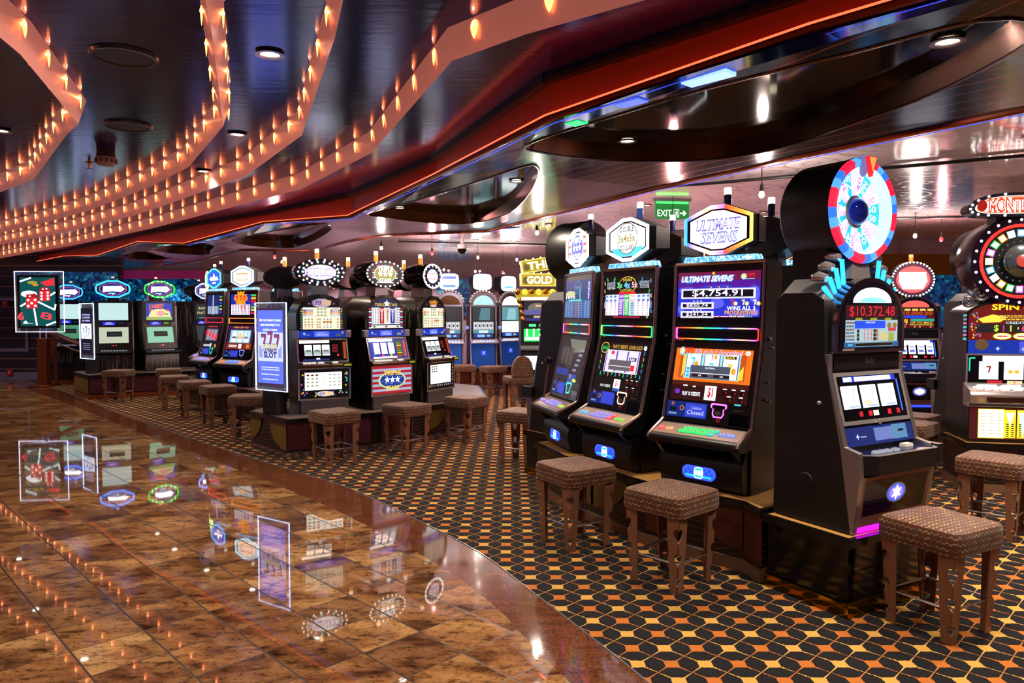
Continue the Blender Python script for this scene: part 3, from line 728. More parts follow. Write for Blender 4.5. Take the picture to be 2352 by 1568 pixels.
# ---------------------------------------------------------------- tall curved machines with octagon signs
AW, AZD, AKY, AKZ, ATY, ATZ, PLZ = .34, .789, .293, 1.389, .317, 1.917, .44
A0 = (.17, .86)
ABACK = .56
def logo_pill(b, badge=True):
    pts = lambda w, h: [(math.copysign(max(abs(w) - h, 0), math.cos(t)) * 1 + h * math.cos(t), h * math.sin(t)) for t in [i * 2 * PI / 28 + .01 for i in range(28)]]
    b.shape(pts(.125, .043), E('#2f4cff', 1.5), 0); b.shape(pts(.117, .036), E('#3056ff', 1.4), 1)
    for i in range(-5, 6):
        for j in (-1, 0, 1):
            if (i + j) % 2: b.rect(i * .019, j * .019, .019, .019, E('#2640d0', 1.2), 2)
    b.rect(0, -.022, .19, .014, E('#20a8ff', 1.6), 3)
    o = [(.034 * math.copysign(abs(math.cos(t)) ** .55, math.cos(t)), .037 * math.copysign(abs(math.sin(t)) ** .55, math.sin(t))) for t in [i * 2 * PI / 24 for i in range(24)]]
    b.shape(o, E('#f0f6ff', 2.2), 4); b.shape(inset(o, .84), E('#1fb2e8', 1.5), 5); b.rect(0, 0, .056, .030, E('#f4f8ff', 2.2), 6)
    b.text('IGT', 0, 0, .022, E('#38bce8', 1.2), 7, w=.044)
def machine_a(label, loc, rz, art, bar, pill, btns, neon, group, full=True):
    """loc: floor point under the middle of the button deck; art: dict of drawing functions"""
    t = empty('slot_machine', (loc[0], loc[1], PLZ), rz, label, 'slot machine', group)
    w = AW
    b = MB()
    prof = [(.19, PLZ), (.19, .86), (AKY + .012, AKZ), (ATY + .012, ATZ - .012), (ATY + .05, ATZ), (ABACK, ATZ), (ABACK, PLZ)]
    b.prism(prof, -w + .02, w - .02, DKSIDE)
    for s in (-1, 1):      # side locks and hinge marks
        for y, z, r in ((.40, 1.42, .012), (.43, 1.36, .008), (.38, 1.14, .009), (.40, 1.02, .013), (.36, 1.03, .009)):
            b.lathe([(r, 0), (r, .012 * s), (r * .6, .016 * s), (1e-4, .016 * s)], CHROME, (s * (w - .02), y, z), 'x', n=10)
    b.build('cabinet', t, .008)
    # belly with lit badge
    b = MB(); bp = [(.19, PLZ), (.125, PLZ + .02), (.10, .56), (.105, .62), (.15, .71), (.2, .745), (.3, .745), (.3, PLZ)]
    b.prism(bp, -w + .035, w - .035, BLACK); belly = b.build('base_front', t, .02)
    b = MB(face_plane(.102, .55, .108, .62, .003)); logo_pill(b); b.build('badge_light', belly)
    for s in (-1, 1):
        b = MB(); b.prism([(.02, .735), (.09, .735), (.2, .6), (.2, .55), (.16, .6)], s * (w - .05), s * (w - .075), BLACK)
        for q in range(3): b.box(s * (w - .05) - .012, s * (w - .05) + .004, .10 + .022 * q, .115 + .022 * q, .665 - .025 * q, .672 - .025 * q, GREYM)
        br = b.build('deck_bracket', t)
    b = MB(); b.box(-w + .08, w - .08, .05, .058, .728, .733, E('#1c40ff', 2.0)); b.build('under_light', t)
    # button deck
    b = MB(); b.prism([(-.004, .752), (-.006, .775), (.006, AZD), (.02, AZD + .004), (.15, .846), (.19, .86), (.19, .74), (.06, .725), (.01, .735)], -w, w, BLACK)
    dk = b.build('button_deck', t, .01)
    DT = face_plane(.03, AZD + .006, .16, .852, .002)
    b = MB(DT); b.rect(0, .064, 2 * w - .05, .128, mat('bronze_deck_top', '#9a8276', .38, .7), 0); b.build('deck_top', dk)
    for u, v, col in btns:
        b = MB(DT); m = E(col, 1.1)
        b.prism([(u-.024, v-.016), (u+.024, v-.016), (u+.028, v+.012), (u-.02, v+.014)], .001, .012, m, 'z', scale1=.86)
        b.rect(u + .002, v, .026, .014, E('#d8d070', .7), 14); b.rect(u, v, .012, .008, Pn('#26241c'), 15); b.build('button', dk)
    # front door panels and silver rails
    BZM = mat('bezel_grey', '#46464c', .35) if art.get('grey') else mat('bezel_black', '#101014', .3)
    b = MB(); LT = face_plane(*A0, AKY, AKZ); b.T = LT
    ll = math.hypot(AKY - A0[0], AKZ - A0[1]); b.rect(0, ll / 2, 2 * w - .03, ll, BZM, 0)
    b.T = face_plane(AKY, AKZ, ATY, ATZ); lu = ATZ - AKZ; b.rect(0, lu / 2, 2 * w - .03, lu - .01, BZM, 0)
    b.rect(-w + .06, .012, .07, .014, Pn('#6a5450'), 1)
    b.build('front_bezel', t)
    for s in (-1, 1):
        b = MB(); b.tube([(s * (w - .012), .0, .76), (s * (w - .012), .012, .782), (s * (w - .012), .15, .852), (s * (w - .012), .176, .872), (s * (w - .012), AKY, AKZ), (s * (w - .012), ATY, ATZ)], .014, SILVER, 8); b.build('silver_rail', t)
    b = MB(); b.tube([(-w + .012, ATY, ATZ), (w - .012, ATY, ATZ)], .013, SILVER, 8); b.build('silver_rail', t)
    # screens
    b = MB(face_plane(AKY, AKZ, ATY, ATZ, .004) @ Matrix.Translation((0, .022, 0)) @ Matrix.Diagonal((1.06, 1.0, 1, 1))); b.L = .0011; art['top'](b); b.build('upper_screen', t)
    b = MB(face_plane(*A0, AKY, AKZ, .004) @ Matrix.Translation((0, .145, 0)) @ Matrix.Diagonal((1.14, 1.44, 1, 1)) @ Matrix.Translation((0, -.176, 0))); b.L = .0011; art['low'](b); b.build('lower_screen', t)
    # coloured light frame between the screens
    b = MB(face_plane(AKY, AKZ, ATY, ATZ, .006))
    r = lambda a, h: [(-a, -h + .008), (-a + .008, -h), (a - .008, -h), (a, -h + .008), (a, h - .008), (a - .008, h), (-a + .008, h), (-a, h - .008)]
    b.band([(u, v + .06) for u, v in r(.305, .041)], [(u, v + .06) for u, v in r(.297, .033)], bar, 0)
    b.add([(u, v + .06, z) for z in (0, .008) for u, v in r(.305, .041)], [(i, (i+1) % 8, 8 + (i+1) % 8, 8 + i) for i in range(8)], bar)
    b.build('light_frame', t)
    # card panel, note acceptor, ticket slot
    b = MB(face_plane(*A0, AKY, AKZ, .004)); casino_card(b, -.15, .082, .31, .105, text=art.get('closed', True)); b.build('card_panel', t)
    b = MB(face_plane(*A0, AKY, AKZ, .006) @ Matrix.Translation((.03, .034, 0)))
    pl = lambda f: [(.055 + a, .058 + c) for a, c in ((-.058*f, .043*f), (-.05*f, .05*f), (.05*f, .05*f), (.058*f, .043*f), (.058*f, .022*f), (.04*f, .016*f), (.043*f, -.02*f), (.03*f, -.043*f), (-.03*f, -.043*f), (-.043*f, -.02*f), (-.04*f, .016*f), (-.058*f, .022*f))]
    b.band(pl(1), [(.055 + (a - .055) * .83, .058 + (c - .058) * .8) for a, c in pl(1)], E(pill, 3.0), 0); b.ell(.055, .045, .024, .014, GREYM, 1, 16); b.rect(.055, .092, .07, .006, BLACKG, 1)
    b.rect(.062, -.002, .03, .022, E('#7a1420', .6), 1); b.build('note_acceptor', t)
    b = MB(face_plane(*A0, AKY, AKZ, .004)); b.rect(.235, .045, .14, .08, BLACKG, 0); b.frame(.235, .045, .15, .09, .006, BLACK, 1); b.rect(.225, .108, .07, .012, Pn('#4a3d3a'), 1); b.build('ticket_slot', t)
    # sparkling strip and octagon sign
    b = MB(); b.prism([(-.285, ATZ + .005), (.285, ATZ + .005), (.265, ATZ + .05), (-.265, ATZ + .05)], .33, .39, SPARK, 'y'); b.build('sparkle_strip', t, .01)
    zc = 2.135; o = octagon(.26, .165, .205, .078)
    tr = lambda p: [(a, c + zc) for a, c in p]
    b = MB(); b.prism(tr(inset(o, .98)), .30, .36, BLACK, 'y'); b.prism(tr(o), .36, .52, BLACK, 'y', scale1=.86); b.prism([(-.11, ATZ), (.11, ATZ), (.09, zc - .12), (-.09, zc - .12)], .38, .5, BLACK, 'y'); sb = b.build('sign_box', t, .006)
    T = plane((0, .298, zc), (1, 0, 0), v=(0, 0, 1))
    b = MB(T); b.shape(inset(o, .94, .92), BLACKG, -1); b.shape(inset(o, .80, .76), E(art['signcol'], art.get('signs', 1.7)), 0); art['sign'](b); b.build('sign_face', sb)
    b = MB(); ring = [(a * .93, .296, c * .91 + zc) for a, c in o]; b.tube(ring, .014, neon, 8, closed=True); b.build('neon_border', sb)
    candle(t, .0, .42, zc + .155, lit=art.get('candle', CREAM), h=.135)
    return t

# ---------------------------------------------------------------- what their screens show
W1, BLU, RED1, YEL, GRN, DK = E('#f4f4ff', 1.1), E('#2a34d0', .9), E('#e0242c', 1.0), E('#f2d23c', 1.0), E('#30d060', 1.0), E('#08080c', .2)
CYA, ORG, PUR, PINK = E('#58d4e4', 1.0), E('#f0701c', 1.0), E('#7a30c8', .9), E('#ff70c0', 1.0)
def starburst777(b, u, v, h, k=2):
    b.star(u - h * .75, v, h * .62, E('#9fe0e8', 1), k, 12, .72); b.star(u - h * .75, v, h * .4, E('#ffd890', 1.1), k + 1, 10, .7)
    for i in range(3): b.seven(u + (i - .7) * h * .62 + h * .25, v + h * .08, h * .8, RED1, k + 2)
    b.rect(u + h * .3, v - h * .45, h * 1.9, h * .14, CYA, k + 1)
def top_ultimate(b):
    b.rect(0, .30, .575, .30, BLU, 1); b.rect(0, .42, .575, .06, E('#7a1448', .8), 2); b.rect(0, .37, .575, .05, E('#5a18a0', .8), 2)
    for u, v, w, h in ((-.22, .33, .12, .05), (.25, .30, .07, .12), (.0, .24, .1, .07), (-.26, .2, .05, .06), (.26, .18, .05, .05)): b.ell(u, v, w / 2, h / 2, E('#5a5cf0', 1), 2, 14)
    b.star(-.20, .395, .034, E('#1c8aa8', .9), 3, 5); b.star(-.03, .44, .014, YEL, 3, 8)
    for dx, dy in ((-.003, -.003), (.003, .003)):
        b.text('ULTIMATE SEVENS', -.075 + dx, .404 + dy, .038, E('#6aa0ff', .9), 4, w=.375, shear=.25, off=.05)
    b.text('ULTIMATE SEVENS', -.075, .404, .036, W1, 6, w=.365, shear=.25, off=.035)
    starburst777(b, .205, .412, .036, 4)
    FR = E('#d8d4ea', 1.1)
    def box(u, v, w, h, t, th, off=0):
        b.shape([(u + off - w*.19, v + h/2 + h*.34), (u + off + w*.19, v + h/2 + h*.34), (u + off + w*.2, v + h/2), (u + off - w*.2, v + h/2)], E('#2c38c8', .9), 3)
        for i in (-1, 0, 1): b.seven(u + off + i * w * .11, v + h/2 + h*.17, h * .22, RED1 if w > .4 else W1, 5); b.star(u + off + i * w * .11 + w * .03, v + h/2 + h*.12, h*.08, YEL, 6, 8, .7)
        b.rect(u, v, w, h, FR, 4); b.rect(u, v, w - .03, h - .022, E('#0a0a24', .5), 5); b.text(t, u, v, th, E('#e8dcff', 1.2), 6, w=w * (.68 if w > .4 else .66))
    box(0, .305, .52, .068, '$4,754.91', .042); box(-.14, .225, .24, .046, '$830.74', .022); box(-.14, .165, .24, .046, '$241.34', .022)
    for i, c in enumerate((RED1, E('#f4e8b0', 1), W1)): b.seven(.105 + i * .075, .245, .034, c, 4); b.star(.13 + i * .075, .237, .016, YEL, 5, 9, .72); b.ell(.13 + i * .075, .237, .008, .008, W1, 6, 10)
    b.text('WINS ALL 3', .165, .207, .026, W1, 4, w=.19, off=.03); b.text('PROGRESSIVES!', .165, .178, .026, E('#f4a83c', 1.1), 5, w=.215, off=.02)
    rows(b, .165, .156, .16, .016, 2, [E('#98b0e8', .9)], 4); b.rect(.03, .152, .32, .008, E('#c83058', .9), 4); rows(b, .03, .152, .32, .008, 1, [W1], 5, .5)
def low_ultimate(b):
    b.rect(-.005, .345, .50, .155, ORG, 1)
    b.rect(-.005, .34, .43, .12, E('#c8501c', .9), 2); b.shape([(-.20, .285), (-.20, .39), (-.12, .39)], YEL, 3); b.shape([(.2, .285), (.2, .35), (.14, .285)], YEL, 3)
    starburst777(b, -.185, .408, .036, 4); b.text('Win up to 3 Progressives!', .03, .405, .022, E('#f0e4f0', 1), 4, w=.305, shear=.25, off=.05); b.text('Win up to 3 Progressives!', .03, .405, .021, E('#c0244c', 1), 6, w=.295, shear=.25, off=.012)
    b.ell(.215, .408, .016, .011, W1, 4, 14); b.text('IGT', .215, .408, .009, E('#2040b0', 1), 5, w=.02)
    b.rect(-.005, .34, .36, .118, E('#9fe0d8', 1), 3)
    for i in range(3):
        u = -.125 + i * .12
        b.rect(u, .34, .105, .108, E('#4a68b0', .9), 4); b.rect(u, .34, .093, .108, W1, 5)
    b.seven(-.13, .358, .046, CYA, 6); b.star(-.105, .348, .018, E('#f0a030', 1), 7, 10, .72)
    b.seven(-.005, .382, .02, RED1, 6); b.star(.018, .384, .012, E('#f0a030', 1), 7, 10, .72); b.seven(-.005, .335, .044, CYA, 6)
    b.rect(.115, .384, .07, .014, E('#101408', .4), 6); b.text('BAR', .115, .384, .011, YEL, 7, w=.055); b.seven(.115, .335, .044, YEL, 6); b.star(.14, .322, .018, E('#f0a030', 1), 7, 10, .72)
    b.rect(-.01, .312, .26, .06, E('#5f6a80', .55), 8); b.text('Out of Service', -.01, .332, .01, W1, 9, w=.062); b.rect(-.01, .306, .26, .003, W1, 9)
    b.rect(-.07, .295, .1, .012, E('#300c14', .6), 9); b.rect(.07, .295, .1, .012, E('#300c14', .6), 9); b.text('$.00', -.07, .295, .008, W1, 10); b.text('$.00', .07, .295, .008, W1, 10)
    for i in range(3): b.rect(-.155, .325 - i * .016, .022, .013, E('#28b0e0', 1), 8)
    b.rect(-.005, .222, .50, .088, E('#3a0c12', .55), 1); b.rect(-.005, .256, .50, .02, E('#5a1c10', .6), 2)
    b.text('PLAY 10 CREDITS', -.115, .208, .018, W1, 3, w=.12, off=.03); b.rect(.01, .218, .075, .066, W1, 3); b.text('$1', .01, .218, .042, E('#d01820', 1), 4, w=.034, off=.03)
    b.ell(-.21, .215, .018, .012, PUR, 3, 12)
    for u, v in ((.10, .225), (.155, .225), (.21, .225), (.13, .193), (.205, .193)): b.rect(u, v, .035, .016, E('#0c0406', .2), 3); b.text('0', u + .01, v, .011, RED1, 4); b.rect(u, v + .016, .025, .005, W1, 3)
    b.rect(.19, .176, .04, .006, CYA, 3); b.rect(-.16, .245, .03, .006, W1, 3); b.rect(-.10, .243, .02, .006, W1, 3)
def sign_ultimate(b):
    b.text('ULTIMATE', -.0, .035, .07, E('#7a68d0', .9), 2, w=.33, shear=.2, off=.045); b.text('SEVENS', .01, -.05, .07, E('#6f7cd8', .9), 2, w=.28, shear=.2, off=.045); b.text('ULTIMATE', -.0, .035, .062, E('#f4f0ff', 1.9), 4, w=.325, shear=.2, off=-.012); b.text('SEVENS', .01, -.05, .062, E('#f4f0ff', 1.9), 4, w=.275, shear=.2, off=-.012)
    for v in (-.075, -.095): b.rect(0, v, .26, .006, E('#b0a0ee', 1.8), 2)
def top_dollars(b):
    b.rect(0, .29, .57, .32, E('#10060c', .4), 1)
    rnd = random.Random(5)
    for i in range(46):
        u, v = rnd.uniform(-.27, .27), rnd.uniform(.14, .44)
        if abs(u) < .215 and v < .34 or abs(u) < .12: continue
        b.text('$', u, v, .026, (GRN, E('#3a9ae0', 1), E('#c8b070', 1))[i % 3], 2, shear=rnd.uniform(-.3, .3))
    for s in (-1, 1):
        rows(b, s * .19, .385, .10, .055, 5, [E('#b8c0d0', .9)], 3)
    b.ell(0, .385, .10, .064, YEL, 3); b.ell(0, .385, .094, .059, E('#0c1420', .4), 4)
    b.text('DOUBLE', 0, .424, .02, YEL, 5, w=.10); b.text('DOLLARS', 0, .346, .02, YEL, 5, w=.10)
    b.text('3x', -.085, .385, .042, E('#50d890', 1.1), 6, w=.065, off=.03); b.text('4x', 0, .385, .05, E('#70c8ff', 1.1), 6, w=.07, off=.03); b.text('5x', .085, .385, .042, E('#ffb8c8', 1.1), 6, w=.065, off=.03)
    b.rect(0, .235, .50, .16, W1, 3); b.rect(0, .235, .54, .05, E('#8a98c8', .8), 2) ; b.rect(0, .325, .19, .02, RED1, 4)
    for x, c in ((-.065, PUR), (.0, E('#1fb040', 1)), (.065, E('#c8dcf0', 1))): b.rect(x, .235, .06, .16, c, 4)
    for i, (a, c, d) in enumerate((('2400', '4800', '7500'), ('2200', '4400', '6600'))):
        v = .30 - i * .03; b.rect(.07, v, .072, .026, W1, 6)
        b.text(a, -.065, v, .02, W1, 5, w=.05); b.text(c, 0, v, .02, W1, 5, w=.05); b.text(d, .07, v, .02, RED1, 7, w=.055, shear=.1)
    for i in range(8):
        v = .255 - i * .0125
        for x, c in ((-.065, W1), (0, W1), (.065, E('#3a70a0', 1))): b.rect(x, v, .036, .006, c, 5)
        for x in (-.23, -.18, -.13, .13, .18, .23): b.rect(x, v, .012, .006, (RED1, E('#7a8ac0', 1))[i % 2], 5)
    for x in (-.235, -.185, -.135, .135, .185, .235):
        for v in (.30, .27): b.ell(x, v, .022, .014, E('#b8c8f0', 1), 4, 12); b.ell(x, v, .012, .007, E('#4a68c0', 1), 5, 10)
    for s in (-1, 1):
        for x in (.13, .18, .23): b.seven(s * x, .164, .016, RED1, 5)
    b.rect(0, .143, .3, .01, E('#b82040', 1), 5)
def low_dollars(b):
    b.rect(-.005, .345, .50, .17, E('#160a14', .5), 1)
    b.ell(-.2, .40, .045, .03, YEL, 2); b.ell(-.2, .40, .04, .026, E('#183020', .5), 3); b.text('3x4x5x', -.2, .40, .022, GRN, 4, w=.07)
    b.text('PLAY 3 CREDITS  GOOD LUCK!', .04, .408, .02, E('#d8a840', 1), 2, w=.31, off=.02); b.ell(.225, .408, .016, .012, W1, 3, 14); b.text('IGT', .225, .408, .009, E('#2040b0', 1), 4, w=.02)
    b.rect(.005, .33, .36, .12, E('#7a3cc0', .9), 2); b.frame(.005, .33, .36, .12, .004, W1, 3)
    for i in range(3):
        u = -.11 + i * .115; b.rect(u, .33, .1, .11, E('#e8e4ee', .95), 3)
    b.rect(-.1, .375, .03, .018, RED1, 4); b.rect(.12, .345, .075, .02, E('#3a3a70', .8), 4); b.text('BAR', .12, .345, .014, W1, 5, w=.05); b.rect(-.11, .31, .04, .014, RED1, 4); b.rect(.13, .3, .04, .03, RED1, 4)
    b.rect(-.005, .31, .23, .055, E('#7c7480', .6), 6); b.rect(-.005, .305, .23, .003, W1, 7)
    for i in range(11): b.text('$', -.2 + i * .042, .258 + .006 * (i % 2), .02, (GRN, E('#3a9ae0', 1), E('#c8a060', 1))[i % 3], 3)
    for s in (-1, 1):
        for i in range(4): b.text('$', s * .225, .29 + i * .03, .018, (E('#3a9ae0', 1), GRN, E('#c8a060', 1))[i % 3], 3)
    b.rect(-.005, .205, .50, .09, E('#120809', .4), 1)
    b.text('PLAY 3 CREDITS', -.12, .195, .014, W1, 3, w=.11); b.rect(.0, .205, .07, .062, W1, 3); b.rect(0, .18, .07, .016, E('#2c50b0', 1), 4); b.text('$1', 0, .212, .03, E('#d01820', 1), 4, w=.026, off=.02)
    for u, v in ((.10, .222), (.15, .222), (.2, .222), (.11, .185), (.175, .185)): b.rect(u, v, .034, .02, E('#240608', .5), 3); b.text('0', u + .008, v, .011, RED1, 4); b.rect(u, v + .016, .022, .004, W1, 3)
def sign_dollars(b):
    b.ell(0, .01, .125, .118, E('#6a6448', .8), 2); b.ell(0, .01, .118, .111, E('#ffffff', 1.8), 3); b.text('DOUBLE', 0, .08, .04, E('#4a4028', .5), 4, w=.16, off=.02); b.text('DOLLARS', 0, -.06, .04, E('#4a4028', .5), 4, w=.17, off=.02); b.ell(0, .01, .13, .036, E('#fff8e0', 1.8), 4); b.text('3x4x5x', 0, .01, .055, E('#a89040', .9), 5, w=.20, off=.02)
    b.shape([(-.13, -.125), (.13, -.125), (.20, -.06), (-.20, -.06)], E('#4ab4e8', 1.6), 1)
def top_stars(b):
    b.rect(0, .29, .57, .32, E('#26408a', .7), 1); b.rect(0, .205, .57, .15, E('#4a78b8', .7), 2)
    b.ell(0, .39, .09, .055, E('#6a90c8', .7), 2); b.ell(0, .39, .082, .048, E('#2a4690', .7), 3); b.text('TRIPLE STARS', 0, .39, .02, E('#9ab8e0', .8), 4, w=.13)
    b.ell(-.16, .335, .11, .028, E('#c8c890', 1), 4); b.rect(-.05, .28, .28, .012, E('#40e0b0', 1.4), 4)
    for i in range(4): b.ell(-.25 + i * .06, .305, .012, .012, E('#ffffff', 2), 5, 10)
    for i in range(6): b.ell(.24, .42 - i * .024, .01, .01, (E('#ffffff', 2), E('#ffa0ff', 2))[i % 2], 5, 10); b.ell(.05 + .003 * i, .37 - i * .018, .008, .008, E('#40e0a0', 1.5), 5, 10)
    for x, c in ((-.02, E('#8a3048', .8)), (.10, E('#2848b0', .8))): b.rect(x, .205, .06, .14, c, 3)
    for i in range(9):
        for x in (-.24, -.18, -.12, -.02, .04, .1, .18, .24): b.rect(x, .265 - i * .015, .03, .006, E('#a8c0dc', .8), 4)
def low_stars(b):
    b.rect(-.005, .31, .50, .26, E('#24222c', .5), 1); b.shape([(-.1, .43), (.24, .43), (.24, .36), (.02, .35)], E('#8a9080', .6), 2)
    b.rect(-.08, .32, .28, .12, E('#3a3432', .5), 2)
    for i in range(3): b.rect(-.16 + i * .08, .325, .06, .1, E('#585250', .5), 3)
    b.rect(-.12, .23, .26, .04, E('#2a3aa0', .7), 2); b.rect(.1, .2, .16, .05, E('#2c4cae', .8), 3); b.rect(.16, .19, .07, .018, E('#d8e040', 1), 4); b.ell(.07, .21, .016, .016, E('#d08070', .8), 4, 12)
    for i in range(5): b.rect(.12 + .02 * i, .25 + i * .03, .07, .014, E('#9a9ab0', .7), 3)
def sign_stars(b):
    b.rect(0, .0, .40, .24, E('#ffffff', 2.6), 1)
    for i in range(4): b.rect(-.17 + .0 * i, -.1 + i * .06, .07, .026, E('#e05a58', 1.6), 2); b.rect(.17, -.1 + i * .06, .07, .026, E('#e05a58', 1.6), 2)
    b.ell(0, 0, .13, .105, E('#3a50b8', 1.4), 3); b.text('TRIPLE', 0, .065, .05, E('#ffffff', 2.6), 4, w=.19, off=.03); b.text('STARS', 0, -.07, .045, E('#ffffff', 2.6), 4, w=.17, off=.03)
    for i in (-1, 0, 1): b.star(i * .065, 0, .036, E('#ffffff', 3), 5)
def top_777(b):
    b.rect(-.05, .29, .42, .32, E('#1c2cb0', .9), 1); b.ell(-.05, .385, .15, .065, E('#f07818', 1.1), 2); b.star(-.05, .385, .15, E('#f4a020', 1), 2, 11, .6)
    for i in range(3): b.seven(-.13 + i * .08, .39, .075, RED1, 4)
    b.rect(-.05, .21, .40, .16, E('#e4e4ee', 1), 3)
    for i in range(8):
        for x in (-.21, -.15, -.09, .0, .06, .12): b.rect(x, .275 - i * .018, .03, .008, (RED1, E('#5a60a0', 1))[i % 2], 4)
    for x in (-.03, .045): b.shape([(x - .02, .28), (x + .02, .28), (x, .14)], E('#d06a70', 1), 4)
    b.rect(.22, .29, .11, .32, E('#7a1a30', .7), 1)
    for i in range(7): b.rect(.22, .43 - i * .045, .1, .026, (GRN, YEL, RED1, E('#2c50e0', 1))[i % 4], 2)
def low_777(b):
    b.rect(-.005, .31, .50, .26, E('#4a1a50', .7), 1); b.text('WIN UP TO', -.02, .42, .018, E('#e8a030', 1), 2, w=.3, off=.03)
    b.rect(-.005, .32, .40, .14, E('#70c8d0', 1), 2)
    for i in range(3): b.rect(-.12 + i * .12, .32, .1, .12, E('#e8e4ea', 1), 3); b.rect(-.12 + i * .12, .31, .08, .02, E('#806060', .8), 4)
    b.seven(.13, .33, .07, CYA, 5); b.ell(0, .33, .035, .03, E('#ffb070', 1.4), 6)
    b.rect(-.005, .215, .50, .07, E('#8a2a20', .8), 2); b.rect(.02, .215, .06, .05, W1, 3); b.text('1', .02, .215, .03, RED1, 4); rows(b, -.12, .215, .16, .03, 2, [W1], 3); b.rect(.17, .215, .06, .04, E('#c88a30', .9), 3)
def sign_777(b):
    b.ell(0, 0, .17, .11, E('#ffe0c8', 2), 2); b.frame(0, -.005, .26, .11, .012, E('#f07838', 1.6), 3)
    for i in (-1, 0, 1): b.seven(i * .075, 0, .075, E('#e87830', 1.5), 4); b.seven(i * .075, 0, .05, E('#ffffff', 2.4), 5)
def top_blue(b):
    b.rect(-.05, .29, .40, .32, E('#1a2a78', .7), 1); b.rect(-.05, .205, .38, .13, E('#8090b8', .8), 2)
    b.rect(-.05, .29, .03, .32, E('#d8d0c0', 1.1), 3)
    for i in range(7):
        for x in (-.2, -.14, .02, .08): b.rect(x, .26 - i * .018, .04, .008, E('#d0d8ec', .9), 4)
    b.rect(.21, .29, .1, .32, E('#101c58', .7), 1)
    for i in range(6): b.rect(.21, .42 - i * .05, .09, .02, (E('#60c030', .9), YEL, E('#2c50e0', 1))[i % 3], 2)
def low_red(b):
    b.rect(-.005, .31, .50, .26, E('#120c16', .4), 1); b.rect(0, .325, .36, .14, E('#5a5870', .7), 2)
    for i in range(3): b.rect(-.11 + i * .11, .325, .09, .12, E('#9a98b0', .8), 3)
    for i in range(4): b.star(-.15 + i * .1, .35 - i * .018, .045, E('#f01828', 1.4), 5, 6, .6)
    rows(b, 0, .42, .3, .02, 1, [E('#c83030', 1)], 2); rows(b, -.1, .2, .2, .03, 2, [W1], 2); b.rect(.17, .2, .06, .04, E('#c88a30', .9), 3); b.rect(.03, .205, .04, .04, W1, 3)
def sign_blue(b):
    b.shape([(-.16, -.02), (-.11, .03), (-.06, .0), (0, .085), (.06, .0), (.11, .03), (.16, -.02), (.12, -.035), (-.12, -.035)], E('#ffffff', 2.8), 2); b.rect(0, -.075, .12, .03, E('#e0ecff', 2.4), 2)
GREENB, PURB = '#38e070', '#8a7cff'
def btn_rows(cols):
    r = []
    us = [-.27, -.21] + [-.11 + i * .052 for i in range(5)] + [.18, .24]
    for i, u in enumerate(us):
        c = cols[0] if i == 0 else cols[1] if i == 1 else cols[2] if i < 6 else cols[3] if i < 7 else cols[4]
        if 2 <= i <= 6: r += [(u, .045, c), (u + .02, .082, c)]
        else: r.append((u, .055, c))
    return r
FRAME_A = led_rainbow('rainbow_light_frame', 2.2, 1.7, .5); FRAME_B = led_rainbow('rainbow_light_frame_shifted', 2.2, 1.7, .85)
NEON_A = led_rainbow('rainbow_sign_border', 3.0, 1.4, .92)
GA = 'tall curved slot machines with octagon signs'
MA3 = machine_a('tall slot machine showing ULTIMATE SEVENS and $4,754.91 in the near row', (1.14, 4.651), math.radians(-46.4), dict(top=top_ultimate, low=low_ultimate, sign=sign_ultimate, signcol='#f2ecff'), FRAME_A, '#ff5ae0', btn_rows(['#ff5a5a', '#e0a070', GREENB, '#40c8a8', '#7a8cff']), NEON_A, GA)
MA2 = machine_a('tall slot machine showing DOUBLE DOLLARS 3x4x5x, in the middle of the near row', (.605, 5.391), math.radians(-61), dict(top=top_dollars, low=low_dollars, sign=sign_dollars, signcol='#ffffff', closed=False), FRAME_B, '#ffb090', btn_rows(['#5ab0ff', '#5ab0ff', '#8a7cff', '#ff4a58', '#88c850']), E('#eef2ff', 3.2), GA)
MA1 = machine_a('tall grey slot machine with a TRIPLE STARS octagon sign, leftmost of the near row', (.269, 6.17), math.radians(-74), dict(top=top_stars, low=low_stars, sign=sign_stars, signcol='#fff4f4', closed=False, grey=1), FRAME_A, '#40e0c0', btn_rows([PURB, PURB, PURB, PURB, '#a8d850']), E('#eef2ff', 3.2), GA)
NA3 = machine_a('octagon-sign slot machine with orange light frame and fiery 777 screen', (-4.325, 11.127), math.radians(-29.6), dict(top=top_777, low=low_777, sign=sign_777, signcol='#fff0e4', closed=False), E('#ff7a20', 2.4), '#5a70ff', btn_rows(['#ff7a3a', '#ff7a3a', '#4a80ff', '#4a80ff', '#ff9a6a']), E('#a8e8ff', 3.0), GA)
NA2 = machine_a('octagon-sign slot machine with red light frame and blue neon sign', (-5.108, 11.872), math.radians(-43.4), dict(top=top_blue, low=low_red, sign=sign_blue, signcol='#2a48d8', closed=False), E('#ff2030', 2.4), '#30d8c0', btn_rows(['#c87a9a', '#8a80ff', '#8a80ff', '#8a80ff', '#c87a9a']), E('#38b0ff', 3.0), GA)
NA1 = machine_a('octagon-sign slot machine whose yellow-green sign is seen edge-on', (-5.62, 12.78), math.radians(-62), dict(top=top_blue, low=low_stars, sign=sign_blue, signcol='#d8ffd0', closed=False), E('#ff3060', 2.4), '#30d8c0', btn_rows(['#6a80ff', '#8a80ff', '#8a80ff', '#8a80ff', '#c87a9a']), E('#c8ff60', 3.0), GA)
copy_tree(MA3, (2.19, 5.65, PLZ), math.radians(133.6), 'black back of an octagon-sign machine rising behind the ULTIMATE SEVENS sign', group=GA)
copy_tree(MA2, (1.75, 6.55, PLZ), math.radians(119), 'black back of an octagon-sign machine behind the DOUBLE DOLLARS sign', group=GA)
copy_tree(NA2, (-3.55, 12.4, PLZ), math.radians(150), 'dark back of an octagon-sign slot machine right of the fiery 777 machine', group=GA)
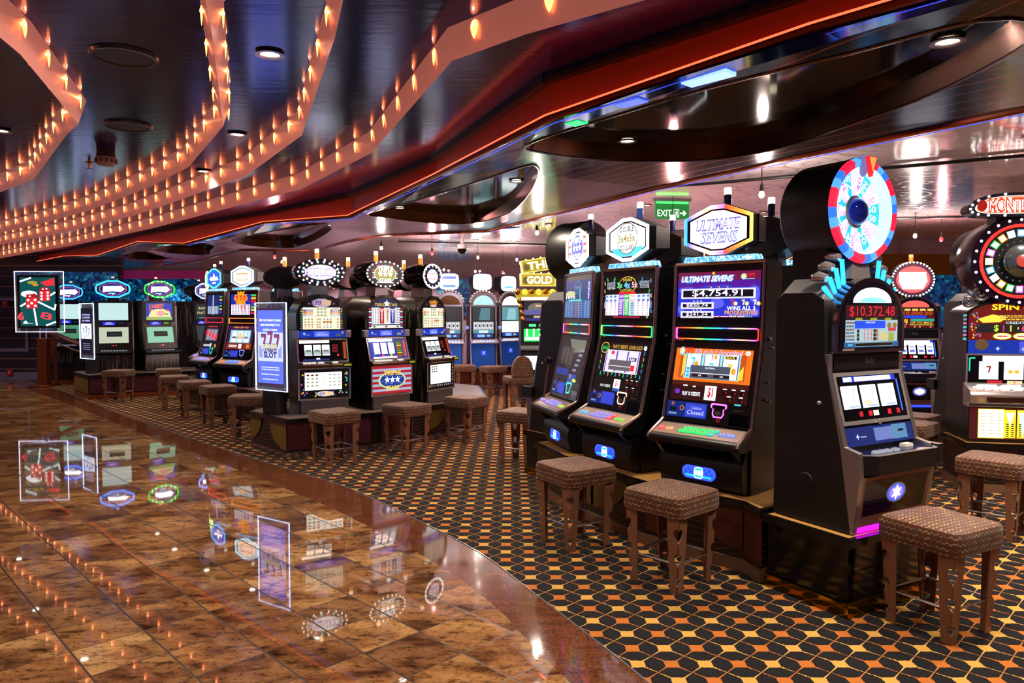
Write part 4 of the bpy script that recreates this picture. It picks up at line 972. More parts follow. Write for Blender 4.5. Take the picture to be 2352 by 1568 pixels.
# ---------------------------------------------------------------- machines with a lit prize wheel on top
def arch_pts(w, z0, zs, r, n=14):
    """outline: straight sides from z0 to zs, then a round top of height r"""
    return [(-w, z0), (w, z0)] + [(w * math.cos(PI * i / n), zs + r * math.sin(PI * i / n)) for i in range(n + 1)]
BZ = .43
ALU = mat('mottled_aluminium', '#a8a4a8', .32, .9)
def prize_wheel(t, y, zc, r, depth=.33):
    b = MB(); b.lathe([(1e-4, y + depth), (r * .94, y + depth), (r * .985, y + depth - .02), (r * .985, y + .03), (r, y + .015), (r, y - .005), (r * .9, y - .005)], BLACK, (0, 0, zc), 'y', n=48)
    drum = b.build('wheel_drum', t)
    # rim of red and blue lit blocks, split so that each block is part of one glowing ring
    b = MB(); n = 32
    for i in range(n):
        a0, a1 = 2 * PI * i / n, 2 * PI * (i + 1) / n
        m = E('#ff1c3c', 1.5) if (i // 2) % 2 else E('#2a6cff', 1.3) if i % 4 == 0 else E('#4a90ff', 1.5)
        m = E('#f01838', 1.6) if (i // 2) % 2 else m
        pts = []
        for a in (a0, (a0 + a1) / 2, a1): pts.append((a, r * 1.0))
        for (a, b2) in ((a0, a1),):
            v = [(r * q * math.cos(x), yy, zc + r * q * math.sin(x)) for q, yy in ((.995, y - .004), (.93, y - .03), (.82, y - .022)) for x in (a0, (a0 + a1) / 2, a1)]
            b.add(v, [(0, 3, 4, 1), (1, 4, 5, 2), (3, 6, 7, 4), (4, 7, 8, 5)], m, True)
    b.build('lit_rim', t)
    b = MB(); b.lathe([(r * .82, y - .022), (r * .80, y + .06)], E('#aef4ff', 1.5), (0, 0, zc), 'y', n=40); b.build('glow_tube', t)
    T = plane((0, y + .055, zc), (1, 0, 0), v=(0, 0, 1)); b = MB(T); ri, n = r * .80, 22
    txt = ['50', '100', '25', 'SPIN', '40', '200', '75', '30', '1000', '60', '150']
    for i in range(n):
        a0, a1 = 2 * PI * i / n, 2 * PI * (i + 1) / n; am = (a0 + a1) / 2
        m = E('#20b8d8', 1.3) if i % 3 == 0 else E('#fff4ff', 1.5) if i % 3 == 1 else E('#f0c4ee', 1.15)
        b.shape([(ri * .2 * math.cos(a0), ri * .2 * math.sin(a0)), (ri * math.cos(a0), ri * math.sin(a0)), (ri * math.cos(am), ri * math.sin(am)), (ri * math.cos(a1), ri * math.sin(a1)), (ri * .2 * math.cos(a1), ri * .2 * math.sin(a1))], m, 0)
        b.text(txt[i % 11], ri * .7 * math.cos(am), ri * .7 * math.sin(am), ri * .15, E('#ffffff', 2.6) if i % 3 == 0 else E('#c078c8', 1.1) if i % 3 == 1 else E('#ffffff', 1.8), 1, w=ri * .36, rot=am)
    b.build('wheel_face', t)
    b = MB(); b.lathe([(r * .30, y + .05), (r * .31, y + .035), (r * .26, y + .03)], CHROME, (0, 0, zc), 'y', n=32); b.lathe([(r * .26, y + .03), (r * .22, y + .0), (r * .12, y - .02), (1e-4, y - .026)], mat('blue_glass_hub', '#1a2a9a', .06, .3), (0, 0, zc), 'y', n=32); b.build('wheel_hub', t)
    b = MB()
    for sc, d, m in ((1.0, .0, E('#e02020', 1.2)), (.72, .004, E('#ff8a4a', 1.3))):
        q = [(.037 * sc, .014 * sc), (-.037 * sc, .014 * sc), (0, -.095 * sc)]
        b.prism([(a, c + zc + r * .93) for a, c in q], y - .035 - d, y - .062 - d, m, 'y')
    b.build('pointer', t)
    b = MB(); b.prism([(a - .055, c + zc + r * .9) for a, c in ((.0, .03), (.022, .03), (.04, -.06), (.02, -.085), (-.0, -.07))], y - .02, y - .04, E('#8a8ad0', .6), 'y'); b.build('pointer_housing', t)  # emission put in to lighten the clear pointer housing
def machine_b(label, loc, rz, wheel=True, sign=None, art='wheel', group=None, lever=False, zb=BZ):
    t = empty('slot_machine', (loc[0], loc[1], zb), rz, label, 'slot machine', group); MB.ZO = BZ
    w = .33
    b = MB(); b.prism([(0, BZ), (.065, .86), (.175, 1.366), (.182, 1.66), (.26, 1.70), (.45, 1.70), (.5, 1.66), (.5, BZ)], -w, w, DKSIDE)
    for s in (-1, 1): b.lathe([(.045, 0), (.045, .004 * s), (.04, .005 * s), (1e-4, .004 * s)], BLACK, (s * w, .28, .66), 'x', n=24); b.lathe([(.012, 0), (.012, .012 * s), (1e-4, .012 * s)], CHROME, (s * w, .2, 1.1), 'x', n=10)
    b.build('cabinet', t, .006)
    # metal front: two side wings and the sill
    for s in (-1, 1):
        b = MB(); b.prism([(0, BZ), (-.012, BZ), (-.05, .73), (-.04, .86), (.045, .88), (.15, 1.27), (.15, 1.366), (.175, 1.366), (.065, .86)], s * w, s * (w - .035), ALU); b.build('metal_wing', t, .004)
    # door with round emblem, lit recess below
    b = MB(); b.prism([(-.012, .46), (-.05, .73), (0, .73), (.03, .46)], -w + .035, w - .035, BRONZE); dr = b.build('lower_door', t)
    T = face_plane(-.012, .46, -.05, .73, .002); b = MB(T); b.rect(0, .155, 2 * w - .12, .19, BLACKG, 0); b.build('door_panel', dr)
    b = MB(T); b.ell(0, .165, .085, .058, CHROME, 1); b.ell(0, .165, .076, .05, E('#3a5ae0', 1.2), 2); b.ell(0, .165, .06, .036, E('#8a6cff' if art == 'wheel' else '#ffd0a0', 1.4), 3); b.star(0, .165, .045, E('#ffffff', 3), 4, 6, .5); b.build('emblem_light', dr)
    glow = E('#e010ff', 2.4) if art == 'wheel' else E('#2838ff', 2.4)
    b = MB(); b.box(-w + .04, w - .04, -.016, .0, BZ + .002, .455, glow); b.build('under_light', t)
    # button tray
    b = MB(); b.prism([(-w + .02, .07), (w + .0, .07), (w + .0, -.03), (w - .04, -.09), (-w + .10, -.09), (-w + .02, -.03)], .745, .845, BLACK, 'z'); tr = b.build('button_tray', t, .01)
    T = plane((0, 0, .847), (1, 0, 0), v=(0, 1, 0)); b = MB(T); b.shape([(-w + .03, .06), (-w + .03, -.025), (-w + .105, -.08), (w - .045, -.08), (w - .01, -.025), (w - .01, .06)], mat('dark_blue_deck', '#101a38', .2), 0); b.tube([(-w + .03, -.028, .0), (-w + .105, -.085, 0), (w - .045, -.085, 0), (w - .005, -.03, 0)], .006, CHROME, 6); b.build('tray_top', tr)
    for i, u in enumerate((-.17, -.12, -.07, .0)):
        b = MB(T); b.prism([(u - .02, -.045), (u + .02, -.045), (u + .02, -.015), (u - .02, -.015)], .001, .014, E('#c8c8d0', .55), 'z', scale1=.85); b.build('button', tr)
    b = MB(T); b.prism([(.14, .0), (.21, .0), (.21, .04), (.14, .04)], .001, .018, WHITEP, 'z', scale1=.9); b.build('button', tr)
    b = MB(); b.box(w - .02, w + .03, -.08, .07, .76, .862, BLACK); b.box(w - .022, w - .019, -.05, .02, .78, .83, BLACKG); b.build('ticket_printer', tr, .006)
    # blue card panel
    T = face_plane(.048, .875, .075, .975, .003); b = MB(T); b.rect(0, .05, 2 * w - .08, .1, E('#0c2f8e', .5), 0); b.rect(.03, .052, .17, .07, E('#7a90d8', .7), 1); b.rect(.17, .055, .13, .08, E('#6aa8d8', .6), 1); b.rect(.18, .06, .05, .012, Pn('#1a1418'), 2); b.star(-.2, .05, .018, E('#c8d4ff', .9), 1, 4); b.rect(-.15, .046, .05, .006, E('#c8d4ff', .7), 1); b.build('card_panel', t)
    # reel window
    T = face_plane(.078, .985, .15, 1.265, .003); b = MB(T); h = .287
    b.frame(0, h / 2, 2 * w - .06, h, .022, CHROME, 1)
    b.rect(0, h / 2, 2 * w - .1, h - .03, mat('reel_surround', '#07070c', .15), 0)
    b.rect(.0, h * .86, .46, .03, E('#1c3cf0', 1.0), 1); b.rect(.03, h * .86, .32, .024, E('#ffffff', 2.4), 2); b.rect(-.19, h * .86, .07, .024, E('#e8f4ff', 2.2), 2)
    nr = 3 if art == 'wheel' else 5; ww = .14 if nr == 3 else .084
    for i in range(nr):
        u = (i - (nr - 1) / 2) * (ww + .022) - .03
        b.rect(u, h * .52, ww, .125, E('#f4f6ff', 2.2 if nr == 3 else 1.3), 2)
        if nr == 3: b.shape([(u + .02, h*.52 + .05), (u + .06, h*.52 + .055), (u + .03, h*.52 - .02), (u + .01, h*.52 - .05)], E('#c8d0ee', 1.2), 3); b.rect(u - .02, h * .40, .06, .03, E('#ffc8a0' if i == 1 else '#d8dcf0', 1.3), 3); b.seven(u - .02, h * .60, .05, E('#c8d4f4' if i else '#f0c8c8', 1.4), 3); b.rect(u + .02, h * .34, .09, .012, E('#a8b8e8', 1.2), 3)
        else: b.rect(u, h * .45, ww * .7, .03, E('#5a6ac8', 1), 3); b.rect(u, h * .62, ww * .7, .014, E('#8a98d8', 1), 3)
    if nr == 5: b.rect(-.03, h * .76, .5, .03, E('#f4f8ff', 2.4), 3)
    b.rect(.24, h * .5, .012, .18, E('#3a70ff', 1.2), 2)
    for u, c in ((-.13, '#c01028'), (-.05, '#e01830'), (.0, '#fff4a0'), (.12, '#e01830'), (.2, '#c01028')): b.rect(u, h * .19, .045 if c == '#fff4a0' else .03, .028, E(c, 2.4 if c == '#fff4a0' else 1.1), 2)
    b.build('reel_window', t)
    b = MB(); b.tube([(0, .066, .99), (0, .062, .99)], .014, CHROME, 8); b.build('lock', t)
    # name strip
    T = face_plane(.15, 1.275, .15, 1.36, .003); b = MB(T); b.rect(0, .042, 2 * w - .09, .075, BLACK, 0); b.text('Bally', .02, .045, .036, GREYM, 1, w=.085, shear=.3); b.build('name_strip', t)
    # arched upper screen housing
    aw = .275
    b = MB(); b.prism([(x, z) for x, z in arch_pts(.30, 1.37, 1.52, .265)], .125, .3, mat('housing_chrome', '#8c8c98', .16, 1.0), 'y', smooth=False); hs = b.build('screen_housing', t, .006)
    b = MB(plane((0, .123, 0), (1, 0, 0), v=(0, 0, 1))); b.shape(arch_pts(aw, 1.385, 1.52, .245), mat('housing_face', '#0c0c18', .12), 0)
    b.shape([(.17 * math.cos(PI * i / 14), 1.645 + .085 * math.sin(PI * i / 14)) for i in range(15)], E('#f4f8ff' if art == 'wheel' else '#e85a50', 2.2 if art == 'wheel' else 1.2), 1)
    if art == 'wheel':
        b.shape([(.12 * math.cos(PI * i / 10), 1.646 + .03 * math.sin(PI * i / 10)) for i in range(11)], E('#80d8f8', 1.4), 2)
        b.rect(0, 1.595, .46, .075, E('#3a0812', .6), 1); b.text('$10,372.48', .0, 1.595, .055, E('#e01c38', 1.1), 2, w=.40, off=.0)
        b.rect(0, 1.49, .46, .125, E('#b8d4dc', .8), 1); b.rect(-.0, 1.556, .46, .012, E('#101830', .4), 2)
        for i in range(3): b.rect(-.12 + i * .13, 1.555, .06, .014, E('#a8a830', .8), 3)
        b.rect(-.02, 1.525, .27, .042, E('#1a48e8', 1.1), 3); b.text('Casino Closed', -.02, 1.538, .01, W1, 4, w=.08)
        for j in range(3):
            for i in range(3): b.seven(-.07 + i * .03, 1.49 - j * .022, .018, RED1, 3)
            b.rect(-.125, 1.49 - j * .022, .022, .018, E('#403018', .5), 3); b.rect(.02, 1.49 - j * .022, .022, .018, E('#403018', .5), 3); b.rect(.04, 1.49 - j * .022, .02, .018, E('#b07a40', .8), 3)
        rows(b, -.19, 1.49, .07, .11, 6, [E('#8a5a50', .7), E('#4a6a80', .7)], 3); b.ell(.10, 1.46, .03, .025, E('#d8c880', .9), 3); b.rect(.17, 1.455, .05, .05, E('#b0b840', .8), 3)
        for x in (.15, .2): b.ell(x, 1.52, .02, .016, E('#a08040', .8), 3, 14)
        b.rect(.175, 1.497, .07, .018, E('#c84050', .9), 4)
        b.rect(0, 1.415, .48, .028, E('#2a6aa8', .7), 1); b.rect(.02, 1.415, .33, .016, E('#101418', .3), 2); b.frame(.02, 1.415, .34, .02, .002, E('#b8c8c0', .8), 3); b.rect(-.19, 1.415, .04, .012, E('#58b8d8', .9), 3)
        b.rect(-.2, 1.39, .1, .012, Pn('#8a7070'), 1)
    else:
        b.rect(0, 1.51, .46, .235, E('#6a1410', .6), 1)
        for i in range(5): b.rect(-.18 + i * .09, 1.615, .07, .028, E('#d8c060', 1), 2)
        b.text('$10,000.00', 0, 1.57, .045, E('#e86820', 1), 2, w=.4, off=.0); b.rect(-.0, 1.53, .27, .03, E('#1a40e0', 1.1), 3)
        b.rect(-.15, 1.48, .13, .04, E('#e0a020', 1), 2); b.rect(.09, 1.49, .28, .03, E('#28a898', .9), 2); b.text('WILLY', -.15, 1.445, .035, E('#e8f0c0', 1), 3, w=.13); b.text('UP TO MAX', .08, 1.455, .025, YEL, 3, w=.26); b.rect(.08, 1.43, .28, .01, E('#c8c040', .8), 3)
        for x in (-.19, -.12, .0, .06, .19): b.ell(x, 1.405, .014, .01, E('#e08060', .9), 2, 10)
    b.build('upper_screen', hs)
    if wheel:
        zc = 2.16
        b = MB(); b.prism([(-w, .19), (w, .19), (w, .5), (-w, .5)], 1.662, 1.78, mat('grey_shoulder', '#5c5c62', .45), 'z', scale1=.72); b.build('shoulder', t, .006)
        b = MB(); b.prism([(.26, 1.66), (.26, 1.95), (.5, 1.95), (.5, 1.66)], -.2, .2, BLACK); b.prism([(-.09, 1.78), (.09, 1.78), (.07, 1.88), (-.07, 1.88)], .2, .3, CHROME, 'y'); b.build('wheel_neck', t, .006)
        prize_wheel(t, .2, zc, .297)
        for s in (-1, 1):
            for i in range(4):
                x0, x1 = s * (.155 + i * .036), s * (.13 + i * .028 + .035 * i)
                b = MB(); b.tube([(s * (.14 + i * .03), .2, 1.70 - i * .016), (s * (.165 + i * .05), .2, 1.885 - i * .052)], .012, E('#2ab0ff', 2.0), 8); b.build('neon_tube', t)
            b = MB()
            for i in range(3): b.tube([(s * (.175 + i * .055), .205, 1.895 - i * .058), (s * (.18 + i * .055), .25, 1.905 - i * .058), (s * (.185 + i * .055), .285, 1.90 - i * .058)], [.022, .03, .018], CHROME, 12)
            b.build('chrome_cap', t)
    if sign == 'bulbs':
        zc = 1.99
        b = MB(); b.lathe([(1e-4, .30), (1.0, .30), (1.06, .26), (1.06, .20), (1.0, .19)], BLACK, (0, 0, zc), 'y', n=36, sx=.25, sz=.21); sb = b.build('sign_box', t)
        b = MB(plane((0, .189, zc), (1, 0, 0), v=(0, 0, 1))); b.ell(0, 0, .235, .195, E('#7a2a50', .7), 0); b.ell(0, 0, .205, .165, E('#e86a6a', 1.0), 1); b.shape([(-.17, .09), (.15, .09), (.17, -.02), (.12, -.12), (-.12, -.12), (-.17, -.03)], E('#ffffff', 3), 2); b.build('sign_face', sb)
        for i in range(36):
            a = 2 * PI * i / 36; b = MB(); b.ball((.25 * math.cos(a), .185, zc + .21 * math.sin(a)), .0125, BULBW, 7, 4); b.build('bulb', sb)
        for s in (-1, 1):
            b = MB(); b.tube([(s * .1, .24, 1.76), (s * .13, .24, 1.83)], .02, GOLD, 8); b.build('sign_post', t)
        candle(t, 0, .26, 2.2, lit=E('#ff8a3a', 2.5), base=mat('candle_orange', '#d8501c', .3))
    return t
GB = 'slot machines with a round wheel drum on top'
W4 = machine_b('slot machine with a big lit prize wheel on top and $10,372.48', (2.06, 3.961), math.radians(29.6), group=GB)
W0 = copy_tree(W4, (.43, 7.38, BZ), math.radians(-142), 'dark back of a wheel-topped slot machine at the far end of the near row', group=GB)
for ch in kids(W0):
    if ch.name.startswith(('neon_tube', 'chrome_cap')): bpy.data.objects.remove(ch)
copy_tree(W0, (4.92, 7.95, BZ), math.radians(178), 'dark back of a wheel-topped slot machine just left of the MONTE CARLO machine', group=GB)
machine_b('slot machine with a white sign ringed by small round bulbs, beyond the big prize wheel', (4.95, 8.9), math.radians(-4), wheel=False, sign='bulbs', art='bg', group='slot machines beyond the near row')

# ---------------------------------------------------------------- round-topped machines with oval bulb signs
def machine_c(label, loc, rz, art, group):
    t = empty('slot_machine', (loc[0], loc[1], PLZ), rz, label, 'slot machine', group)
    w = .30
    b = MB(); b.prism([(.04, PLZ), (.04, .62), (.035, .98), (.12, 1.283), (.12, 1.39), (.60, 1.39), (.60, PLZ)], -w + .02, w - .02, ZEB)
    b.prism(arch_pts(w - .01, 1.385, 1.52, .275), .12, .60, ZEB, 'y'); b.build('cabinet', t, .006)
    b = MB(); b.box(-w + .03, w - .03, .0, .05, PLZ, .60, GREYM); b.build('base_front', t, .01)
    # lower glass
    T = face_plane(0, .615, .0, .955, .002); b = MB(); b.box(-w, w, 0, .05, .60, .97, BLACK); dr = b.build('lower_door', t, .006)
    b = MB(T); b.frame(0, .16, 2 * w, .37, .022, CHROME, 1); b.build('chrome_frame', dr)
    b = MB(T); b.rect(0, .16, 2 * w - .04, .33, E('#0c0a10', .3), 1); art['low'](b); b.build('belly_glass', dr)
    # tray with buttons
    b = MB(); b.prism([(-.06, .955), (-.06, .99), (-.03, 1.005), (.045, 1.01), (.045, .955)], -w - .005, w + .005, mat('bronze_tray', '#7a5a48', .2, .9)); tr = b.build('button_tray', t, .008)
    b = MB(); b.box(w - .10, w + .0, -.066, -.02, .96, 1.005, BLACK); b.box(w - .09, w - .01, -.068, -.066, .975, .995, E('#a8a820', .7)); b.build('ticket_printer', tr)
    for i, u in enumerate((-.22, -.17, -.12, -.04, .12)):
        b = MB(); b.box(u - (.02 if i < 3 else .03), u + (.02 if i < 3 else .03), -.03, .015, 1.005, 1.022, E('#e8e8e0', .8)); b.build('button', tr, .003)
    # reel window leaning back
    T = face_plane(.038, 1.012, .12, 1.28, .003); h = .28
    b = MB(T); b.frame(0, h / 2, 2 * w - .02, h, .016, CHROME, 2); b.rect(0, h / 2, 2 * w - .03, h, mat('reel_surround', '#07070c', .15), 0)
    b.rect(-.09, h * .88, .34, .034, E('#f8fcf4', 2.0), 1)
    art['reels'](b, h); b.build('reel_window', t)
    # blue strip with corner brackets
    b = MB(face_plane(.12, 1.295, .12, 1.375, .004)); b.rect(0, .04, 2 * w - .02, .08, E('#1038b8', .8), 0); b.rect(0, .04, .17, .06, E('#5a6cf0', 1.0), 1); b.text('Casino', 0, .055, .014, E('#c8d0ff', 1), 2, w=.07); b.text('Closed', 0, .033, .02, E('#d8e0ff', 1), 2, w=.12); b.rect(.19, .028, .06, .022, E('#a8b050' if art.get('yel') else '#506060', .8), 1); b.ell(.24, .055, .014, .014, E('#e08070', .8), 1, 12); b.star(-.2, .045, .02, E('#d0d8ff', .9), 1, 4); b.rect(-.16, .03, .05, .006, E('#a0b0f0', .8), 1); b.build('card_panel', t)
    for s in (-1, 1):
        b = MB(); b.box(s * w - .03, s * w + .035, .09, .15, 1.29, 1.375, mat('grey_bracket', '#8c8a98', .35, .3)); b.build('corner_bracket', t, .006)
    # arched pay glass
    b = MB(plane((0, .1165, 0), (1, 0, 0), v=(0, 0, 1))); b.shape(arch_pts(.25, 1.385, 1.53, .23), E('#14101c', .4), 0); art['arch'](b); b.build('pay_glass', t)
    # oval sign with bulbs
    zc = 2.045; a, c = art.get('oval', (.25, .145))
    b = MB(); b.lathe([(1e-4, .46), (.9, .46), (1.04, .40), (1.04, .16), (1.0, .13)], BLACKG, (0, 0, zc), 'y', n=36, sx=a, sz=c); b.prism([(-.1, 1.78), (.1, 1.78), (.085, zc - c + .02), (-.085, zc - c + .02)], .2, .4, GREYM, 'y'); sb = b.build('sign_box', t)
    b = MB(plane((0, .128, zc), (1, 0, 0), v=(0, 0, 1))); b.ell(0, 0, a, c, E('#12122a', .6), 0, 36); art['sign'](b); b.build('sign_face', sb)
    nb = art.get('nb', 20)
    for i in range(nb):
        q = 2 * PI * i / nb; b = MB(); b.ball((a * .96 * math.cos(q), .122, zc + c * .96 * math.sin(q)), .011, BULBW, 6, 4); b.build('bulb', sb)
    candle(t, 0, .32, zc + c, lit=E('#ffd8a0', 3), base=mat('candle_amber', '#c88a3a', .3, 0, '#ff9a3a', .8), h=.13)
    return t
def paytable(b, top, tcol, rowc, bigs):
    """cream pay table with coloured rows and figures"""
    CR = E('#efe6c8', 1.0)
    b.rect(0, 1.515, .43, .25, CR, 1)
    for i, c in enumerate(rowc):
        v = 1.628 - i * .02
        b.rect(-.155, v, .11, .018, E(c, 1), 2); b.rect(.155, v, .11, .018, E(c, 1), 2); rows(b, -.135, v, .07, .014, 1, [E('#f4f0e0', 1)], 3)
        b.text(bigs[i], .155, v, .014, E('#f8f4e8', 1.1) if i else E('#9a1c10', 1), 3, w=.075)
    for r in range(3):
        for i in range(3): b.ell(-.04 + i * .04, 1.622 - r * .036, .017, .012, E('#58b0c0', .9), 2, 12); b.ell(-.04 + i * .04, 1.622 - r * .036, .009, .009, E('#e0a020', 1), 3, 10)
    for r, (l, q) in enumerate((('2000', '40'), ('1500', '30'), ('1000', '25'), ('50', '20'))):
        v = 1.505 - r * .03
        for i in range(3):
            if r < 3: b.ell(-.185 + i * .038, v, .014, .010, E('#70a8b0', .9), 2, 12); b.ell(-.185 + i * .038, v, .008, .008, E('#d89828', 1), 3, 10)
            else: b.seven(-.185 + i * .038, v, .022, E('#a82018', 1), 2)
            if r == 1: b.rect(.03 + i * .036, v, .03, .022, E('#b07818', .9), 2)
            elif r == 2: b.seven(.03 + i * .036, v, .02, E('#5a2a8a', .9), 2)
            else: b.ell(.03 + i * .036, v, .012, .008, E('#8a98c8', .9), 2, 10)
        b.text(l, -.035, v, .02, E('#8a1c14', 1), 2, w=.052); b.text(q, .185, v, .02, E('#8a1c14', 1), 2, w=.026)
    rnd = random.Random(11)
    for s in (-1, 1):
        for i in range(9): b.star(s * .232, 1.40 + i * .028, .011, E(('#e8d020', '#40c860', '#d060c0', '#8a8a8a')[rnd.randrange(4)], 1), 2)
    for i in range(10):
        a = PI * (i + .5) / 10; b.star(.2 * math.cos(a), 1.545 + .195 * math.sin(a), .012, E(('#e8d020', '#40c860', '#d060c0', '#c09060')[i % 4], 1), 1)
def reels3(b, h, bg='#c8d4d0', red=True):
    for i in range(3):
        u = -.165 + i * .10; b.rect(u, h * .52, .085, .125, E('#eef4f0', 1.9), 2); b.rect(u, h * .42, .084, .05, E('#a8b4b4', 1.0), 3); b.rect(u, h * .5, .06, .022, E('#6a7a80', .8), 4)
    if red:
        b.rect(.16, h * .52, .12, .2, BLACKG, 1)
        for i in range(3): b.frame(.14, h * .7 - i * .032, .06, .02, .003, E('#c82838', 1), 3); b.rect(.14, h * .7 - i * .032, .05, .012, E('#5a0c18', .7), 2)
        b.ell(.17, h * .3, .012, .012, E('#ff2030', 2), 3, 12); b.rect(.25, h * .5, .03, .2, E('#c04010', .8), 1)
    b.rect(-.08, h * .12, .3, .02, E('#2a3a8a', .6), 2); b.rect(-.06, h * .16, .04, .016, E('#fff8e0', 1.8), 3)
def reels_color(b, h):
    b.rect(0, h * .5, .54, h - .04, E('#1838a8', .7), 1)
    for i, c in enumerate(('#1d50c8', '#c82ac0', '#e0c020', '#c03010')): b.rect(-.21 + i * .12, h * .45, .03, .19, E(c, 1), 2)
    for i in range(3): u = -.165 + i * .105; b.rect(u, h * .52, .08, .135, E('#f4f6f0', 2.0), 3); b.star(u, h * .5, .03, E('#c8ccd8', 1.3), 4)
    b.rect(.16, h * .5, .09, .2, E('#3a5a20', .7), 2)
    for i in range(6): b.rect(.16, h * .2 + i * .03, .07, .012, E(('#d03020', '#e8d040', '#40b040')[i % 3], .9), 3)
    b.rect(.24, h * .5, .03, .2, E('#e04a10', 1), 2); b.rect(-.06, h * .12, .34, .02, E('#fff8e0', 1.6), 4)
def belly_super(b):
    b.rect(-.015, .19, .42, .2, E('#fdf8e6', 1.5), 2)
    for r in range(4):
        v = .26 - r * .04; b.text(('20', '16', '12', '10')[r], -.02, v, .02, E('#a02020', 1), 3, w=.026)
        for i in range(3): b.ell(-.19 + i * .05, v, .018, .01, E('#a8a080' if r else '#503018', .9), 3, 12); b.ell(.06 + i * .05, v, .016, .009, E('#b0b8a8', .9), 3, 12)
        b.text('5321'[r], .175, v, .02, E('#a02020', 1), 3)
    b.text('ANY ONE', .08, .262, .016, E('#5a6070', .9), 4, w=.08)
    b.ell(.0, .045, .10, .03, E('#e8e0d0', .9), 2); b.text('SUPER', -.045, .045, .034, E('#8a3a9a', 1), 3, w=.10, off=.02); b.text('LUCKY', .05, .045, .034, E('#e8b820', 1), 3, w=.10, off=.02)
    rnd = random.Random(3)
    for i in range(30):
        u = rnd.choice((-1, 1)) * rnd.uniform(.215, .265) if i < 16 else rnd.uniform(-.25, .25); v = rnd.uniform(.03, .3) if i < 16 else rnd.uniform(.02, .07)
        b.star(u, v, .014, E(('#e8d820', '#40d8a0', '#e060c0', '#5070e0', '#9a9a9a')[i % 5], 1), 4)
def belly_super_plain(b):
    b.rect(-.01, .185, .44, .24, E('#fdf8e6', 1.7), 2)
    for i in range(9): b.rect(-.19 + (i % 3) * .045, .28 - (i // 3) * .03, .03, .016, E('#4a3018', .7), 3)
    for r in range(4): b.text(('20', '16', '12', '10')[r], -.02, .28 - r * .045, .018, E('#c07050', 1), 3); b.text('5321'[r], .17, .28 - r * .045, .018, E('#c07050', 1), 3)
    for i in range(12): b.star(-.25 + i * .045, .04, .016, E(('#e8d820', '#40d8a0', '#e060c0', '#5070e0')[i % 4], 1), 4)
    for i in range(6): b.star(.25, .09 + i * .04, .014, E(('#e8d820', '#9a9a9a')[i % 2], 1), 4)
def belly_stars(b):
    for i in range(11): b.rect(0, .02 + i * .03 - .005, .56, .030, E('#b8222c' if i % 2 == 0 else '#b0b8d8', .8), 2)
    b.ell(0, .16, .20, .105, E('#58c8f0', 1.1), 3, 36); b.ell(0, .16, .19, .098, E('#f0d040', 1.1), 4, 36); b.ell(0, .16, .175, .088, E('#1c3c9a', .9), 5, 36)
    rnd = random.Random(4)
    for i in range(18): b.star(rnd.uniform(-.16, .16), .16 + rnd.uniform(-.05, .05), .008, E('#c8d8ff', 1), 6)
    for i in (-1, 0, 1): b.star(i * .075, .165, .04, E('#ffffff', 2.4), 7)
    b.text('TRIPLE', 0, .245, .055, E('#f0b030', 1.2), 8, w=.25, off=.03); b.text('STARS', 0, .065, .055, E('#f0c040', 1.2), 8, w=.19, off=.03)
def arch_super(b):
    paytable(b, 'SUPER LUCKY', '#d0a0d0', ['#f0e8d8', '#2a58a8', '#c04a20', '#d08a20', '#a8a8d8'], ['10,000', '4000', '3000', '5000', '6000'])
    b.ell(0, 1.69, .11, .05, E('#b8a8c0', .9), 2); b.text('SUPER', -.055, 1.695, .05, E('#5a3a8a', 1), 4, w=.12, off=.03); b.text('LUCKY', .06, 1.695, .05, E('#e8b020', 1.1), 4, w=.11, off=.03)
def arch_super2(b):
    paytable(b, 'SUPER', '#e8a020', ['#e8e4d8', '#c8d0e0', '#d06a30', '#d08a60', '#50c070'], ['5000', '4000', '3000', '2000', '1500'])
    b.text('SUPER', 0, 1.705, .05, E('#f09020', 1.2), 3, w=.16, off=.03); b.ell(0, 1.665, .07, .014, E('#c8c0d0', 1), 3)
def arch_stars(b):
    b.shape(arch_pts(.245, 1.39, 1.53, .225), E('#16245c', .7), 1)
    for s in (-1, 1):
        for i in range(8): b.rect(s * .228, 1.40 + i * .032, .035, .016, E('#c83038' if i % 2 else '#e4e4f0', .9), 2)
    b.text('TRIPLE', -.09, 1.675, .034, E('#c8b030', 1.1), 3, w=.14, off=.02); b.text('STARS', .10, 1.675, .034, E('#c8b030', 1.1), 3, w=.13, off=.02); b.star(.01, 1.69, .045, E('#ffffff', 2), 4)
    b.rect(0, 1.54, .41, .2, E('#e8ecec', .95), 2)
    for x, c in ((-.06, '#b01820'), (.02, '#f0e4d0'), (.095, '#1a2c9a')): b.rect(x, 1.545, .065, .19, E(c, .9), 3)
    for x, q in ((-.06, '500'), (.02, '1000'), (.095, '4000')):
        b.text(q, x, 1.615, .022, E('#fff4f0' if q != '1000' else '#a02018', 1.1), 4, w=.055)
        for i in range(8): b.rect(x, 1.595 - i * .017, .03 - .002 * i, .010, E('#f4e8e8' if q != '1000' else '#8a2418', 1), 4)
    for x in (-.185, -.15, -.115, .145, .17, .195):
        for i in range(9): b.rect(x, 1.62 - i * .02, .018, .008, E(('#5a6078', '#a03030', '#3a4ab0')[i % 3], .8), 3)
    b.rect(0, 1.412, .42, .034, E('#ece8d4', .95), 2)
    for x in (-.17, 0, .17): b.ell(x, 1.412, .018, .012, E('#6a7078', .8), 3, 12)
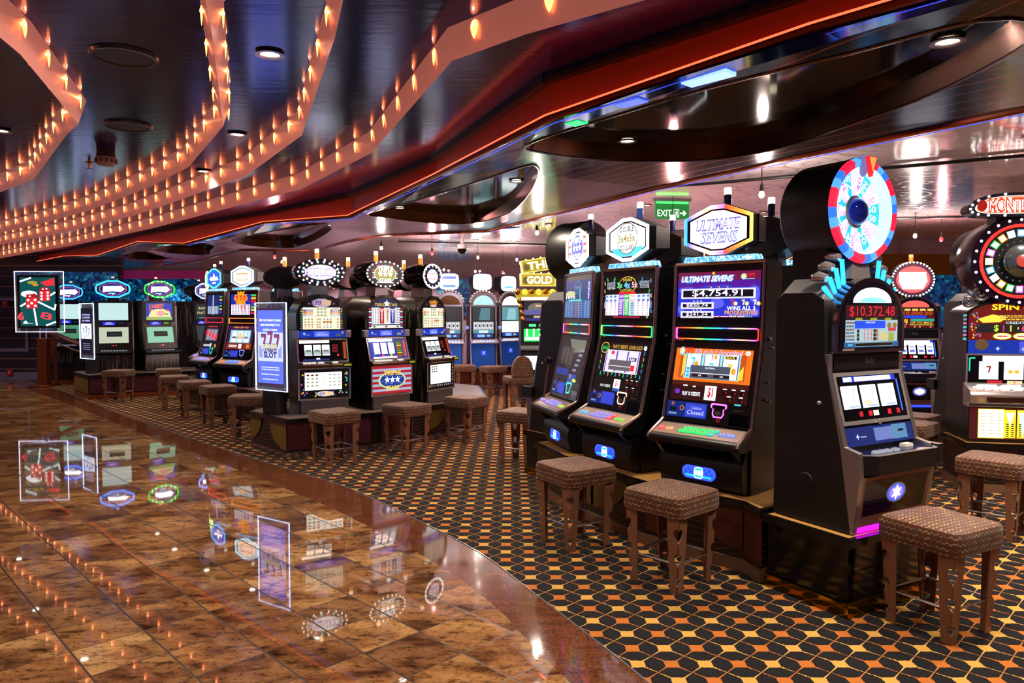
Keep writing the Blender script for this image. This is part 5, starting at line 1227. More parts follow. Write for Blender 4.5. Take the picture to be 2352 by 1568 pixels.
def sign_super(b):
    b.ell(0, 0, .175, .085, E('#ffffff', 1.9), 1); b.text('MORE LUCKY', 0, 0, .09, E('#9a70c8', 1.0), 2, w=.37, off=.05); b.text('MORE LUCKY', 0, 0, .08, E('#ffffff', 2), 3, w=.36, off=-.01)
    for i in range(18):
        a = 2 * PI * i / 18; b.star(.205 * math.cos(a), .117 * math.sin(a), .02, E(('#ffffff', '#b8ffd8', '#ffb8e8', '#fff0a0')[i % 4], 2.2), 1)
def sign_tstars(b):
    for i in range(8): b.rect(0, -.1 + i * .028, .36 if 1 < i < 6 else .24, .014, E('#e03838' if i % 2 else '#ffffff', 1.6), 1)
    b.ell(0, .0, .16, .105, E('#a0d8f0', 1.6), 2); b.ell(0, 0, .15, .095, E('#a09a38', 1.0), 3)
    b.text('TRIPLE', 0, .058, .06, E('#f0f6ff', 2.4), 5, w=.22, off=.03); b.text('STARS', 0, -.075, .05, E('#fff0f0', 2.2), 5, w=.17, off=.03)
    for i in (-1, 0, 1): b.star(i * .07, 0, .042, E('#ffffff', 3), 6)
def sign_round(b):
    b.ell(0, 0, .135, .115, E('#202038', .7), 1); b.ell(0, 0, .115, .09, E('#c8d0ff', 1.4), 2); b.text('SUPER', 0, 0, .07, E('#e07a50', 1.2), 3, w=.24, off=.05); b.text('SUPER', 0, 0, .06, E('#fff4e8', 2), 4, w=.23, off=0)
    for i in range(14):
        a = 2 * PI * (i + .5) / 14; b.star(.17 * math.cos(a), .128 * math.sin(a), .018, E(('#ffffff', '#ffa0e0', '#ffffff')[i % 3], 2.2), 2)
GC = 'round-topped slot machines with oval bulb signs'
MC1 = machine_c('round-topped slot machine with SUPER LUCKY pay table, beside the large blue poster', (-2.132, 8.319), math.radians(27.8), dict(low=belly_super, reels=reels3, arch=arch_super, sign=sign_super, nb=18, oval=(.27, .15)), GC)
MC2 = machine_c('round-topped slot machine with red-striped TRIPLE STARS belly glass, middle one of three', (-1.439, 8.767), math.radians(44.8), dict(low=belly_stars, reels=reels_color, arch=arch_stars, sign=sign_tstars, nb=24, oval=(.27, .155), yel=1), GC)
MC3 = machine_c('round-topped slot machine with orange SUPER title and bulb-ringed round sign', (-.91, 9.373), math.radians(60), dict(low=belly_super_plain, reels=reels3, arch=arch_super2, sign=sign_round, nb=34, oval=(.2, .155), yel=1), GC)
GD = 'dark backs of oval-sign machines'
copy_tree(MC1, (-3.17, 10.2, PLZ), math.radians(200), 'dark oval sign back rising behind the left of the SUPER LUCKY machine', group=GD)
copy_tree(MC2, (-2.42, 10.3, PLZ), math.radians(215), 'dark oval sign back between the SUPER LUCKY and TRIPLE STARS machines', group=GD)
copy_tree(MC3, (-1.79, 10.85, PLZ), math.radians(225), 'dark oval sign back between the TRIPLE STARS and round-sign machines', group=GD)
# ---------------------------------------------------------------- two-screen video machines with hexagon signs
HEX = [(-.30, 0), (-.235, -.095), (-.09, -.165), (.09, -.165), (.235, -.095), (.30, 0), (.235, .095), (.09, .165), (-.09, .165), (-.235, .095)]
HEX = [(-.305, -.02), (-.29, -.075), (-.10, -.165), (.10, -.165), (.29, -.075), (.305, -.02), (.305, .02), (.29, .075), (.10, .165), (-.10, .165), (-.29, .075), (-.305, .02)]
def machine_d(label, loc, rz, up, low, neon, sign, group):
    t = empty('video_slot_machine', (loc[0], loc[1], PLZ), rz, label, 'slot machine', group); w = .32
    b = MB(); b.prism([(.08, PLZ), (.08, .78), (.12, .86), (.20, 1.30), (.20, 1.80), (.62, 1.80), (.62, PLZ)], -w, w, ZEB); b.build('cabinet', t, .006)
    b = MB(); b.prism([(.0, .79), (0, .815), (.02, .828), (.12, .86), (.12, .76), (.04, .77)], -w - .01, w + .01, BLACK); dk = b.build('button_deck', t, .006)
    for i in range(9):
        b = MB(face_plane(.02, .829, .12, .861, .001)); u = -.2 + i * .05; b.prism([(u-.018, .02), (u+.018, .02), (u+.018, .05), (u-.018, .05)], 0, .008, E('#a8a8b8', .5), 'z'); b.build('button', dk)
    T = face_plane(.12, .87, .20, 1.30, .004); b = MB(T); b.rect(0, .215, 2*w - .03, .43, mat('bezel_black', '#101014', .3), 0); b.build('front_bezel', t)
    b = MB(T); b.rect(.0, .27, .50, .31, E(low[0], low[1]), 1)
    if low[2]:
        b.rect(0.01, .29, .26, .10, E('#141c1c', .4), 2); rows(b, .01, .29, .22, .06, 3, [E('#4a5a58', .6)], 3, .4)
    b.build('lower_screen', t)
    b = MB(T); b.rect(-.02, .065, .03, .02, E('#e02020', 1), 1); b.ell(.03, .07, .016, .016, CHROME, 1, 12); b.rect(.2, .06, .14, .06, BLACKG, 1); b.build('note_slot', t)
    T = face_plane(.20, 1.31, .20, 1.78, .004); b = MB(T); b.rect(0, .27, 2*w - .04, .40, mat('bezel_black', '#101014', .3), 0); up(b); b.build('upper_screen', t)
    b = MB(T); b.rect(0, .05, .44, .075, Pn('#0c0c14'), 1); b.rect(-.08, .05, .22, .065, E('#1c2ce0', .8), 2); b.text('Casino', -.08, .066, .016, W1, 3, w=.09); b.text('Closed', -.08, .042, .02, W1, 3, w=.14); b.rect(.13, .05, .10, .03, E('#8ab020', .7) if up is up_cheese else E('#203060', .5), 2); b.build('card_panel', t)
    zc = 2.02
    b = MB(); b.prism([(a, c + zc) for a, c in HEX], .16, .22, BLACK, 'y'); b.prism([(a, c + zc) for a, c in HEX], .22, .5, BLACK, 'y', scale1=.75); b.box(-.1, .1, .26, .42, 1.79, 1.9, BLACK); sb = b.build('sign_box', t, .006)
    b = MB(plane((0, .158, zc), (1, 0, 0), v=(0, 0, 1))); b.shape(inset(HEX, .80, .78), E('#2c2a8a', .8), 0); b.band(inset(HEX, .76, .70), inset(HEX, .72, .65), E('#c86a60', 1), 1); sign(b); b.build('sign_face', sb)
    b = MB(); b.tube([(a * .93, .158, c * .92 + zc) for a, c in HEX], .016, neon[0], 8, closed=True); b.build('neon_border', sb)
    if neon[1]:
        for i in range(12):
            (a, c), (a2, c2) = HEX[i], HEX[(i+1) % 12]
            if math.hypot(a2-a, c2-c) < .07: continue
            for q in (.3, .7): b = MB(); b.ball(((a + (a2-a) * q) * .93, .146, (c + (c2-c) * q) * .92 + zc), .016, E('#d8ffe8', 3), 7, 4); b.build('bulb', sb)
    candle(t, 0, .32, zc + .155, lit=E('#ffb0a0', 1.5), h=.09)
    return t
def up_blank(b): b.rect(0, .278, .50, .33, E('#b8d8d8', 1.0), 1)
def up_cheese(b):
    b.rect(0, .278, .50, .33, E('#2848b8', .9), 1); b.shape([(-.24, .12), (.24, .12), (.2, .28), (.05, .34), (-.15, .31)], E('#e8dca0', 1), 2); b.rect(0, .145, .5, .06, E('#90c070', .9), 3)
    b.text('CHEESY', -.05, .385, .07, E('#f06a20', 1.1), 3, w=.30, off=.04, rot=.1); b.ell(.03, .245, .09, .05, E('#f0a0a0', 1), 4)
    for u, v in ((-.17, .31), (.02, .34), (.16, .31)): b.ell(u, v, .03, .022, E('#e04030', 1), 4, 12)
    b.ell(.14, .23, .04, .02, E('#50c060', 1), 4, 12); rows(b, -.1, .15, .2, .03, 2, [E('#d87a40', 1)], 4)
def up_panther(b): b.rect(0, .278, .50, .33, E('#24343c', .6), 1); b.text('SHADOW', 0, .35, .06, E('#c8c088', 1), 2, w=.34); b.text('PANTHER', 0, .25, .06, E('#c8c088', 1), 2, w=.40); b.rect(0, .15, .3, .02, E('#6a9a98', .8), 2)
def sg_white(c):
    def f(b):
        b.shape([(-.16, .05), (.14, .06), (.2, .0), (.13, -.055), (.0, -.04), (-.17, -.06)], E('#ffffff', 3), 2); b.rect(-.02, -.08, .12, .02, E(c, 1.5), 2); b.star(0, -.1, .014, E('#ffffff', 2), 3, 4)
    return f
GDV = 'two-screen video machines with hexagon signs'
machine_d('video machine with blank pale screens and blue neon hexagon sign', (-7.57, 13.925), math.radians(28), up_blank, ('#b4bca4', 1.0, 1), (E('#2a8cff', 3), 0), sg_white('#80c8ff'), GDV)
machine_d('video machine with a green bulb-studded hexagon sign and cartoon cheese screen', (-6.766, 14.247), math.radians(49), up_cheese, ('#84bca0', 1.0, 1), (E('#18d840', 2.2), 1), sg_white('#80d8ff'), GDV)
machine_d('video machine with SHADOW PANTHER screen partly hidden by the octagon-sign machines', (-6.35, 15.5), math.radians(72), up_panther, ('#3a4a50', .6, 0), (E('#7a9cff', 3), 0), sg_white('#80e8ff'), GDV)
machine_d('video machine half hidden behind the dice screen at the far left', (-9.85, 16.2), math.radians(12), up_blank, ('#4a8a6a', .9, 1), (E('#2a7cff', 3), 0), sg_white('#ffffff'), GDV)

# ---------------------------------------------------------------- arched silver machines with pull levers
def machine_e(label, loc, rz, scr, sgn, group):
    t = empty('slot_machine', (loc[0], loc[1], PLZ), rz, label, 'slot machine', group); w = .27
    b = MB(); b.box(-w, w, .05, .38, PLZ, 1.72, BLACK); b.build('cabinet', t, .006)
    b = MB(); b.prism(arch_pts(w + .01, 1.70, 1.74, .24), .02, .38, mat('arch_silver', '#8a8a98', .2, .9), 'y'); 
    for i in range(13):
        a = PI * (i + .5) / 13; b.ball(((w + .01) * math.cos(a), .03, 1.76 + .25 * math.sin(a)), .032, CHROME, 8, 5)
    b.build('arched_crown', t)
    b = MB(plane((0, .016, 0), (1, 0, 0), v=(0, 0, 1))); b.shape([(.22 * math.cos(PI * i / 14), 1.72 + .20 * math.sin(PI * i / 14)) for i in range(15)], scr[0], 0); b.frame(0, 1.71, .5, .03, .012, CHROME, 1); b.build('arched_glass', t)
    b = MB(); b.box(-w + .03, w - .03, .03, .06, 1.05, 1.70, BLACK); b.build('front_bezel', t)
    b = MB(plane((0, .026, 0), (1, 0, 0), v=(0, 0, 1))); b.rect(0, 1.545, .44, .29, scr[1], 0); b.shape([(-.1, 1.41), (.14, 1.41), (.14, 1.66), (-.05, 1.66)], scr[2], 1); b.build('upper_screen', t)
    b = MB(plane((0, .026, 0), (1, 0, 0), v=(0, 0, 1)))
    b.rect(0, 1.26, .44, .24, E('#a8b0b4', .7) if scr[3] else E('#f4fcff', 1.8), 0)
    if scr[3]:
        for i in range(5): b.rect(-.165 + i * .082, 1.30, .07, .13, E('#d8dce0', .9), 1); b.ell(-.165 + i * .082, 1.30, .024, .03, E('#5a6070', .7), 2, 10)
        b.rect(0, 1.175, .44, .06, E('#4a98b8', .8), 1); b.rect(0, 1.175, .2, .05, E('#d0ecf4', 1), 2)
    b.build('reel_screen', t)
    b = MB(plane((0, .026, 0), (1, 0, 0), v=(0, 0, 1))); b.rect(0, 1.09, .40, .07, E('#1848c8', .7), 0); b.rect(-.05, 1.09, .16, .055, E('#88b8f0', 1), 1); b.rect(.11, 1.09, .06, .03, E('#d8d840', .9), 1); b.build('card_panel', t)
    b = MB(); b.prism([(-.08, .93), (-.08, .955), (.03, 1.03), (.06, 1.03), (.06, .92)], -w - .02, w + .02, CHROME); dk = b.build('button_deck', t, .005)
    for i in range(7):
        b = MB(face_plane(-.08, .957, .03, 1.032, .001)); u = -.2 + i * .065; b.prism([(u-.022, .03), (u+.022, .03), (u+.022, .07), (u-.022, .07)], 0, .01, E('#c8d0ff', 1.0), 'z'); b.build('button', dk)
    b = MB(); b.prism([(.0, PLZ), (.03, .92), (.08, .92), (.08, PLZ)], -w + .03, w - .03, mat('lit_blue_door', '#2a5aa8', .25, .5, '#1a60d8', .14)); dr = b.build('lower_door', t)
    b = MB(face_plane(.0, PLZ, .03, .92, .002)); b.rect(0, .3, .10, .09, E('#2a4cff', 1.2), 0); b.seven(0, .3, .05, W1, 1); b.build('badge_light', dr)
    for s in (-1, 1): b = MB(); b.tube([(s * w, -.02, PLZ), (s * w, .02, .9), (s * w, .03, 1.7)], .016, CHROME, 8); b.build('silver_rail', t)
    b = MB(); b.tube([(w + .03, .2, 1.02), (w + .09, .08, 1.24)], .010, CHROME, 8); b.box(w - .01, w + .05, .14, .26, .95, 1.05, BLACK); lv = b.build('pull_lever', t)
    b = MB(); b.ball((w + .095, .07, 1.26), .036, E('#7a98ff', .9), 12, 8); b.build('lever_knob', lv)
    b = MB(); b.box(w - .005, w + .005, .06, .3, .6, .95, E('#1230ff', 1.0)); b.build('side_light', t)
    zc = 2.20; o = [(.20 * math.copysign(abs(math.cos(q)) ** .45, math.cos(q)), .165 * math.copysign(abs(math.sin(q)) ** .45, math.sin(q))) for q in [i * 2 * PI / 32 for i in range(32)]]
    b = MB(); b.prism([(a, c + zc) for a, c in o], .1, .4, BLACK, 'y'); b.box(-.1, .1, .15, .35, 1.7, 2.1, BLACK); sb = b.build('sign_box', t)
    b = MB(plane((0, .098, zc), (1, 0, 0), v=(0, 0, 1))); b.shape(o, E('#bcd8ff', 1.6), 0); b.shape(inset(o, .88), E(*sgn[0]), 1)
    for m, u, v, a, h in sgn[1]: b.rect(u, v, a, h, E(m, 1.6), 2)
    b.build('sign_face', sb)
    candle(t, 0, .3, zc + .16, lit=E('#ffd0a0', 3), h=.09)
    return t
GE = 'arched silver machines with pull levers'
machine_e('arched silver slot machine with dark screen and blue-banded sign', (-1.27, 14.9), math.radians(8), (mat('bronze_glass', '#5a3a20', .15, .6), E('#232a36', .5), E('#2c3440', .5), 1), (('#ffffff', 2.4), [('#3a50d8', 0, .08, .28, .06), ('#e8d8a0', 0, 0, .32, .03), ('#3a70d8', 0, -.09, .26, .05)]), GE)
machine_e('arched silver slot machine with teal screen and plain white sign', (-.58, 15.05), math.radians(18), (E('#a8d8dc', 1.1), E('#2a4048', .6), E('#5a9098', .7), 1), (('#ffffff', 3), [('#c8f0f8', 0, -.09, .24, .03)]), GE)
machine_e('arched silver slot machine with bright white lower screen', (-.02, 16.0), math.radians(34), (E('#f4faf4', 1.8), E('#6aa0ac', .8), E('#90c4cc', .9), 0), (('#ffffff', 2.6), [('#50a8e0', 0, -.08, .22, .04), ('#a8c8f0', 0, .09, .2, .02)]), GE)

# ---------------------------------------------------------------- golden tower machine
GOLDL = mat('lit_gold_sign', '#7a6a10', .25, .5, '#a89a10', .6)
t = empty('slot_machine', (.46, 12.7, PLZ), math.radians(4), 'golden tower slot machine with slanted THE GOLD sign', 'slot machine')
b = MB(); b.box(-.30, .30, .08, .6, PLZ, 1.78, BLACK); b.build('cabinet', t, .006)
b = MB(); b.box(-.27, .27, .05, .08, 1.42, 1.78, BLACKG); b.T = plane((0, .048, 1.6), (1, 0, 0), v=(0, 0, 1)); b.rect(0, 0, .5, .34, E('#2a2430', .5), 0); b.ell(-.02, .05, .16, .09, E('#8a8478', .6), 1); b.rect(.05, .09, .2, .03, E('#e0b880', 1), 2); b.rect(.0, -.02, .5, .09, E('#6a6ab0', .7), 2); b.rect(.05, -.10, .26, .035, E('#d8c0a0', .9), 2); b.rect(0, -.15, .5, .04, E('#3a3a98', .7), 1); b.build('upper_screen', t)
b = MB(plane((0, .07, 1.22), (1, 0, 0), v=(0, 0, 1))); b.rect(0, 0, .52, .36, E('#06140c', .3), 0); b.rect(-.1, .13, .12, .04, E('#40ff80', 2), 1); b.rect(.08, .13, .12, .04, E('#40ff80', 2), 1); b.rect(0, -.04, .5, .22, E('#18d850', 1.2), 1); b.text('1175', 0, 0, .14, E('#d0ffe0', 2.4), 2, w=.42); b.rect(0, -.1, .46, .05, E('#c8ffd8', 2.2), 2); b.build('reel_screen', t)
b = MB(); b.prism([(-.08, .93), (-.08, .96), (.08, 1.0), (.08, .9)], -.31, .31, CHROME); b.build('button_deck', t, .005)
b = MB(); b.box(-.27, .27, .03, .08, .55, .88, BLACK); b.T = plane((0, .028, .7), (1, 0, 0), v=(0, 0, 1)); b.rect(0, 0, .48, .24, E('#e8fff4', 1.8), 0); b.build('belly_glass', t)
b = MB(); b.prism([(-.36, 1.80), (.36, 1.80), (.40, 1.95), (-.40, 1.95)], .0, .3, GOLDL, 'y'); b.box(-.3, .3, -.01, .0, 1.79, 1.84, E('#fff4b0', 2.2))
for i in range(7): b.ball((-.36 + .12 * i, -.01, 1.93), .055, E('#e8d840', 1.0) if i % 2 else GOLD, 10, 6)
for s in (-1, 1):
    for i in range(4): b.ball((s * (.33 - .02 * i), .02, 1.78 - .11 * i), .045, GOLD, 8, 5, sz=1.4)
b.build('golden_crown', t)
for txt, z, r, w in (('GOLD', 2.14, 0, .62), ('THE', 2.40, .16, .60)):
    b = MB(); c, d = math.cos(r), math.sin(r)
    b.prism([(c*a - d*q, d*a + c*q + z) for a, q in ((-w/2, -.115), (w/2, -.115), (w/2, .115), (-w/2, .115))], .05, .25, mat('gold_sign_case', '#6a5410', .3, .8), 'y'); sb = b.build('sign_box', t, .006)
    b = MB(plane((0, .048, z), (c, 0, d), v=(-d, 0, c))); b.rect(0, 0, w - .03, .2, GOLDL, 0); b.frame(0, 0, w - .01, .22, .014, E('#fff06a', 1.6), 1); b.ell(-w/2 + .09, -.01, .05, .06, E('#6a6020', .8), 1); b.text(txt, .02, 0, .13, E('#fffbe0', 2.4), 3, w=w - .18, off=.03); b.build('sign_face', sb)
    for i in range(4): b = MB(); q = -w/2 + .1 + i * .13; b.ball((c*q - d*.12, .06, d*q + c*.12 + z), .016, E('#fff080', 3), 6, 4); b.build('bulb', sb)

# ---------------------------------------------------------------- spin wheel machine at the right edge
t = empty('slot_machine', (4.47, 6.4, PLZ), math.radians(-12), 'wide slot machine with MONTE CARLO sign over a round spin wheel at the right edge', 'slot machine'); w = .42
b = MB(); b.box(-w, w, .1, .55, PLZ, 1.34, BLACK); b.prism(arch_pts(w, 1.33, 1.56, .14), .12, .55, BLACK, 'y'); b.build('cabinet', t, .006)
T = plane((0, .0, .605), (1, 0, 0), v=(0, 0, 1)); b = MB(); b.box(-w, w, .005, .1, PLZ, .77, BLACK); b.box(-w - .01, w + .01, -.02, .1, .755, .79, CHROME); dr = b.build('lower_door', t, .005)
b = MB(plane((0, .003, .605), (1, 0, 0), v=(0, 0, 1))); b.rect(0, 0, .82, .28, E('#5a1418', .6), 0); b.rect(-.235, 0, .20, .25, E('#fff8d8', 1.6), 1); b.frame(-.235, 0, .21, .26, .006, E('#d8d820', 1.2), 2)
b.rect(-.085, 0, .09, .25, E('#f0d030', 1.2), 1); b.shape([(-.12, .1), (-.05, .1), (-.085, -.02)], E('#fff0d8', 1.8), 2); b.rect(.015, 0, .09, .25, E('#e8e030', 1.2), 1); b.shape([(-.02, .1), (.05, .1), (.015, -.12)], E('#a8f0f0', 1.8), 2); b.rect(.23, -.01, .31, .25, E('#fffaf0', 2.0), 1)
for i in range(7):
    for u in (-.085, .015): b.rect(u - .02, -.11 + i * .018, .02, .008, E('#3a3010', .5), 3); b.rect(u + .02, -.11 + i * .018, .02, .008, E('#3a3010', .5), 3)
    for u in (-.3, -.235, -.17): b.rect(u, -.09 + i * .03, .03, .008, E('#d8c080', 1), 3)
b.build('belly_glass', dr)
b = MB(); b.prism([(-.06, .79), (-.08, .86), (-.05, .90), (.1, .96), (.1, .79)], -w - .01, w + .01, CHROME); b.box(-.3, .3, -.082, -.078, .80, .85, mat('bronze_tray', '#7a5a48')); tr = b.build('button_tray', t, .005)
for i, u in enumerate((-.34, -.27, -.21, -.14, -.04, .08, .2)):
    b = MB(face_plane(-.05, .90, .1, .96, .002)); h = .02 if i < 3 else .035; b.prism([(u - h, .02), (u + h, .02), (u + h, .07), (u - h, .07)], 0, .018, E('#ffc0b0' if i == 0 else '#f4f4ee', 1.6), 'z', scale1=.85); b.build('button', tr)
T = plane((0, .095, 1.08), (1, 0, 0), v=(0, 0, 1)); b = MB(T); b.rect(0, 0, .82, .27, mat('reel_surround', '#07070c'), 0); b.frame(0, 0, .83, .28, .016, CHROME, 1)
b.rect(.0, .095, .56, .05, E('#ffffff', 2.6), 1)
for i in range(3):
    u = -.23 + i * .20; b.rect(u, -.01, .155, .16, E('#fdfdf6', 1.9), 2)
    if i == 0: b.seven(u, -.0, .06, E('#8a2018', .9), 3)
    elif i == 1: b.ell(u - .025, -.02, .022, .018, E('#d8a840', 1.2), 3, 12); b.ell(u + .025, -.02, .022, .018, E('#d8a840', 1.2), 3, 12)
    else: b.rect(u, -.06, .13, .035, E('#e0a898', 1.2), 3)
    b.rect(-.02, -.115, .12, .025, E('#ffb080', 1.6), 3); b.text('$1', -.02, -.115, .018, RED1, 4)
b.rect(-.18, -.11, .12, .018, E('#d01020', 1.2), 2); b.rect(.15, -.12, .05, .018, E('#d01020', 1.2), 2); b.rect(-.36, .1, .04, .014, E('#20c890', 1.2), 1); b.rect(-.385, .04, .012, .12, E('#20c890', 1.2), 2); b.build('reel_window', t)
b = MB(plane((0, .098, 1.28), (1, 0, 0), v=(0, 0, 1))); b.rect(0, 0, .8, .12, E('#1038b8', .7), 0); b.rect(.18, 0, .34, .10, E('#4a58e0', .9), 1); b.text('Casino', .14, .025, .025, E('#c8d0ff', 1), 2, w=.14); b.text('Closed', .14, -.018, .035, E('#d8e0ff', 1), 2, w=.22); b.ell(-.29, .02, .055, .05, mat('coin_bronze', '#8a7458', .4, .3), 1, 20); b.star(-.16, -.015, .022, E('#c8d4ff', .9), 1, 4); b.build('card_panel', t)
b = MB(plane((0, .116, 0), (1, 0, 0), v=(0, 0, 1))); b.shape(arch_pts(.395, 1.34, 1.55, .135), E('#7a1410', .7), 0)
b.text('SPIN & WIN', .08, 1.635, .05, E('#f4c828', 1.3), 2, w=.58, off=.03); b.shape([(-.32, 1.53), (-.2, 1.57), (-.08, 1.545), (-.14, 1.50), (-.28, 1.495)], E('#f0d848', 1.1), 1)
rows(b, -.03, 1.54, .22, .05, 3, [E('#f0d848', 1), E('#e0a040', 1)], 2); b.text('CREDITS', -.01, 1.495, .022, E('#a8f0f0', 1.2), 2, w=.17); b.text('PLUS', .22, 1.555, .03, E('#a8d8f0', 1.1), 2, w=.14); b.text('100', .22, 1.51, .03, E('#f0a030', 1.1), 2, w=.12)
b.rect(.03, 1.445, .72, .075, E('#2c2a30', .5), 1)
for i, ch in enumerate('$11,630'):
    b.text(ch, -.17 + i * .058 - (.012 if i > 3 else 0), 1.445, .055, E(('#c0e030', '#f02060', '#f4e040', '#e0e030', '#f04080', '#f4e0a0', '#f02060')[i], 1.2), 3, off=.02)
for i in range(3): b.ell(-.12 + i * .16, 1.375, .075, .03, E('#d8e030', 1.1), 2, 20); b.ell(-.12 + i * .16, 1.375, .066, .023, E('#f4e8c8', 1.2), 3, 20); b.rect(-.12 + i * .16, 1.375, .08, .012, E('#c85030', 1), 4)
rnd = random.Random(9)
for i in range(26): b.star(-.37 + rnd.uniform(0, .08), rnd.uniform(1.36, 1.6), .012, E(('#f0d030', '#40a0c0', '#a060c0', '#c04030')[i % 4], 1), 1, 4)
b.build('upper_screen', t)
b = MB()
for i in range(7): b.tube([(-w - .005, .11, 1.34 + i * .035), (-w - .005, .11, 1.36 + i * .035)], .014, E(('#50d0d0', '#e070b0', '#8a90c8')[i % 3], .8), 8)
b.build('side_light', t)
SILC = mat('silver_scroll', '#a8b8d0', .18, .9)
for s in (-1, 1):
    b = MB()
    for r0, c in ((.085, (s * .30, 1.76)), (.05, (s * .40, 1.68))):
        b.tube([(c[0] + s * r0 * (1 - q / 26) * math.cos(q * .55 + 1), .13, c[1] + r0 * (1 - q / 26) * math.sin(q * .55 + 1)) for q in range(24)], .016, SILC, 7)
    b.build('scroll_ornament', t)
zc, R, yy = 2.04, .40, .10
b = MB(); b.lathe([(1e-4, .5), (R * .96, .5), (R, .46), (R, yy + .02), (R * .98, yy), (R * .82, yy - .005)], mat('purple_black', '#1c0c24', .18), (0, 0, zc), 'y', n=48); b.box(-.16, .16, .2, .5, 1.6, 1.8, BLACK); b.build('wheel_drum', t)
b = MB(); b.lathe([(R * .82, yy - .006), (R * .80, yy - .02), (R * .76, yy - .02), (R * .75, yy)], E('#ff2a24', 1.7), (0, 0, zc), 'y', n=48); b.build('red_ring', t)
b = MB(plane((0, yy, zc), (1, 0, 0), v=(0, 0, 1))); b.ell(0, 0, R * .75, R * .75, E('#101414', .3), 0, 40)
for i in range(20):
    a = 2 * PI * i / 20; c = ('#ffffff', '#f0a020', '#3ad060', '#f060e0', '#fff0a0', '#40a8f0')[i % 6]
    u, v = R * .62 * math.cos(a), R * .62 * math.sin(a); q = [(u + (-.03 * math.sin(a) * p) + .032 * math.cos(a) * r, v + (.03 * math.cos(a) * p) + .032 * math.sin(a) * r) for p, r in ((-1, -1), (1, -1), (1, 1), (-1, 1))]
    b.shape(q, E(c, 1.2), 1); b.shape([(u + (x - u) * .7, v + (y - v) * .7) for x, y in q], E('#fffaf4', 1.8), 2)
    b.star(R * .44 * math.cos(a), R * .44 * math.sin(a), .01, E('#6a8a98', .8), 1, 4)
b.build('wheel_face', t)
b = MB(); b.lathe([(R * .36, yy - .002), (R * .36, yy - .03), (R * .30, yy - .05), (R * .12, yy - .06), (R * .11, yy - .07), (1e-4, yy - .072)], mat('iridescent_hub', '#8aa0a8', .12, .9), (0, 0, zc), 'y', n=36); b.lathe([(R * .14, yy - .062), (R * .10, yy - .075), (1e-4, yy - .078)], E('#e04a40', .8), (0, 0, zc), 'y', n=24); b.build('wheel_hub', t)
for i in range(24):
    a = 2 * PI * i / 24; b = MB(); b.ball((R * .91 * math.cos(a), yy - .006, zc + R * .91 * math.sin(a)), .012, BULBW, 6, 4); b.build('bulb', t)
zs = 2.53; o = [(.45 * math.copysign(abs(math.cos(q)) ** .6, math.cos(q)), .105 * math.sin(q) + .035 * (1 - math.cos(q) ** 2) - .03) for q in [i * 2 * PI / 36 for i in range(36)]]
b = MB(); b.prism([(a, c + zs) for a, c in o], .06, .22, mat('sign_grey', '#5a5660', .25, .7), 'y'); b.box(-.2, .2, .12, .3, 2.38, 2.48, BLACK); sb = b.build('sign_box', t, .006)
b = MB(plane((0, .058, zs), (1, 0, 0), v=(0, 0, 1))); b.shape(inset(o, .86, .76), E('#e8e0ff', 1.4), 0); b.shape(inset(o, .83, .70), E('#e07a18', 1.2), 1); b.shape(inset(o, .78, .62), E('#fff6ee', 2.4), 2); b.ell(-.33, 0, .04, .05, E('#a81c14', .9), 3); b.text('MONTE CARLO', .02, .0, .115, E('#d8401c', 1.1), 4, w=.60, off=.07); b.text('MONTE CARLO', .02, .0, .095, E('#fff8f0', 2.2), 6, w=.58, off=-.015); b.build('sign_face', sb)
for i in range(18):
    b = MB(); a, c = o[2 * i]; b.ball((a * .94, .055, c * .9 + zs), .011, BULBW, 6, 4); b.build('bulb', sb)

# ---------------------------------------------------------------- plinths
TAN = mat('tan_laminate_top', '#b98a4c', .4); TOPB = mat('black_edge', '#0c0b0c', .2); TOPG = mat('grey_brown_top', '#6a5a54', .3)
SKIRT = mat('brown_marble_skirting', '#7a5a48', .2); GOLDT = mat('brass_mirror_skirting', '#8a6418', .12, .95)
GLIT = mat('silver_mirror_skirting', '#a8a0b8', .12, .95); RUST = mat('copper_skirting', '#b05a34', .25, .7)
MUST = mat('mustard_panel', '#6a5218', .4); BURG = mat('burgundy_panel', '#4a1a2a', .4); MAHO = mat('mahogany_panel', '#4e2016', .35)
def grow(p, d):
    cx = sum(q[0] for q in p) / len(p); cy = sum(q[1] for q in p) / len(p); n = len(p); r = []
    for i in range(n):
        a, b2, c = Vector(p[i-1]), Vector(p[i]), Vector(p[(i+1) % n])
        n1 = Vector(((b2-a).y, -(b2-a).x)).normalized(); n2 = Vector(((c-b2).y, -(c-b2).x)).normalized(); m = (n1 + n2).normalized()
        r.append(tuple(b2 + m * d / max(.4, m.dot(n1))))
    return r
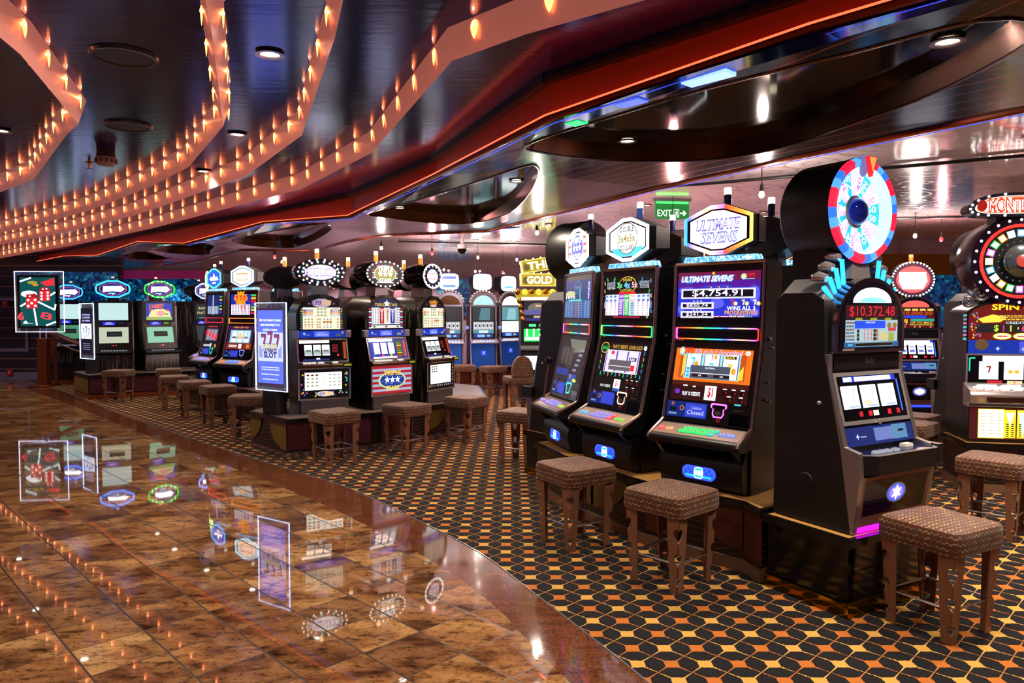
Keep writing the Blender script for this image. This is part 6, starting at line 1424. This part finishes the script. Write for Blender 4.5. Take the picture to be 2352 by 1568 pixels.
def plinth(label, pts, top, skirt, body, panels=(), h=.44, group='low plinths under the slot machines', glow=0):
    """pts anticlockwise from above"""
    ar = sum(pts[i-1][0] * pts[i][1] - pts[i][0] * pts[i-1][1] for i in range(len(pts)))
    if ar < 0: pts = pts[::-1]
    cx = sum(p[0] for p in pts) / len(pts); cy = sum(p[1] for p in pts) / len(pts)
    t = empty('plinth', (cx, cy, 0), 0, label, 'plinth', group); MB.ZO = 0
    L = [(x - cx, y - cy) for x, y in pts]
    b = MB(); b.prism(grow(L, -.03), .07, h - .04, body, 'z'); b.build('body', t)
    b = MB(); b.prism(L, h - .047, h - .003, TOPB, 'z'); tp = b.build('worktop', t, .012)
    b = MB(); b.poly([(x, y, h - .0018) for x, y in grow(L, -.03)], top); b.build('top_laminate', tp)
    b = MB(); b.prism(grow(L, -.015), 0, .075, skirt, 'z'); b.build('skirting', t)
    for (x0, y0), (x1, y1), m, kind in panels:
        p, q = Vector((x0 - cx, y0 - cy)), Vector((x1 - cx, y1 - cy)); d = (q - p); l = d.length; d.normalize(); nn = Vector((d.y, -d.x))
        T = plane((p.x - nn.x * .022, p.y - nn.y * .022, .08), (d.x, d.y, 0), v=(0, 0, 1)); b = MB(T); hh = h - .13
        if kind == 'full': b.rect(l / 2, hh / 2 + .02, l, hh, m, 2)
        elif kind == 'half': b.shape([(0, hh + .03), (0, .05)] + [(l * math.sin(PI / 2 * i / 8), .05 + (hh - .02) * (1 - math.cos(PI / 2 * i / 8))) for i in range(1, 9)] + [(l, hh + .03)], m, 2)
        else: b.shape([(l, hh + .03)] + [(l - l * math.sin(PI / 2 * i / 8), .05 + (hh - .02) * (1 - math.cos(PI / 2 * i / 8))) for i in range(8, 0, -1)] + [(l, .05)], m, 2)
        b.build('inlay_panel', t)
    return t
plinth('dark plinth with tan top under the three near octagon-sign machines', [(1.44, 4.23), (1.40, 4.43), (.90, 4.95), (.80, 5.11), (.45, 5.74), (.40, 5.86), (.19, 6.48), (.62, 6.68), (1.15, 7.0), (2.0, 7.3), (2.9, 6.4), (2.7, 5.3), (2.1, 4.62)][::-1] and
       [(1.44, 4.23), (2.1, 4.62), (2.7, 5.3), (2.9, 6.4), (2.0, 7.3), (1.15, 7.0), (.62, 6.68), (.19, 6.48), (.40, 5.86), (.45, 5.74), (.80, 5.11), (.90, 4.95), (1.40, 4.43)], TAN, SKIRT, PLWOOD,
       [((1.40, 4.43), (1.44, 4.23), MAHO, 'full'), ((1.15, 4.69), (1.40, 4.43), MAHO, 'flip'), ((.90, 4.95), (1.08, 4.76), MAHO, 'full'), ((.6, 5.47), (.80, 5.11), MUST, 'half'), ((.45, 5.74), (.58, 5.5), MUST, 'flip')])
plinth('glossy black plinth with tan top under the big prize wheel machine', [(1.735, 3.715), (2.385, 4.085), (2.095, 4.6), (1.45, 4.225)], TAN, GOLDT, BLACKG, h=.425)
plinth('black plinth with tan top under the far wheel-topped machine', [(.103, 7.2), (.45, 6.72), (1.02, 7.1), (.685, 7.655)], TAN, GOLDT, BLACK, h=.43)
CN = [(-2.42, 7.79), (-1.57, 8.33), (-1.06, 8.9), (-.62, 9.39), (-.34, 9.95), (-.5, 11.4), (-1.4, 12.2), (-3.2, 13.3), (-5.2, 13.75), (-5.85, 13.1), (-5.55, 12.5), (-5.4, 12.12), (-4.95, 11.65), (-4.65, 11.22), (-3.95, 10.82), (-2.92, 9.5), (-3.07, 8.5)]
plinth('decorated plinth with mustard and burgundy panels under the round-topped machines', CN, TOPG, GLIT, PLWOOD,
       [((-3.07, 8.5), (-2.86, 8.27), MUST, 'half'), ((-2.73, 8.13), (-2.55, 7.93), MUST, 'flip'), ((-2.55, 7.93), (-2.44, 7.81), MUST, 'full'), ((-2.40, 7.80), (-2.2, 7.93), BURG, 'full'), ((-1.95, 8.09), (-1.6, 8.31), BURG, 'full'), ((-1.5, 8.39), (-1.2, 8.67), MAHO, 'full'), ((-1.05, 8.91), (-.8, 9.19), MUST, 'half')])
plinth('plinth with olive end panel and copper skirting under the hexagon-sign machines', [(-7.65, 13.16), (-7.05, 13.62), (-6.5, 13.9), (-6.0, 14.4), (-5.8, 15.1), (-6.2, 15.8), (-7.8, 15.4), (-8.45, 14.06)], TOPG, RUST, PLWOOD,
       [((-8.45, 14.06), (-7.67, 13.18), MUST, 'full'), ((-7.63, 13.18), (-7.35, 13.39), BURG, 'full'), ((-7.25, 13.47), (-7.05, 13.62), BURG, 'flip'), ((-7.05, 13.62), (-6.5, 13.9), BURG, 'full')])
plinth('wooden plinth under the three arched silver machines', [(-1.75, 14.68), (-.9, 14.75), (-.15, 15.05), (.45, 15.95), (.2, 16.7), (-1.6, 16.0)], TOPG, GLIT, MAHO)
plinth('dark plinth under the golden tower machine', [(.1, 12.66), (.82, 12.7), (.78, 13.35), (.06, 13.3)], TOPG, GLIT, PLWOOD)
plinth('dark plinth under the half-hidden video machine at the far left', [(-10.2, 16.1), (-9.5, 16.22), (-9.6, 16.85), (-10.35, 16.8)], TOPG, RUST, PLWOOD)
plinth('dark plinth under the MONTE CARLO spin wheel machine', [(3.99, 6.42), (4.9, 6.22), (5.04, 6.84), (4.13, 7.04)], TAN, SKIRT, PLWOOD, [((4.03, 6.41), (4.4, 6.33), BURG, 'flip')])
plinth('dark plinth under the machine with the white bulb-ringed sign', [(4.56, 8.88), (5.32, 8.83), (5.36, 9.48), (4.62, 9.52)], TAN, SKIRT, PLWOOD, h=.43)
plinth('dark plinth under the wheel-backed machine at the right', [(4.56, 7.42), (5.28, 7.42), (5.28, 7.99), (4.56, 7.99)], TAN, SKIRT, PLWOOD, h=.43)

# ---------------------------------------------------------------- lit poster stands and the dice screen
ACR = NT('clear_acrylic'); ACR.p(Base_Color=(.8, .85, 1), Roughness=.03, Alpha=.12); ACR = ACR.m
LEDW = E('#b8c8ff', 4.5)
def poster(label, x, y, rz, w, z0, z1, draw, group, base_z):
    t = empty('poster_stand', (x, y, base_z), rz, label, 'lit poster', group); MB.ZO = base_z
    b = MB(); b.box(-.2, .02, .03, .19, base_z, z0 + .05, BLACK); b.box(-.06, .06, .03, .1, z0 - .02, z1 - .2, BLACK); b.build('post', t, .006)
    b = MB(); b.box(-w / 2, w / 2, -.012, .0, z0, z1, ACR); b.build('acrylic_panel', t)
    b = MB(); b.tube([(-w/2, -.006, z0), (w/2, -.006, z0), (w/2, -.006, z1), (-w/2, -.006, z1)], .008, LEDW, 6, closed=True); b.build('light_edge', t)
    b = MB(plane((0, -.0135, (z0 + z1) / 2), (1, 0, 0), v=(0, 0, 1))); draw(b, w, z1 - z0); b.build('poster_sheet', t)
    b = MB()
    for s in (-1, 1):
        for z in (z0 + .035, z1 - .035): b.lathe([(.008, -.022), (.008, -.012), (1e-4, -.012)], CHROME, (s * (w / 2 - .03), 0, z), 'y', n=8); b.lathe([(1e-4, -.022), (.008, -.022)], CHROME, (s * (w / 2 - .03), 0, z), 'y', n=8)
    b.build('standoff', t)
    return t
def sheet_big(b, w, h):
    B1, B2 = E('#5466f4', 1.35), E('#d4daff', 1.8)
    b.rect(0, 0, w - .1, h - .12, B1, 0); b.rect(0, .0, w - .1, h * .33, E('#b8c0ff', 1.3), 1); b.rect(0, h/2 - .07, w - .1, .022, E('#5a3c58', .5), 2); b.rect(0, -h/2 + .07, w - .1, .022, E('#5a3c58', .5), 2)
    for i, (t, q) in enumerate((('WIN YOUR SHARE OF $100,000', .36), ('$50,000 GRAND PRIZE TO THE', .32), ('ULTIMATE SLOT CHAMPION', .24))): b.text(t, 0, h * .30 - i * .052, .024, B2, 3, w=q, off=.02)
    for i, (u, v) in enumerate(((-.11, .07), (.0, .10), (.11, .07))): b.seven(u, v, .145, E('#6a3a78', .8), 3); b.seven(u, v, .12, E('#9a4a70', .9), 4)
    b.text('$100,000', 0, .005, .05, E('#3a3060', .6), 5, w=.25, off=.06); b.text('$100,000', 0, .005, .045, E('#f0ec90', 1.4), 7, w=.24, off=.01); b.text('ULTIMATE', 0, -.04, .04, E('#4a2048', .7), 5, w=.22, off=.04); b.text('SLOT', 0, -.09, .06, E('#4a4c90', .8), 5, w=.22, off=.05)
    for s in (-1, 1): b.shape([(s*.13, -.12), (s*.19, -.12), (s*.19, .02), (s*.13, -.03)], E('#98a0e0', 1), 2)
    rows(b, 0, -.24, .30, .05, 2, [B2], 3, .35); rows(b, 0, -.305, .30, .02, 1, [B2], 3, .5); rows(b, 0, -.36, .26, .02, 1, [B2], 3, .4)
def sheet_small(b, w, h):
    b.rect(0, 0, w - .16, h - .16, E('#14142c', .6), 0); b.rect(0, .0, w - .16, .28, E('#d8e0ff', 1.4), 1)
    for i in range(3): b.text(('WIN YOUR SHARE', 'OF $100,000', 'SLOT CHAMPION')[i], 0, h * .30 - i * .055, .03, E('#b8c0ff', 1.2), 2, w=.32, off=.03)
    b.seven(0, .03, .13, E('#8a8ab8', .9), 3); b.seven(-.1, .0, .11, E('#8a8ab8', .9), 3); b.seven(.1, .0, .11, E('#8a8ab8', .9), 3); b.text('SLOT', 0, -.09, .05, E('#6a70a8', .9), 3, w=.2)
    rows(b, 0, -.28, .28, .14, 4, [E('#8a90c8', .9)], 2, .3)
GP = 'edge-lit acrylic poster stands'
poster('large blue edge-lit poster for a $100,000 slot contest', -2.66, 8.09, math.radians(-33), .52, .72, 1.69, sheet_big, GP, .44)
poster('narrow-looking edge-lit poster beside the blank-screened video machine', -7.83, 13.5, math.radians(-37), .58, .72, 1.735, sheet_small, GP, .44)
t = empty('display_stand', (-9.95, 15.45, 0), math.radians(6), 'tall screen with red dice on a green table, on a copper post', 'screen'); MB.ZO = 0
COPP = mat('copper_brown_post', '#7a3a1c', .3, .6)
b = MB(); b.box(-.10, .10, .03, .2, 0, 1.02, COPP); b.box(-.22, .22, -.1, .35, 0, .03, COPP); b.build('post', t, .01)
b = MB(); b.tube([(-.06, .11, 1.0), (-.06, .11, 1.25)], .018, CHROME, 8); b.tube([(.06, .11, 1.0), (.06, .11, 1.25)], .018, CHROME, 8); b.build('neck', t)
b = MB(); b.prism([(.1, 1.0), (.30, 1.02), (.24, .78), (.15, .56), (.1, .55)], .09, .12, COPP, 'y'); b.build('bracket', t)
z0, z1, w = 1.16, 2.43, .97
b = MB(); b.box(-w/2, w/2, .0, .012, z0, z1, ACR); b.build('acrylic_panel', t)
b = MB(); b.tube([(-w/2, .006, z0), (w/2, .006, z0), (w/2, .006, z1), (-w/2, .006, z1)], .009, E('#e0e0ff', 3), 6, closed=True); b.build('light_edge', t)
b = MB(); b.box(-.41, .41, -.06, -.002, z0 + .08, z1 - .08, BLACK); sc = b.build('screen_case', t, .01)
b = MB(plane((0, -.062, (z0 + z1) / 2), (1, 0, 0), v=(0, 0, 1))); b.rect(0, 0, .70, 1.02, E('#0a5a5c', .7), 0)
WL = E('#e8fbff', 1.2)
for p, q in (((-.35, .42), (-.12, .5)), ((-.35, -.1), (-.15, .02)), ((.0, .0), (.33, -.17)), ((.33, -.17), (.35, -.05)), ((-.09, -.05), (-.03, -.5)), ((.15, -.5), (.35, -.42)), ((.2, .1), (.35, .2))):
    d = Vector((q[0]-p[0], q[1]-p[1])).normalized(); nn = Vector((-d.y, d.x)) * .018; b.shape([(p[0]-nn.x, p[1]-nn.y), (q[0]-nn.x, q[1]-nn.y), (q[0]+nn.x, q[1]+nn.y), (p[0]+nn.x, p[1]+nn.y)], WL, 1)
b.shape([(.05, .40), (.33, .5), (.34, .34), (.16, .33)], E('#e03040', 1), 1); b.ell(-.1, .4, .10, .035, E('#b0a030', .8), 1); b.ell(-.04, .35, .06, .03, E('#c89030', .9), 1)
b.ell(-.17, .16, .16, .07, E('#f4fbff', 1.4), 2, 28); b.ell(-.13, .14, .11, .045, E('#e8a0c8', 1.1), 3, 28); b.ell(-.15, .17, .06, .02, E('#ffffff', 1.8), 4)
def die(u, v, s, pips, top):
    b.shape([(u-s, v-s), (u+s, v-s*.9), (u+s, v+s), (u-s, v+s*.9)], E('#d8242c', 1), 5); b.shape([(u-s, v+s*.9), (u+s, v+s), (u+s*.7, v+s*1.7), (u-s*.8, v+s*1.6)], E('#b01820', .9), 5)
    for a, c in pips: b.ell(u + a*s, v + c*s, s*.24, s*.24, W1, 6, 12)
    for a, c in top: b.ell(u + a*s, v + c*s, s*.2, s*.13, W1, 6, 12)
die(-.12, -.03, .115, [(-.6, -.55), (.6, -.5), (0, 0), (-.6, .55), (.6, .6)], [(-.3, 1.25)]); die(.14, .12, .11, [(-.55, -.6), (-.55, 0), (-.55, .6), (.55, -.55), (.55, .05), (.55, .65)], [(-.3, 1.3), (.35, 1.35)])
b.text('8', .16, -.30, .15, E('#e8404c', 1.1), 3, w=.24, off=.01, rot=-.25); b.text('6', -.34, -.30, .16, E('#e8404c', 1.1), 3, w=.13, off=.03)
b.shape([(-.30, -.44), (-.25, -.47), (-.20, -.44), (-.25, -.39)], W1, 3); rows(b, -.2, -.455, .2, .02, 1, [W1], 3); b.build('screen', sc)

# ---------------------------------------------------------------- stools
HALF = .19
def leg_half(flip):
    """half of a folded metal leg: plate running from the fold inward, heart cut-outs across the fold"""
    H, wt, wb = .44, .084, .050; pts = [(wb, 0), (wt, H), (0, H)]
    for zc, h in ((.345, .052), (.205, .044), (.075, .030)):
        wd = .50 * (wb + (wt - wb) * zc / H)
        pts += [(0, zc + h * .42), (wd * .42, zc + h * .62), (wd * .82, zc + h * .5), (wd, zc + h * .1), (wd * .8, zc - h * .35), (0, zc - h)]
    return pts + [(0, 0)]
def leg_mb(sx, sy):
    b = MB(); th = .006
    for ax in (0, 1):
        pts = leg_half(0); n = len(pts); vs = []
        for o in (0, th):
            for s, z in pts:
                spl = HALF - .022 * (.44 - z) / .44    # legs lean slightly inward to the floor
                x, y = (spl - s, spl - o) if ax == 0 else (spl - o, spl - s)
                vs.append((sx * x, sy * y, z))
        b.add(vs, [tuple(range(n)), tuple(range(2 * n - 1, n - 1, -1))] + [(i, (i+1) % n, n + (i+1) % n, n + i) for i in range(n)], BRONZE)
    return b
def cushion(b, half, prof, e=10, m=None, n=48):
    vs = []
    for s, z in prof:
        for i in range(n):
            q = 2 * PI * i / n; c, d = math.cos(q), math.sin(q); r = (abs(c) ** e + abs(d) ** e) ** (-1 / e)
            vs.append((half * s * r * c, half * s * r * d, z))
    fs = [(i*n + t, i*n + (t+1) % n, (i+1)*n + (t+1) % n, (i+1)*n + t) for i in range(len(prof) - 1) for t in range(n)]
    b.add(vs, fs + [tuple(range((len(prof)-1)*n, len(prof)*n))], m or FABRIC, True)
def make_stool(x, y, rz, label, group, name='stool'):
    t = empty(name, (x, y, 0), rz, label, name.replace('_', ' '), group); MB.ZO = 0
    b = MB(); cushion(b, .212, [(.90, .436), (.985, .44), (1.0, .455), (1.0, .51), (.992, .535), (.965, .548), (.90, .554), (.7, .558), (.4, .560), (.05, .561)]); b.build('seat', t)
    for sx in (-1, 1):
        for sy in (-1, 1): leg_mb(sx, sy).build('leg', t)
    b = MB(); r = .166
    b.tube([(-r, -r, .17), (r, -r, .17), (r, r, .17), (-r, r, .17)], .011, mat('stretcher_steel', '#c4c0c8', .25, .7), 8, closed=True); b.build('stretcher', t)
    return t
GS = 'square stools with dotted brown seats and heart-cut legs'
st = [(2.164, 3.664, 28.4, 'square dotted stool in front of the big prize wheel machine, nearest stool at the right'),
 (.945, 4.305, 42, 'square dotted stool before the ULTIMATE SEVENS machine'),
 (.438, 5.02, 31.7, 'square dotted stool before the DOUBLE DOLLARS machine'),
 (3.48, 5.24, 43, 'square dotted stool before the MONTE CARLO spin wheel at the right edge'),
 (3.76, 6.9, 40, 'square dotted stool seen just right of the prize wheel machine, left one of two'),
 (4.08, 7.42, 42, 'square dotted stool beyond the prize wheel machine, right one of two'),
 (-1.875, 7.70, 42.5, 'square dotted stool before the SUPER LUCKY machine'),
 (-1.19, 8.235, 48, 'square dotted stool before the red-striped TRIPLE STARS machine'),
 (-.56, 8.96, 52, 'square dotted stool before the machine with the round bulb-ringed sign'),
 (-3.3, 9.12, 10, 'square dotted stool left of the large blue lit poster'),
 (-4.15, 10.3, 40, 'square dotted stool before the fiery 777 machine'),
 (-4.78, 10.98, 35, 'square dotted stool before the blue octagon-sign machine'),
 (-5.48, 11.85, 30, 'square dotted stool at the left end of the octagon-sign group'),
 (-6.25, 13.3, 25, 'square dotted stool before the green hexagon-sign machine'),
 (-7.0, 13.0, 0, 'square dotted stool before the blank-screened video machine, leftmost stool'),
 (-.92, 14.2, 10, 'square dotted stool before the left arched silver machine'),
 (-.36, 13.9, 30, 'square dotted stool before the middle arched silver machine'),
 (.10, 7.72, 62, 'square dotted stool half hidden behind the grey leftmost machine of the near row')]
proto = None
for x, y, a, lab in st:
    if proto is None: proto = make_stool(x, y, math.radians(a), lab, GS)
    else: copy_tree(proto, (x, y, 0), math.radians(a), lab)
ch = make_stool(.10, 11.75, math.radians(20), 'stool-high chair with a rounded dotted backrest facing the golden tower machine', None, 'chair')
MB.ZO = 0
b = MB(); prof = [(-.17, .0), (.17, .0), (.175, .12), (.15, .22), (.105, .29), (.05, .325), (-.05, .325), (-.105, .29), (-.15, .22), (-.175, .12)]
b.prism([(a, c + .56) for a, c in prof], -.21, -.145, FABRIC, 'y'); b.build('backrest', ch, .02)

# ---------------------------------------------------------------- pull lever on the near grey machine, key box on far plinth wheel machine
t = MA1
MB.ZO = PLZ
b = MB(); b.tube([(-.30, .10, .83), (-.345, .16, 1.13)], .008, mat('copper_rod', '#b07a60', .25, .8), 8); lv = b.build('pull_lever', t)
b = MB(); b.ball((-.35, .165, 1.16), .034, BLACKG, 14, 9); b.build('lever_knob', lv)

# ---------------------------------------------------------------- camera and picture settings
cam = bpy.data.cameras.new('camera'); cam.sensor_width = 36; cam.lens = 1683 / 2352 * 36; cam.clip_end = 100
co = bpy.data.objects.new('camera', cam); COL.objects.link(co); co.location = (0, 0, 1.6); co.rotation_euler = (PI / 2 - math.atan(70 / 1683), 0, 0)
SC.camera = co
SC.view_settings.view_transform = 'Standard'; SC.view_settings.look = 'None'; SC.view_settings.gamma = 1; SC.view_settings.use_curve_mapping = False
SC.view_settings.exposure = 0.3
try:
    SC.cycles.use_adaptive_sampling = True; SC.cycles.adaptive_threshold = .03; SC.cycles.max_bounces = 6; SC.cycles.diffuse_bounces = 2; SC.cycles.glossy_bounces = 4; SC.cycles.transparent_max_bounces = 6; SC.cycles.use_denoising = True; SC.cycles.sample_clamp_indirect = 6; SC.cycles.caustics_reflective = False; SC.cycles.caustics_refractive = False
except Exception: pass
